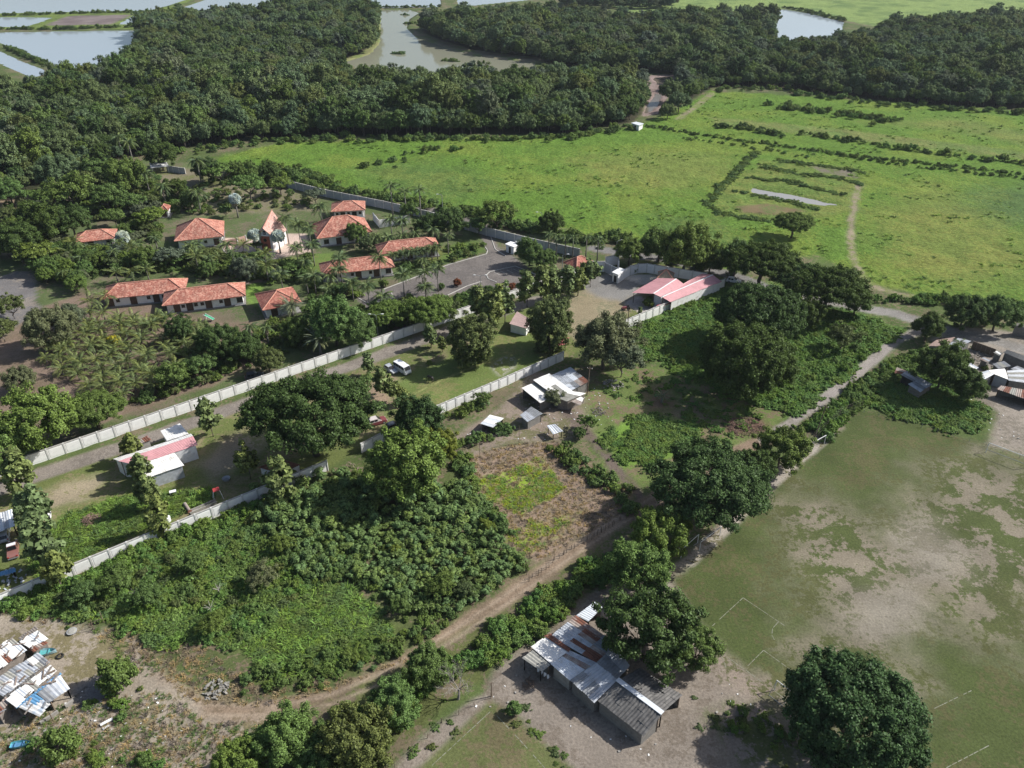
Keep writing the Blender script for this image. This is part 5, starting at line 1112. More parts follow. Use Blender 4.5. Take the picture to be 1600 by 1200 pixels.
for i, (x, y) in enumerate(fill([(60,405),(150,400),(240,385),(480,395),(520,440),(640,400),(740,385),(700,420),(560,470),(480,490),(400,490),(330,430),(150,440)], 7.5, seed=35, excl=HOUSES)):
    e_ = palm(['royal', 'weeping', 'coconut'][i % 3], x, y, rnd.uniform(3, 6.5), rnd.uniform(1.0, 1.35), '', 'garden_palm', 'palms scattered through the gardens', 17, .15)
    GARDEN.append((e_, '%s near %s' % (['slim garden palm', 'drooping garden palm', 'spreading garden palm'][i % 3], min(LMW, key=lambda q: (q[1].x - x) ** 2 + (q[1].y - y) ** 2)[0]), x / y))
for base in sorted({b for _, b, _ in GARDEN}):
    q = sorted([g_ for g_ in GARDEN if g_[1] == base], key=lambda t: t[2])
    for i, (e_, b, _) in enumerate(q): e_['label'] = b + ('' if len(q) == 1 else ', %s from left' % ORD[i])
for i, (u, v) in enumerate(((690,452),(715,447),(735,462),(800,452),(818,448),(764,458),(640,468),(600,448))):
    p = P(u, v); put('shrub', p.x, p.y, rnd.uniform(1.0, 1.7), ['mid', 'red', 'bright', 'red', 'bright', 'mid', 'bright', 'mid'][i], ['green', 'red-flowering', 'light green', 'reddish', 'bright green', 'dull green', 'pale green', 'round green'][i] + ' shrub on the edge of the car park, ' + ['by the left bed', 'left of the lamp', 'below the lamp', 'near the compound wall', 'at the right kerb', 'by the lower kerb', 'on the inner kerb', 'at the upper kerb'][i], 'shrub', 'shrub')
# shrubs along the top of the meadow and behind the back wall
def line_pts(px, sp, wd, seed):
    r = np.random.RandomState(seed); o = []
    for a, b in zip(px[:-1], px[1:]):
        A_, B_ = P(*a), P(*b); n = max(1, int((B_ - A_).length / sp))
        for i in range(n): q = A_.lerp(B_, (i + r.rand()) / n); o.append((q.x + r.normal() * wd, q.y + r.normal() * wd))
    return np.array(o)
bm = [k[0] for k in KIND['bush'][1]]
mtm = [k[0] for k in KIND['mat'][1]]
def feather(px, sp, wd, seed):
    """points in a polygon that thin out towards its edge"""
    q = fill(px, sp, seed=seed); sd = poly_sd(q[:, 0], q[:, 1], W(px)) + (fbm(q[:, 0] / 4, q[:, 1] / 4, seed, 3) - .5) * wd * 3
    return q[np.random.RandomState(seed).rand(len(q)) < np.clip(sd / wd, 0, 1)]
def mats_(name, pts, s, mats, label, seed=0, cat='weeds'): scatter(name, [mtm[i % 4] for i in range(len(mats) * 2)], [M_LEAF[mats[i % len(mats)]] for i in range(len(mats) * 2)], pts, s, label, cat, seed=seed, tilt=.05)
def bushes(name, pts, s, mats, label, seed=0, cat='bushes', flat=1.0): scatter(name, [bm[i % 4] for i in range(len(mats) * 2)], [M_LEAF[mats[i % len(mats)]] for i in range(len(mats) * 2)], pts, s, label, cat, seed=seed)
bushes('hedgerow', np.concatenate([line_pts([(360,268),(450,285),(560,305),(680,325),(790,350),(900,375),(1000,385),(1130,425)], 1.3, 2.2, 41), line_pts([(400,262),(470,275),(520,288)], .8, 3.0, 42)]), 1.5, ['mid', 'dark', 'bright', 'mid'], 'dense green bushes along the back wall beside the meadow', 41)
bushes('canal_hedge', np.concatenate([line_pts([(1005,196),(1100,212),(1200,226),(1300,240),(1400,252),(1500,262),(1700,285)], .9, .9, 43), line_pts([(1060,215),(1120,222),(1200,235),(1260,248)], 2.2, 1.2, 44), line_pts([(1300,240),(1400,258),(1500,268),(1640,285)], 1.6, 1.0, 46)]), .62, ['dark', 'mid', 'vine', 'mid'], 'long dark hedge along the canal through the meadow', 43)
bushes('meadow_thicket', np.concatenate([line_pts([(1115,200),(1140,198),(1180,204),(1230,214)], 1.6, 1.2, 47), line_pts([(1205,165),(1250,172),(1320,180),(1395,190)], .8, 3.2, 48), line_pts([(1250,210),(1300,216),(1340,222),(1400,232),(1500,246),(1600,256)], 2.2, 1.2, 49), line_pts([(640,240),(660,236),(690,238)], 2.0, 3.0, 50), line_pts([(560,262),(700,236)], 5, 4, 51)]), 1.25, ['mid', 'dark', 'mid', 'vine'], 'scattered dark thickets in the meadow', 47)
mats_('ditch_reeds', np.concatenate([line_pts([(1190,262),(1230,268),(1330,282),(1350,290)], .9, .8, 52), line_pts([(1190,258),(1260,276)], .9, .7, 53), line_pts([(1170,278),(1230,284),(1310,304)], .7, 1.0, 54), line_pts([(1150,300),(1200,308),(1280,328)], .8, .9, 55), line_pts([(1180,238),(1140,280),(1105,318),(1130,335),(1200,345)], .8, .9, 56), line_pts([(1210,250),(1300,262),(1350,270)], .9, .9, 57)]), .85, ['mid', 'dark', 'rush', 'mid'], 'dark reed banks between the old ponds in the meadow', 52)
bushes('wood_fringe', np.concatenate([line_pts([(230,246),(330,232),(430,222),(560,219),(800,216),(880,218),(985,200)], 1.6, 3.0, 58), line_pts([(1112,140),(1200,140),(1290,152),(1400,166),(1500,173),(1700,182)], 2, 3.2, 59)]), 1.3, ['mid', 'bright', 'mid', 'dark'], 'low green bushes along the foot of the wood', 58)
bushes('river_islets', np.concatenate([line_pts([(628,22),(638,23)], .8, 1.0, 60), line_pts([(632,36),(646,37)], .8, 1.0, 61), line_pts([(614,83),(628,83)], .8, .8, 62), line_pts([(696,94),(718,95)], .7, .8, 63)]), 1.3, ['rush'], 'small reed islets in the river', 60, 'reeds')
bushes('dike_bushes', np.concatenate([line_pts([(-20,46),(100,46),(215,42)], 1.6, 1.4, 64), line_pts([(0,25),(120,21),(240,19)], 2, 1.2, 65), line_pts([(10,75),(60,97),(80,104)], 1.6, 1.0, 66), line_pts([(592,13),(690,11)], 2, 1, 67), line_pts([(1225,12),(1262,19),(1320,33)], 2, 1.5, 68)]), 1.4, ['mid', 'dark'], 'bushes along the dikes between the fish ponds', 64)
# thickets of the near scrub
SCR = [(10,950),(80,925),(350,815),(430,790),(560,735),(600,760),(560,830),(560,900),(480,920),(440,960),(380,1010),(300,1000),(250,1020),(190,975),(60,960)]
bushes('scrub_thicket', (lambda q: q[vnoise(q[:, 0] / 5, q[:, 1] / 5, 71) > .38])(fill(SCR, 1.9, seed=71)), .62, ['mid', 'bright', 'mid', 'olive', 'vine', 'bright'], 'tangled green thicket below the white wall', 71)
mats_('scrub_mat', fill(SCR, 1.5, seed=271), .9, ['vine', 'bright', 'mid', 'rush'], 'low tangled greenery between the scrub bushes', 271)
bushes('wall_creeper', line_pts([(20,955),(120,912),(250,855),(350,815),(420,785)], .6, 1.0, 72), .9, ['vine', 'bright', 'vine'], 'bright green creepers at the foot of the white wall', 72)
bushes('lower_thicket', np.concatenate([fill([(370,1060),(400,1040),(520,1010),(620,990),(700,980),(640,1020),(560,1060),(480,1080),(380,1085)], 1.7, seed=73), fill([(560,900),(600,900),(720,960),(690,985),(600,960)], 1.8, seed=74)]), .62, ['mid', 'bright', 'cassava', 'mid'], 'bushes along the upper side of the dirt track', 73)
bushes('verge_thicket', np.concatenate([feather([(630,1060),(740,1005),(800,960),(900,890),(985,850),(1000,875),(905,952),(800,1030),(690,1080)], 1.2, 2.0, 75), fill([(420,1135),(520,1120),(600,1080),(660,1060),(680,1090),(600,1170),(480,1200),(350,1200)], 1.9, seed=76)]), .92, ['vine', 'bright', 'mid', 'vine'], 'bright green thicket on the lower side of the dirt track', 75)
mats_('vine_cover', feather([(975,520),(1131,446),(1210,460),(1340,492),(1412,518),(1325,594),(1240,652),(1130,612),(1000,565)], 1.1, 4.0, 77), .95, ['vine', 'vine', 'vine', 'bright'], 'knee-high green vines covering the open field', 77)
bushes('vine_humps', fill([(985,520),(1131,450),(1210,470),(1330,500),(1400,520),(1320,590),(1240,640),(1130,600),(1010,560)], 3.6, seed=177), .7, ['vine', 'bright', 'mid'], 'taller humps of vine in the open field', 177)
bushes('track_thicket', np.concatenate([fill([(1255,668),(1340,600),(1400,560),(1440,560),(1400,600),(1350,630),(1285,690)], 1.5, seed=78), fill([(1350,470),(1470,480),(1620,500),(1620,480),(1470,466)], 1.8, seed=80)]), .95, ['vine', 'mid', 'bright'], 'green thicket between the grey path and the football field', 78)
mats_('shack_grass', feather([(1350,640),(1400,570),(1450,535),(1485,555),(1545,640),(1550,695),(1450,668)], 1.1, 3.0, 79), .8, ['vine', 'mid', 'bright'], 'knee-high weeds round the lone tin shack', 79)
mats_('clearing_weeds', np.concatenate([feather([(915,690),(990,645),(1080,648),(1110,668),(1055,725),(970,745)], .95, 5.0, 81), fill([(910,610),(1000,580),(1090,590),(1200,650),(1130,700),(1080,650)], 2.8, seed=82)]), .7, ['bright', 'vine', 'bright'], 'low bright weeds in the clearing', 81, 'weeds')
bushes('yard_shrubs', np.concatenate([line_pts([(700,705),(740,690),(800,672)], .9, .7, 83), line_pts([(870,700),(905,725),(960,765)], .7, 1.1, 84), line_pts([(985,780),(975,800)], .8, .8, 85), line_pts([(700,650),(760,632)], 1.5, .8, 86), line_pts([(720,710),(735,760),(790,840)], .7, .6, 87), line_pts([(690,560),(560,600)], 9, 1, 88)]), .95, ['mid', 'cassava', 'bright'], 'shrubs round the dry lot and the tin roofed house', 83)
bushes('garden_shrubs', np.concatenate([fill([(190,640),(330,598),(520,530),(700,475),(640,470),(480,500),(330,520)], 2.6, seed=89), fill([(500,335),(480,300),(350,270),(300,300),(340,330)], 4.5, seed=192, excl=HOUSES), fill([(60,400),(480,395),(500,460),(400,480),(150,440)], 2.0, seed=90, excl=HOUSES), fill([(-20,350),(110,300),(230,270),(300,300),(340,330),(250,380),(100,400)], 3.0, seed=190, excl=HOUSES), fill([(500,440),(640,400),(760,380),(740,400),(600,450),(520,480)], 3.0, seed=191, excl=HOUSES), fill([(560,490),(700,465),(800,455),(820,450),(700,490),(620,520)], 2.4, seed=91)]), 1.0, ['mid', 'bright', 'dark', 'olive'], 'garden shrubs between the houses and along the inner wall', 89)
# cassava plants in rows: the larger ones one by one, the rest as one mass
def cassava_mesh(seed):
    rng = np.random.RandomState(seed); V = []
    for i in range(9):
        c = np.array([rng.normal() * .28, rng.normal() * .28, rng.uniform(.75, 1.35)]); d = sph(26, rng, -.2); p = c + d * .36
        V.append(leaves(p, d + np.array([0, 0, .5]) + rng.normal(size=p.shape) * .3, .17, rng, 2.2))
    v = np.concatenate(V); m = fast_mesh('leaf_head', v, np.arange(len(v)).reshape(-1, 4), M_LEAF['cassava']); s = MB()
    for i in range(4): s.tube([(0, 0, -.1), (rng.normal() * .1, rng.normal() * .1, .5), (rng.normal() * .25, rng.normal() * .25, 1.1)], [.035, .03, .02], 4)
    return m, s.mesh('stem', M_BARK)
CM = [cassava_mesh(300 + i) for i in range(4)]
cas = fill([(395,800),(450,770),(560,760),(640,770),(725,760),(760,820),(825,885),(730,955),(640,965),(590,920),(545,905),(470,905),(430,860)], 1.6, jit=.3, seed=92)
cas = cas[np.argsort(cas[:, 1])]
for x, y in cas[:280]:
    e = empty('cassava_plant', (x, y, gz(x, y)), rnd.uniform(0, 6.28), 'knee-high to waist-high cassava plant in the plantation above the dirt track', 'crop plant', 'cassava plants of the plantation'); s = rnd.uniform(.75, 1.3); e.scale = (s, s, s * rnd.uniform(.75, 1.1))
    a_, b_ = CM[rnd.randrange(4)]; ob('leaf_head', a_, e); ob('stem', b_, e)
scatter('cassava_crop', [c[0] for c in CM], [None] * 4, np.concatenate([cas[280:], fill([(400,770),(470,735),(560,740),(560,800),(440,830)], 2.2, seed=93)]), 1.2, 'back rows of the cassava plantation under the trees', 'crop', seed=93)
bushes('weed_undergrowth', fill([(395,800),(450,770),(560,760),(640,770),(725,760),(760,820),(825,885),(730,955),(640,965),(545,905),(430,860)], 2.0, seed=94), .6, ['dark', 'mid'], 'weeds between the cassava plants', 94, 'weeds')
for u, v, r_, lb in ((760,820,14,'lime leafed bush inside the cassava plantation'),(618,860,12,'lime bush in the middle of the cassava plantation'),(625,945,20,'young tree at the lower corner of the plantation, left one'),(690,915,26,'young tree at the lower edge of the plantation, middle one'),(725,920,18,'brownish young tree at the lower edge of the plantation, right one'),(410,900,28,'grey feathery bush left of the plantation'),(330,975,24,'scrub tree with dead branches left of the grassy plot'),(180,905,30,'scrub tree below the white wall at left'),(230,930,26,'scrub tree in the thicket with dry branches'),(130,925,26,'leafy scrub tree near the shacks'),(440,850,20,'scrub tree at the left edge of the plantation'),(300,880,24,'bushy scrub tree in the thicket middle')):
    put_px('airy' if r_ > 15 else 'shrub', u, v, r_, 'limetree' if 'lime' in lb else ('olive' if 'brown' in lb else ('grey' if 'grey' in lb else 'mid')), lb, 'scrub_tree', 'tree')
# grass
gt = [clump_mesh('tussock', 400 + i, 34, .62, .50, .085, M_LEAF['grass'], 1.1) for i in range(4)]
MD = [(330,250),(430,226),(560,220),(800,217),(985,204),(1060,180),(1110,150),(1290,162),(1640,190),(1700,540),(1600,495),(1470,470),(1370,445),(1280,400),(1130,415),(1000,380),(860,350),(700,320),(520,288),(380,266)]
mp = fill(MD, 1.3, seed=95); kk = vnoise(mp[:, 0] / 9, mp[:, 1] / 7, 96); trk = line_sd(mp[:, 0], mp[:, 1], W([(1470,472),(1420,462),(1375,452),(1352,440),(1336,412),(1328,375),(1331,340),(1338,305),(1343,285)]), 5.0); mp = mp[(rs.rand(len(mp)) < np.clip((kk - .55) * .5, 0, .12)) & (trk < 0) & (np.abs(mp[:, 0]) < mp[:, 1] * .72 + 20)]
scatter('meadow_grass', gt * 2, [M_LEAF['grass']] * 4 + [M_LEAF['grass'], M_LEAF['rush'], M_LEAF['grass'], M_LEAF['canefield']], mp, .85, 'tall wind-blown grass of the wide green meadow', 'grass', seed=95)
yp = np.concatenate([(lambda q: q[vnoise(q[:, 0] / 5, q[:, 1] / 5, 71) < .46])(fill(SCR, .9, seed=171)), fill([(40,870),(110,800),(200,775),(330,765),(340,778),(60,905)], .9, seed=97), fill([(440,960),(480,915),(540,912),(600,960),(620,1010),(520,1050),(400,1060),(380,1010)], .8, seed=98)])
scatter('rank_grass', gt, [M_LEAF['grass'], M_LEAF['rush'], M_LEAF['grass'], M_LEAF['canefield']], yp, .8, 'rank grass in the yard and the plot below the plantation', 'grass', seed=97)
dp = np.concatenate([fill([(745,750),(800,735),(846,714),(862,735),(882,765),(840,790),(815,812),(790,790),(756,782)], .6, seed=99), fill([(793,838),(830,815),(905,800),(880,835),(850,858),(820,866)], .9, seed=100)])
dp = dp[vnoise(dp[:, 0] / 2.2, dp[:, 1] / 2.2, 4) > .38]
scatter('lot_grass', gt, [M_LEAF['grass'], M_LEAF['newgrass'], M_LEAF['newgrass'], M_LEAF['grass']], dp, .5, 'bright tufts of new grass in the dry lot', 'grass', seed=99)
st = fill([(722,718),(800,694),(870,690),(930,730),(988,775),(982,800),(900,842),(838,882),(800,852),(745,790)], .85, seed=101)
scatter('dry_stubble', gt, [M_LEAF['straw'], M_LEAF['straw'], M_LEAF['lavender'], M_LEAF['straw']], np.concatenate([st, fill([(200,990),(300,1000),(400,1070),(560,1060),(660,1010),(640,1030),(520,1080),(400,1105),(300,1095),(240,1050)], .9, seed=102), fill([(100,1130),(300,1130),(380,1150),(250,1200),(120,1200)], 1.1, seed=103)]), .42, 'dry straw-coloured stubble on the lot and beside the track', 'grass', seed=101)

# ---------------------------------------------------------------- vehicles
def carpaint(name, c): return plain(name, c, .35, .04, 1, coat=.4)
M_TINT = plain('car_glass', (.015,.017,.02), .1, .05); M_LAMP = plain('lamp_lens', (.75,.74,.68), .3, .05); M_RLAMP = plain('tail_lens', (.4,.02,.02), .3, .05)
def loft(sections):
    """skin rectangular sections (x, half width bottom, half width top, z bottom, z top)"""
    m = MB(); n = len(sections)
    for x, wb, wt, z0, z1 in sections: m.v += [Vector((x, -wb, z0)), Vector((x, wb, z0)), Vector((x, wt, z1)), Vector((x, -wt, z1))]
    for i in range(n - 1):
        a = 4 * i; b = a + 4
        for j in range(4): k = (j + 1) % 4; m.f.append((a + j, a + k, b + k, b + j))
    m.f.append((3, 2, 1, 0)); e = 4 * (n - 1); m.f.append((e, e + 1, e + 2, e + 3)); return m
def car(name, label, u, v, rz, paint, L=4.2, W_=1.7, H_=1.5, style='hatch', roof=None, cat='car'):
    p = P(u, v); e = empty(name, (p.x, p.y, gz(p.x, p.y) + .01), rz, label, cat); h = W_ / 2; a = L / 2; zb = .28
    if style == 'van':
        loft([(-a, h * .92, h * .86, zb + .1, 1.0), (-a + .12, h, h, zb, 1.15), (a - .55, h, h, zb, 1.15), (a - .1, h * .96, h * .93, zb, 1.02), (a, h * .9, h * .85, zb + .1, .85)]).build('body', paint, e)
        c0, c1, c2, c3 = -a + .03, -a + .12, a - .62, a - .2; zt = H_
    else:
        zh = .82 if style != 'suv' else 1.0
        loft([(-a, h * .9, h * .84, zb + .12, zh - .1), (-a + .15, h, h * .97, zb, zh), (a - 1.2, h, h * .97, zb, zh), (a - .2, h * .97, h * .92, zb, zh - .12), (a, h * .86, h * .8, zb + .1, zh - .28)]).build('body', paint, e)
        c0, c1, c2, c3 = (-a + .1, -a + .5, a - 2.1, a - 1.25) if style != 'pickup' else (-a + 1.7, -a + 1.9, a - 1.9, a - 1.2); zt = H_
    z0 = 1.1 if style == 'van' else (.8 if style != 'suv' else .98)
    tw = .92 if style == 'van' else .82
    cb = loft([(c0, h * .95, h * .93, z0, z0 + .05), (c1, h * .96, h * tw, z0, zt - .06), ((c1 + c2) / 2, h * .97, h * (tw + .01), z0, zt), (c2, h * .96, h * tw, z0, zt - .05), (c3, h * .93, h * .9, z0, z0 + .05)]).build('cabin', paint if style != 'suv' else (roof or paint), e)
    if roof: loft([(c1 + .05, h * .8, h * .78, zt - .06, zt + .02), (c2 - .05, h * .8, h * .78, zt - .06, zt + .02)]).build('roof_panel', roof, e)
    zm = (z0 + zt) / 2 + .03; hh = (zt - z0) * .62
    for s in (-1, 1):
        n = 4 if style == 'van' else 2; sp = (c2 - c1) / n
        for i in range(n): MB().box((c1 + sp * (i + .5), s * h * (.96 if style == 'van' else .90), zm), (sp - .14, .05, hh), m=Matrix.Rotation(s * (.05 if style == 'van' else .12), 3, 'X')).build('side_window', M_TINT, e)
    d = Vector((c3 - c2, 0, z0 - zt)); MB().box(((c2 + c3) / 2 + .05, 0, (z0 + zt) / 2 + .04), (d.length * .8, h * 1.55, .04), m=Matrix.Rotation(math.atan2(zt - z0, c3 - c2), 3, 'Y')).build('windscreen', M_TINT, e)
    d = Vector((c1 - c0, 0, zt - z0)); MB().box(((c0 + c1) / 2 - .05, 0, (z0 + zt) / 2 + .04), (d.length * .75, h * 1.45, .04), m=Matrix.Rotation(-math.atan2(zt - z0, c1 - c0), 3, 'Y')).build('rear_window', M_TINT, e)
    for sx in (-1, 1):
        for sy in (-1, 1):
            w_ = MB().tube([(sx * L * .31, sy * (h - .12), .31), (sx * L * .31, sy * (h + .03), .31)], .31, 14).build('wheel', M_TYRE, e)
            MB().tube([(sx * L * .31, sy * (h + .02), .31), (sx * L * .31, sy * (h + .045), .31)], .19, 10).build('rim', M_METAL, w_)
    for s in (-1, 1):
        MB().box((a - .04, s * h * .65, .68), (.12, .3, .16)).build('headlight', M_LAMP, e); MB().box((-a + .03, s * h * .75, .75), (.1, .2, .22)).build('tail_light', M_RLAMP, e)
    MB().box((a - .02, 0, .42), (.18, W_ * .9, .2)).build('bumper', M_METAL, e); MB().box((-a + .02, 0, .42), (.18, W_ * .9, .2)).build('bumper', M_METAL, e)
    return e
P_WHITE = carpaint('white_car_paint', (.80,.80,.80)); P_SILVER = carpaint('silver_car_paint', (.42,.44,.46)); P_RED = carpaint('maroon_car_paint', (.20,.055,.06)); P_DARK = carpaint('dark_car_paint', (.05,.055,.07)); P_BEIGE = carpaint('pale_car_paint', (.62,.55,.52))
va, vb = P(613, 572), P(637, 588); vrz = math.atan2((vb - va).y, (vb - va).x)
car('minibus', 'white minibus parked on the lawn beside the gravel road', 629, 580, R(-47), P_WHITE, 4.9, 1.85, 2.15, 'van', cat='van')
car('parked_car', 'silver car parked left of the white minibus', 611, 580, R(-47), P_SILVER, 4.0, 1.65, 1.45)
car('parked_car', 'maroon and white estate car on the grass beside the huge tree', 589, 662, R(30), P_RED, 4.3, 1.75, 1.7, 'suv', P_BEIGE)
car('parked_car', 'dark car half hidden under the tree by the white wall', 617, 668, R(35), P_DARK, 4.2, 1.7, 1.45)
car('parked_car', 'dark car parked behind the long white wall by the olive tree', 398, 590, R(20), P_DARK, 4.2, 1.7, 1.45)
car('parked_car', 'white car on the road between the two dark trees', 1211, 455, R(-25), P_WHITE, 4.2, 1.7, 1.5)
car('parked_car', 'white car in the shade beside the end of the pink roof', 1146, 441, R(-20), P_WHITE, 4.2, 1.7, 1.5)
car('pickup_truck', 'small rust-red and white truck in the scrap yard at the left edge', 22, 862, R(118), carpaint('faded_red_paint', (.26,.12,.10)), 4.6, 1.75, 1.7, 'pickup', P_WHITE, cat='truck')
car('parked_car', 'grey car under the teaks in the scrap yard at the left edge', 8, 838, R(118), P_SILVER, 4.2, 1.7, 1.45)
def tractor():
    p = P(977, 484); e = empty('garden_tractor', p, R(200), 'small dark red tractor on the compound yard', 'tractor')
    loft([(-.3, .35, .3, .5, .95), (.5, .32, .28, .5, 1.0), (1.0, .28, .24, .5, .9)]).build('bonnet', P_RED, e); MB().box((-.65, 0, .75), (.6, .6, .15)).box((-.9, 0, 1.0), (.12, .55, .5)).build('seat', M_TYRE, e)
    for x, y, r_ in ((-.7, .55, .5), (-.7, -.55, .5), (.75, .45, .3), (.75, -.45, .3)): MB().tube([(x, y - .12, r_), (x, y + .12, r_)], r_, 14).build('wheel', M_TYRE, e)
    MB().bar((-.1, 0, .95), (-.35, 0, 1.25), .05).build('steering_column', M_METAL, e)
tractor()

# ---------------------------------------------------------------- grazing horse
def horse():
    p = P(673, 596); e_me = bpy.data.meshes.new('grazing_horse')
    V = [(-.75,0,1.25),(-.35,0,1.22),(.1,0,1.2),(.5,0,1.3),(.78,0,1.25),(1.05,0,.95),(1.25,0,.65),(1.34,0,.40),(1.42,0,.18),
         (-.7,.18,1.05),(-.62,.2,.72),(-.78,.2,.45),(-.74,.2,.05), (-.7,-.18,1.05),(-.5,-.2,.72),(-.66,-.2,.45),(-.62,-.2,.05),
         (.52,.17,.95),(.55,.18,.55),(.5,.18,.05), (.52,-.17,.95),(.66,-.18,.55),(.7,-.18,.05), (-.95,0,1.2),(-1.05,0,.9),(-1.05,0,.5)]
    E_ = [(0,1),(1,2),(2,3),(3,4),(4,5),(5,6),(6,7),(7,8),(0,9),(9,10),(10,11),(11,12),(0,13),(13,14),(14,15),(15,16),(3,17),(17,18),(18,19),(3,20),(20,21),(21,22),(0,23),(23,24),(24,25)]
    Rd = [.27,.29,.30,.28,.22,.15,.12,.10,.075,.17,.11,.06,.05,.17,.11,.06,.05,.13,.075,.05,.13,.075,.05,.06,.06,.04]
    e_me.from_pydata(V, E_, []); o = bpy.data.objects.new('grazing_horse', e_me); link(o)
    sm = o.modifiers.new('skin', 'SKIN'); o.modifiers.new('sub', 'SUBSURF').levels = 1; o.modifiers['sub'].render_levels = 1
    for i, sv in enumerate(e_me.skin_vertices[0].data): sv.radius = (Rd[i], Rd[i]); sv.use_root = i == 1
    e_me.materials.append(plain('dark_horse_coat', (.03,.024,.02), .6, .2, 3)); o.location = (p.x, p.y, gz(p.x, p.y) + .02); o.rotation_euler.z = R(135)
    tag(o, 'dark horse grazing on the lawn right of the white minibus', 'horse')
    m = MB()
    for s in (-1, 1): m.tube([(1.16, s * .07, .86), (1.1, s * .1, 1.0), (1.08, s * .1, 1.04)], [.05, .04, .01], 5)
    m.build('ears', o.data.materials[0], o)
horse()

# ---------------------------------------------------------------- lamps, poles, goals, fences
def lamp(u, v, h, label, arms=(1, -1), rz=0.0):
    p = P(u, v); e = empty('street_lamp', p, rz, label, 'street lamp')
    MB().tube([(0, 0, -.2), (0, 0, h)], [.11, .07], 8).build('pole', M_METAL, e)
    for s in arms:
        MB().tube([(0, 0, h - .1), (s * .6, 0, h + .25), (s * 1.3, 0, h + .35)], .05, 6).build('arm', M_METAL, e)
        loft([(0, .1, .08, 0, .1), (.35, .16, .12, -.02, .14), (.75, .08, .06, 0, .08)]).build('lamp_head', M_WPAINT, e).matrix_local = Matrix.Translation((s * 1.25, 0, h + .3)) @ Matrix.Rotation(0 if s > 0 else math.pi, 4, 'Z')
lamp(591, 528, 6.5, 'double street lamp just inside the long white wall')
lamp(751, 462, 6.0, 'double street lamp on the lower edge of the car park')
lamp(846, 362, 6.5, 'single-armed street lamp on the meadow side of the back wall', (-1,))
lamp(692, 335, 7.0, 'slim street lamp beside the royal palms', (-1,))
lamp(962, 406, 6.0, 'single-armed street lamp on the road behind the compound gate', (1,), R(20))
lamp(878, 428, 6.0, 'slender street lamp beside the gatehouse', (1,))
def pole(u, v, h, label, lean=(0, 0), cross=True, r_=.13):
    p = P(u, v); e = empty('utility_pole', p, 0, label, 'pole'); t = Vector((lean[0], lean[1], h)); MB().tube([(0, 0, -.3), t], [r_, r_ * .7], 8).build('shaft', M_TIMBER, e)
    if cross:
        MB().bar(t + Vector((-.6, .2, -.4)), t + Vector((.6, -.2, -.4)), .1).build('crossarm', M_TIMBER, e)
        for s in (-.5, .5): MB().tube([t + Vector((s, -s / 3, -.35)), t + Vector((s, -s / 3, -.15))], .05, 6).build('insulator', M_WPAINT, e)
pole(1272, 686, 8.0, 'leaning dark utility pole beside the far football goal', (1.0, .6))
pole(917, 618, 7.5, 'grey pole rising at the right of the tin roofed house', (.3, 0))
pole(980, 516, 6.0, 'thin pole at the left end of the wall by the pink roofs')
pole(768, 1088, 3.0, 'short wooden post at the corner of the house yard', cross=False, r_=.09)
pole(811, 693, 4.5, 'thin stake at the upper edge of the dry lot, right one', cross=False, r_=.06)
pole(750, 715, 4.0, 'thin stake at the upper left edge of the dry lot', cross=False, r_=.06)
def goal(a, b, h, label, back=(0, 0)):
    A_, B_ = P(*a, h), P(*b, h); c = (A_ + B_) / 2; c.z = 0; e = empty('football_goal', c, 0, label, 'goal'); bk = Vector((back[0], back[1], 0))
    MB().tube([A_ - c, B_ - c], .06, 8).build('crossbar', M_WPAINT, e)
    for q in (A_, B_):
        g0 = Vector((q.x, q.y, 0)) - c; MB().tube([g0 - Vector((0, 0, .1)), q - c], .06, 8).build('post', M_WPAINT, e)
        if back != (0, 0): MB().tube([q - c, g0 + bk], .035, 6).build('stay', M_METAL, e)
    if back != (0, 0): MB().tube([A_ - c + bk - Vector((0, 0, h - .03)), B_ - c + bk - Vector((0, 0, h - .03))], .035, 6).build('back_bar', M_METAL, e)
goal((1095,847), (1127,823), 2.0, 'white football goal in the shade of the broad dark tree', (-.8, 1.2))
goal((1066,858), (1092,835), 2.0, 'second goal frame left of the shaded goal', (-.8, 1.2))
goal((1271,691), (1291,680), 2.2, 'white football goal near the leaning pole', (-.8, 1.0))
goal((1214,1063), (1236,1080), 2.2, 'white football goal left of the huge round tree', (-1.0, -.8))
goal((1546,692), (1610,716), 2.4, 'wide white football goal at the right edge by the yard', (.5, 1.2))
M_WIRE = plain('rusty_wire', (.12,.11,.10), .8)
def fence(label, px, step, h, wires, r_=.05, jit=.12, name='wire_fence', mat=None):
    pts = [P(u, v) for u, v in px]; c = sum(pts, Vector()) / len(pts); e = empty(name, c, 0, label, 'fence'); pm = [MB().tube([(0, 0, -.2), (rnd.gauss(0, .04), rnd.gauss(0, .04), h * k)], [r_, r_ * .7], 6).mesh('post', mat or M_TIMBER) for k in (.85, 1, 1.1)]
    for a, b in zip(pts[:-1], pts[1:]):
        n = max(1, round((b - a).length / step))
        for i in range(n + 1): o = ob('post', pm[rnd.randrange(3)], e); o.location = a.lerp(b, i / n) - c + Vector((rnd.gauss(0, jit), rnd.gauss(0, jit), 0)); o.rotation_euler = (rnd.gauss(0, jit * .5), rnd.gauss(0, jit * .5), rnd.uniform(0, 6))
        for z in wires: MB().tube([a - c + Vector((0, 0, z)), b - c + Vector((0, 0, z))], .012, 4).build('wire', M_WIRE, e)
fence('rough stick fence between the dry lot and the dirt track', [(828,908),(880,868),(940,832),(992,800)], .9, 1.3, (.5, 1.0), .06, .15, 'stick_fence')
fence('rough stick fence on the left side of the dry lot', [(722,720),(745,792),(800,856),(826,905)], 1.1, 1.2, (.5, 1.0), .05, .15, 'stick_fence')
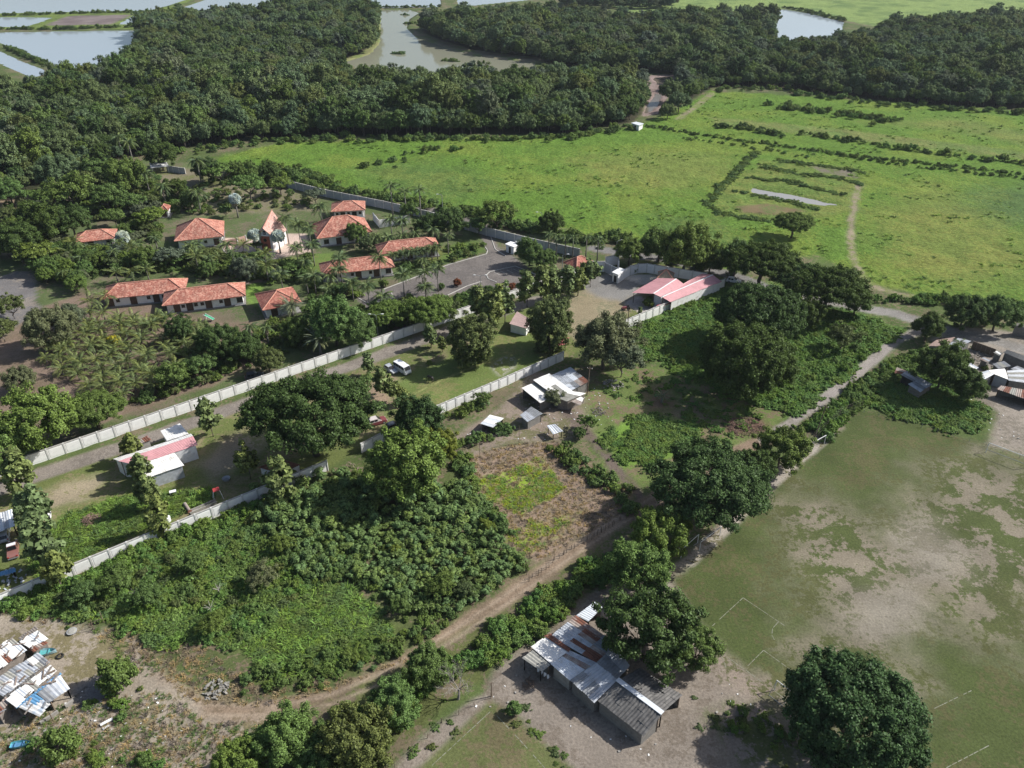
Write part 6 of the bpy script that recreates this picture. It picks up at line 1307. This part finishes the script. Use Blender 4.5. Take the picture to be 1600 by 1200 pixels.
fence('tall wire fence along the far corner of the football field', [(1268,694),(1310,655),(1345,640)], 3.0, 3.0, (.6, 1.4, 2.2, 2.9), .045, .02, mat=M_TIMBER)
fence('low rail fence along the far side of the football field', [(1350,645),(1440,668),(1540,698),(1620,724)], 3.0, 1.0, (.5, .95), .04, .02, mat=M_METAL)
fence('post and wire fence between the track trees and the small pitch', [(618,1200),(690,1130),(766,1090)], 2.6, 1.2, (.5, 1.0), .05, .06)
fence('low paling fence in front of the patched shed', [(700,712),(745,696),(795,676)], .8, .9, (.4, .8), .05, .08, 'paling_fence')
fence('thin metal railing beside the car park lawn', [(742,402),(800,423),(852,438)], 2.2, 1.3, (.5, 1.2), .035, .02, 'railing', M_METAL)
# chalk lines, laid 4 mm above the field
M_CHALK = plain('chalk', (.30,.30,.25), .95, .3, 2, dirt=(.12,.125,.055), dirtamt=1.1)
def chalk(px, w_=.11):
    m = MB()
    for a, b in zip(px[:-1], px[1:]):
        A_, B_ = P(*a), P(*b); d = B_ - A_; L = d.length; n = max(1, int(L / .9)); s = Vector((-d.y, d.x, 0)).normalized() * w_ / 2
        for i in range(n):
            if rnd.random() < .1: continue
            p, q = A_.lerp(B_, i / n), A_.lerp(B_, (i + rnd.uniform(.7, 1)) / n); z = Vector((0, 0, .012)); m.quad(p - s + z, q - s + z, q + s + z, p + s + z)
    tag(m.build('pitch_marking', M_CHALK), kind='structure')
for px in ([(1113,978),(1161,934),(1228,979)], [(1162,1047),(1193,1016),(1240,1050)], [(1128,1021),(1165,1047),(1212,1081),(1300,1150)], [(1216,972),(1207,982),(1206,992),(1210,1000)], [(675,1196),(767,1111)], [(776,1118),(812,1156),(862,1212)], [(1460,1107),(1520,1078)], [(1545,1165),(1478,1200)], [(1470,1108),(1486,1120)], [(1128,1025),(1135,1045)]): chalk(px)
# kerbs of the car park and the garden beds
M_KERB = plain('kerb_concrete', (.48,.46,.42), .9, .12, 2)
def kerb(px, w_=.22, h=.14):
    m = MB(); pts = [P(u, v) for u, v in px]
    for a, b in zip(pts[:-1], pts[1:]): m.box((a + b) / 2 + Vector((0, 0, h / 2 - .03)), ((b - a).length + .1, w_, h + .06), math.atan2((b - a).y, (b - a).x))
    tag(m.build('kerb', M_KERB), kind='structure')
kerb([(837,429),(820,422),(805,416),(782,421),(765,425),(760,430),(763,436),(776,441)]); kerb([(600,452),(650,433),(700,414),(760,397),(762,392),(756,383)]); kerb([(750,356),(765,365),(774,390),(790,400)]); kerb([(560,466),(572,473),(600,472),(614,466),(612,458)]); kerb([(345,386),(360,404),(395,408),(440,404)]); kerb([(690,466),(730,447),(752,440)])
for i in range(5): kerb([(772 + i * 10, 425 - i * 1.6), (782 + i * 10, 430 - i * 1.6)], .12, .02)
# green sports court
q = [(37,314),(58,313),(45,332),(26,333)]
m = MB(); m.quad(*[P(u, v) + Vector((0, 0, .06)) for u, v in q]); court = m.build('sports_court', M_GREENPL); tag(court, kind='structure')
m = MB()
for a, b in zip(q, q[1:] + q[:1]): m.bar(P(*a) + Vector((0, 0, .07)), P(*b) + Vector((0, 0, .07)), .25, .03)
tag(m.build('court_line', M_WPAINT), kind='structure')
# ---------------------------------------------------------------- boats, scrap and yard things
def boat(name, label, u, v, rz, L, W_, hull, inner, cat='boat'):
    p = P(u, v); e = empty(name, p, rz, label, cat); n = 10; m = MB()
    prof = [(i / n, W_ / 2 * (math.sin(math.pi * min(1, .25 + .75 * i / n)) ** .7 if i < n else .02)) for i in range(n + 1)]
    for s, w_ in prof: x = -L / 2 + L * s; w_ = max(w_, .03); m.v += [Vector((x, -w_, .62 + .2 * s * s)), Vector((x, -w_ * .6, .1)), Vector((x, w_ * .6, .1)), Vector((x, w_, .62 + .2 * s * s))]
    for i in range(n):
        a = 4 * i
        for j in range(3): m.f.append((a + j, a + j + 1, a + j + 5, a + j + 4))
    m.f.append((0, 3, 2, 1)); m.build('hull', hull, e)
    f = MB()
    for i in range(n): s0, w0 = prof[i]; s1, w1 = prof[i + 1]; f.quad((-L / 2 + L * s0, -max(w0, .03) * .78, .34), (-L / 2 + L * s1, -max(w1, .03) * .78, .34), (-L / 2 + L * s1, max(w1, .03) * .78, .34), (-L / 2 + L * s0, max(w0, .03) * .78, .34))
    f.build('floor', inner, e)
    for x in (-.25, .15): MB().box((x * L, 0, .55), (.2, W_ * .8, .05)).build('thwart', inner, e)
boat('fishing_boat', 'turquoise boat stored on the patched roof edge beside the shacks', 73, 1022, R(12), 2.9, 1.25, M_PALEBLUE, M_TURQ)
boat('fishing_boat', 'blue boat with tarpaulin lying in the bottom left corner', 34, 1166, R(10), 2.5, 1.0, M_TURQ, M_TARP)
boat('dinghy', 'small upturned white hull beside the teaks of the scrap yard', 64, 784, R(-55), 2.6, .8, M_WPAINT, M_WROOF)
boat('dinghy', 'white hull lying behind the first one in the scrap yard', 79, 806, R(-60), 2.2, .6, M_WPAINT, M_WROOF)
def heap(name, label, u, v, r_, h, mat, cat, n=60, stick=True, seed=0):
    p = P(u, v); e = empty(name, p, 0, label, cat); g_ = random.Random(seed); m = MB()
    for i in range(n):
        a = g_.uniform(0, 6.28); k = r_ * math.sqrt(g_.random()); z = h * (1 - (k / r_) ** 2) * g_.random(); c = Vector((math.cos(a) * k, math.sin(a) * k, z + .05)); d = Vector((g_.gauss(0, 1), g_.gauss(0, 1), g_.gauss(0, .35))).normalized() * (g_.uniform(.3, .7) if stick else g_.uniform(.12, .3))
        m.bar(c - d, c + d, .07 if stick else g_.uniform(.15, .4), .07 if stick else .12)
    m.build('pile', mat, e)
heap('brushwood_heap', 'brown heap of cut brushwood on the green yard', 143, 813, 1.7, .9, plain('cut_wood', (.24,.16,.12), .9, .3, 3), 'heap', 110)
heap('branch_heap', 'brown heap of cut branches in the clearing below the dark trees', 1165, 668, 4.2, .6, plain('dead_wood', (.17,.105,.08), .9, .3, 3), 'heap', 240, seed=2)
heap('rubble_heap', 'pale rubble and planks at the right of the tin roofed house', 957, 602, 2.6, .8, plain('rubble', (.34,.31,.28), .9, .3, 3), 'heap', 60, False, 3)
heap('stick_heap', 'grey poles stacked right of the small leafy tree', 935, 643, 1.6, .7, M_PLANK, 'heap', 40, seed=4)
heap('scrap_heap', 'white and blue scrap at the foot of the wall at the left edge', 14, 905, 2.6, 1.0, plain('scrap', (.45,.47,.50), .7, .35, 2, dirt=(.15,.2,.28)), 'heap', 50, False, 5)
heap('rubbish_heap', 'grey rubble tipped beside the bend of the track', 338, 1078, 1.8, .5, plain('grey_rubble', (.26,.245,.215), .9, .3, 3), 'heap', 60, False, 6)
heap('log_heap', 'thin logs lying under the yellow-green tree', 545, 735, 2.6, .4, plain('pale_log', (.30,.24,.18), .9, .2, 3), 'heap', 30, seed=7)
heap('firewood_heap', 'bundle of sticks beside the long tin house porch', 826, 1068, .9, .4, M_TIMBER, 'heap', 26, seed=8)
shack('scrap_yard_roof', 'grey sheet roof of the scrap yard at the left edge', 'shed', Z(0, 680, 4.286), [([(-60,540,2.6),(80,498,2.6),(98,605,2.4),(-40,660,2.4)], 4, 1, [M_GALV, M_BRIGHT], M_BLOCK, (1, 2))])
shack('tarpaulin_shelter', 'blue tarpaulin shelter beside the wall at the left edge', 'shelter', Z(0, 680, 4.286), [([(-60,930,1.8),(100,888,1.8),(104,915,1.6),(-60,960,1.6)], 2, 1, [M_TARP], M_PLANK, (0, 1, 2, 3))])
def thing_box(name, label, cat, u, v, rz, parts):
    p = P(u, v); e = empty(name, (p.x, p.y, gz(p.x, p.y)), rz, label, cat)
    for nm, mat, boxes in parts:
        for b in boxes: MB().box(b[0], b[1], 0).build(nm, mat, e)
    return e
thing_box('garden_table', 'small white table on the yard below the pink and white shed', 'table', 271, 772, R(25), [('table_top', M_WPAINT, [((0, 0, .72), (1.2, .8, .06))]), ('leg', M_METAL, [((x, y, .35), (.07, .07, .7)) for x in (-.5, .5) for y in (-.32, .32)])])
e_ = empty('play_swing', P(341, 779), R(30), 'red-topped play frame beside the wall below the shed', 'swing')
for s in (-1, 1):
    for t in (-1, 1): MB().tube([(s * .9, t * .7, -.1), (s * .5, 0, 2.2)], .05, 6).build('leg', M_WPAINT, e_)
MB().tube([(-.6, 0, 2.2), (.6, 0, 2.2)], .05, 6).build('crossbar', M_WPAINT, e_); loft([(-.6, .5, .1, 2.1, 2.6), (.6, .5, .1, 2.1, 2.6)]).build('canopy', M_RED, e_)
thing_box('concrete_trough', 'long pale trough against the inside of the wall below the shed', 'trough', 318, 794, R(40), [('side', M_CONC, [((0, .4, .3), (5.0, .12, .6)), ((0, -.4, .3), (5.0, .12, .6))]), ('base', M_CONC, [((0, 0, .1), (5.0, .7, .2))])])
e_ = empty('rusty_pipe', P(293, 795), R(-52), 'fat rusty pipe lying on the grass by the wall', 'pipe'); MB().tube([(-1.4, 0, .32), (1.4, 0, .32)], .32, 12).build('tube', M_RUST2, e_); MB().tube([(1.4, 0, .32), (1.48, 0, .32)], .38, 12).build('flange', M_RUST, e_)
e_ = empty('wash_tub', P(354, 750), 0, 'grey metal tub on the shaded yard', 'tub'); MB().tube([(0, 0, .02), (0, 0, .5)], [.6, .8], 14, False).build('side', M_GALV, e_); MB().tube([(0, 0, .03), (0, 0, .08)], .6, 14).build('bottom', M_GALVD, e_)
e_ = empty('water_tank', P(262, 814), 0, 'white plastic tank in the grass beside the teak row', 'tank'); MB().tube([(0, 0, 0), (0, 0, .9), (0, 0, 1.1)], [.6, .6, .35], 14).build('shell', M_WPAINT, e_); MB().tube([(0, 0, 1.1), (0, 0, 1.2)], .2, 10).build('lid', M_METAL, e_)
e_ = empty('play_slide', P(328, 501), R(-10), 'green and white slide on the soil in front of the long house', 'slide'); MB().box((0, 0, 1.0), (2.6, .9, .08), m=Matrix.Rotation(.45, 3, 'Y')).build('chute', M_GREENPL, e_)
for s in (-1, 1): MB().bar((-1.2, s * .5, 0), (-1.2, s * .5, 1.9), .1).build('post', M_WPAINT, e_); MB().bar((-1.2, s * .48, 1.75), (1.2, s * .48, .5), .06, .2).build('side_rail', M_WPAINT, e_)
thing_box('broken_bench', 'two white slabs lying in the rubbish-strewn grass at bottom left', 'bench', 168, 1132, R(38), [('slab', M_WPAINT, [((0, .3, .25), (1.6, .4, .12)), ((-.2, -.4, .1), (1.0, .35, .1))]), ('support', M_CONC, [((-.5, .3, .1), (.15, .35, .2)), ((.5, .3, .1), (.15, .35, .2))])])
e_ = empty('tyre_stake', P(94, 1026), 0, 'old tyre leaning on a stake beside the shacks', 'tyre'); MB().tube([(.45 * math.cos(a * .524), .45 * math.sin(a * .524), .12) for a in range(13)], .12, 8).build('tyre', M_TYRE, e_); MB().bar((.1, .1, 0), (-.1, .2, 1.2), .07).build('stake', M_TIMBER, e_)
e_ = empty('covered_basin', P(113, 988), R(20), 'shallow basin under white plastic near the shacks', 'basin'); MB().tube([(0, 0, 0), (0, 0, .3)], [.6, .75], 16).build('rim', M_GALV, e_); MB().tube([(0, 0, .3), (0, 0, .38)], [.66, .4], 16).build('cover', M_FIBREL, e_)
e_ = empty('pole_frame', P(146, 985), 0, 'broken wooden pole frame beside the thicket near the shacks', 'frame'); MB().tube([(0, 0, -.2), (.1, .1, 2.3)], .06, 6).build('upright', M_TIMBER, e_); MB().tube([(.9, 1.6, -.2), (.8, 1.7, 2.2)], .06, 6).build('upright', M_TIMBER, e_); MB().tube([(-.8, .2, .9), (1.2, 1.0, 1.6)], .05, 6).build('rail', M_TIMBER, e_)
e_ = empty('laundry_line', P(848, 1060), R(-40), 'bundles of white cloth hanging under the porch of the long tin house', 'laundry')
for s in (-1, 1): MB().tube([(s * 1.2, 0, 0), (s * 1.2, 0, 1.6)], .04, 6).build('post', M_TIMBER, e_)
for i in range(4): MB().tube([(-.9 + i * .6, 0, 1.5), (-.85 + i * .6, .1, 1.1), (-.9 + i * .6, 0, .8)], [.1, .26, .15], 8).build('cloth', M_WPAINT, e_)
for u, v, lb, s in ((330, 960, 'bleached dead branch standing in the scrub left of the grassy plot', 1.0), (213, 935, 'bleached dead branch in the thicket below the wall', .8), (345, 930, 'thin dead stem leaning above the scrub', .9)):
    p = P(u, v); e_ = empty('dead_branch', (p.x, p.y, .2), rnd.uniform(0, 6), lb, 'branch'); r_ = random.Random(u); m = MB()
    m.tube([(0, 0, -.3), (.1, .1, 1.2 * s), (.3, 0, 2.2 * s)], [.08, .06, .03], 5).build('stem', M_PLANK, e_); m = MB()
    for i in range(7): a = i * .9; m.tube([(.1, .1, 1.2 * s), (.1 + math.cos(a) * s, .1 + math.sin(a) * s, (1.7 + r_.random() * .6) * s)], [.05, .015], 4)
    m.build('twigs', plain('bleached_wood', (.42,.39,.34), .9), e_)
# litter
lm_ = MB().box((0, 0, .05), (.3, .2, .06), .3).mesh('scrap_of_litter', M_WPAINT); lm2 = MB().box((0, 0, .08), (.25, .35, .1), .8).mesh('scrap_of_litter', M_CONC)
lp = np.concatenate([fill([(0,1100),(120,1080),(250,1090),(300,1160),(200,1200),(0,1200)], 1.9, seed=111), fill([(860,1110),(1060,1170),(1200,1110),(1130,1060),(1060,1180),(950,1190)], 2.4, seed=112), fill([(700,690),(800,650),(840,600),(940,600),(960,660),(860,690)], 2.2, seed=113), fill([(690,1120),(770,1090),(830,1010),(860,1000),(800,1100)], 2.0, seed=114), fill([(1480,600),(1560,640),(1600,690),(1560,690)], 2.5, seed=115)])
scatter('litter', [lm_, lm2], [M_WPAINT, M_CONC], lp, .8, 'scattered white litter and stones on the bare yards', 'litter', seed=111)

# weeds and dry grass round the shacks
scatter('yard_weeds', gt, [M_LEAF['straw'], M_LEAF['canefield'], M_LEAF['rush'], M_LEAF['lavender']], np.concatenate([fill([(0,1140),(60,1110),(180,1090),(260,1080),(330,1130),(420,1130),(300,1210),(0,1210)], .85, seed=121), fill([(130,975),(200,990),(260,1050),(230,1060),(170,1010)], .8, seed=122), fill([(0,955),(100,950),(130,970),(60,975)], .8, seed=123)]), .45, 'weeds and dry grass round the shacks at bottom left', 'grass', seed=121)
bushes('yard_bushes', np.concatenate([fill([(0,1180),(120,1130),(180,1150),(120,1200)], 2.6, seed=124), line_pts([(130,1100),(190,1080),(200,1110)], 1.0, .8, 125), line_pts([(100,1180),(260,1195)], 1.2, .7, 126), line_pts([(1120,1120),(1200,1130),(1240,1170)], 1.3, 1.5, 129)]), .55, ['bright', 'mid', 'vine'], 'low bushes in the bare yards', 124)
# more roofs and clutter in the settlement at the right edge
shack('grey_lean_to', 'grey tin lean-to behind the white gabled house', 'shed', z2, [([(1140,590,2.3),(1260,560,2.3),(1330,610,2.2),(1200,640,2.2)], 3, 1, [M_GALVD, M_FIBREL], M_BLOCK)])
shack('flat_roofed_house', 'flat dusty roof with a parapet along the road at the right edge', 'house', z2, [([(1250,470,2.7),(1300,445,2.7),(1640,560,2.7),(1600,610,2.7)], 5, 1, [M_CONC, M_FIBREL], M_BLOCK)])
shack('white_scrap_roof', 'crumpled white sheets over a low shed beside the dark tree', 'shed', z2, [([(850,610,2.0),(910,580,2.0),(1000,630,1.9),(930,655,1.9)], 3, 1, [M_BRIGHT, M_WROOF], M_PLANK)])
shack('tan_roofed_shed', 'small tan shed at the corner of the brick house yard', 'shed', z2, [([(790,560,2.1),(830,535,2.1),(865,560,2.0),(830,590,2.0)], 2, 1, [M_RUST2, M_FIBREL], M_PLANK)])
heap('yard_rubble', 'rubble and boards in the yard of the half-built brick house', 1530, 560, 4.0, .7, plain('yard_rubble', (.30,.26,.22), .9, .3, 3), 'heap', 70, False, 9)
heap('plank_heap', 'loose planks leaning by the half-built brick house', 1476, 535, 2.2, .9, M_TIMBER, 'heap', 40, True, 10)

for i, (q, lb, mm_) in enumerate(((((1330,640),(1400,610),(1500,650),(1430,690)), 'grey tin roof between the white gabled house and the road', [M_GALVD, M_GALV]), (((1010,540),(1060,515),(1130,540),(1085,575)), 'small rusty roof beside the brown board fence', [M_RUST2, M_GALV]), (((1150,470),(1200,450),(1250,480),(1205,505)), 'pale little roof by the small palm', [M_FIBREL, M_WROOF]), (((930,700),(980,680),(1010,720),(960,745)), 'low white sheet shelter in front of the dark tree', [M_WROOF]))):
    shack('tin_shed', lb, 'shed', z2, [([(*p, 2.4 - .1 * k) for k, p in enumerate(q)], 3, 1, mm_, M_BLOCK)])
bushes('settlement_bushes', np.concatenate([line_pts([(1540,575),(1560,590)], .8, 1.2, 141), line_pts([(1500,545),(1520,560)], 1.2, 1.5, 142), line_pts([(1480,500),(1560,505),(1610,515)], 1.5, 1.5, 143)]), .8, ['mid', 'dark', 'bright'], 'bushes between the roofs of the right-hand settlement', 141)

mats_('yard_edge_weeds', np.concatenate([line_pts([(795,1100),(830,1140),(890,1195)], .7, .8, 151), line_pts([(1110,1110),(1200,1120),(1250,1180)], .6, 2.2, 152), line_pts([(700,1120),(640,1180)], 1.0, .8, 153)]), .4, ['bright', 'olive', 'mid'], 'low weeds on the edges of the house yard', 151)
# ---------------------------------------------------------------- haze: the air over the whole scene
hz = MB().box((0, 5900, 49.5), (18100, 12500, 104)).build('haze', None); tag(hz, kind='stuff', label='thin pale haze in the air over the whole landscape', cat='haze')
m, n, l = newmat('haze'); n.remove(n['Principled BSDF']); pv = n.new('ShaderNodeVolumePrincipled')
pv.inputs['Color'].default_value = (.80, .88, .98, 1); pv.inputs['Density'].default_value = .00006; pv.inputs['Anisotropy'].default_value = .2
l.new(pv.outputs[0], n['Material Output'].inputs['Volume']); hz.data.materials.append(m)
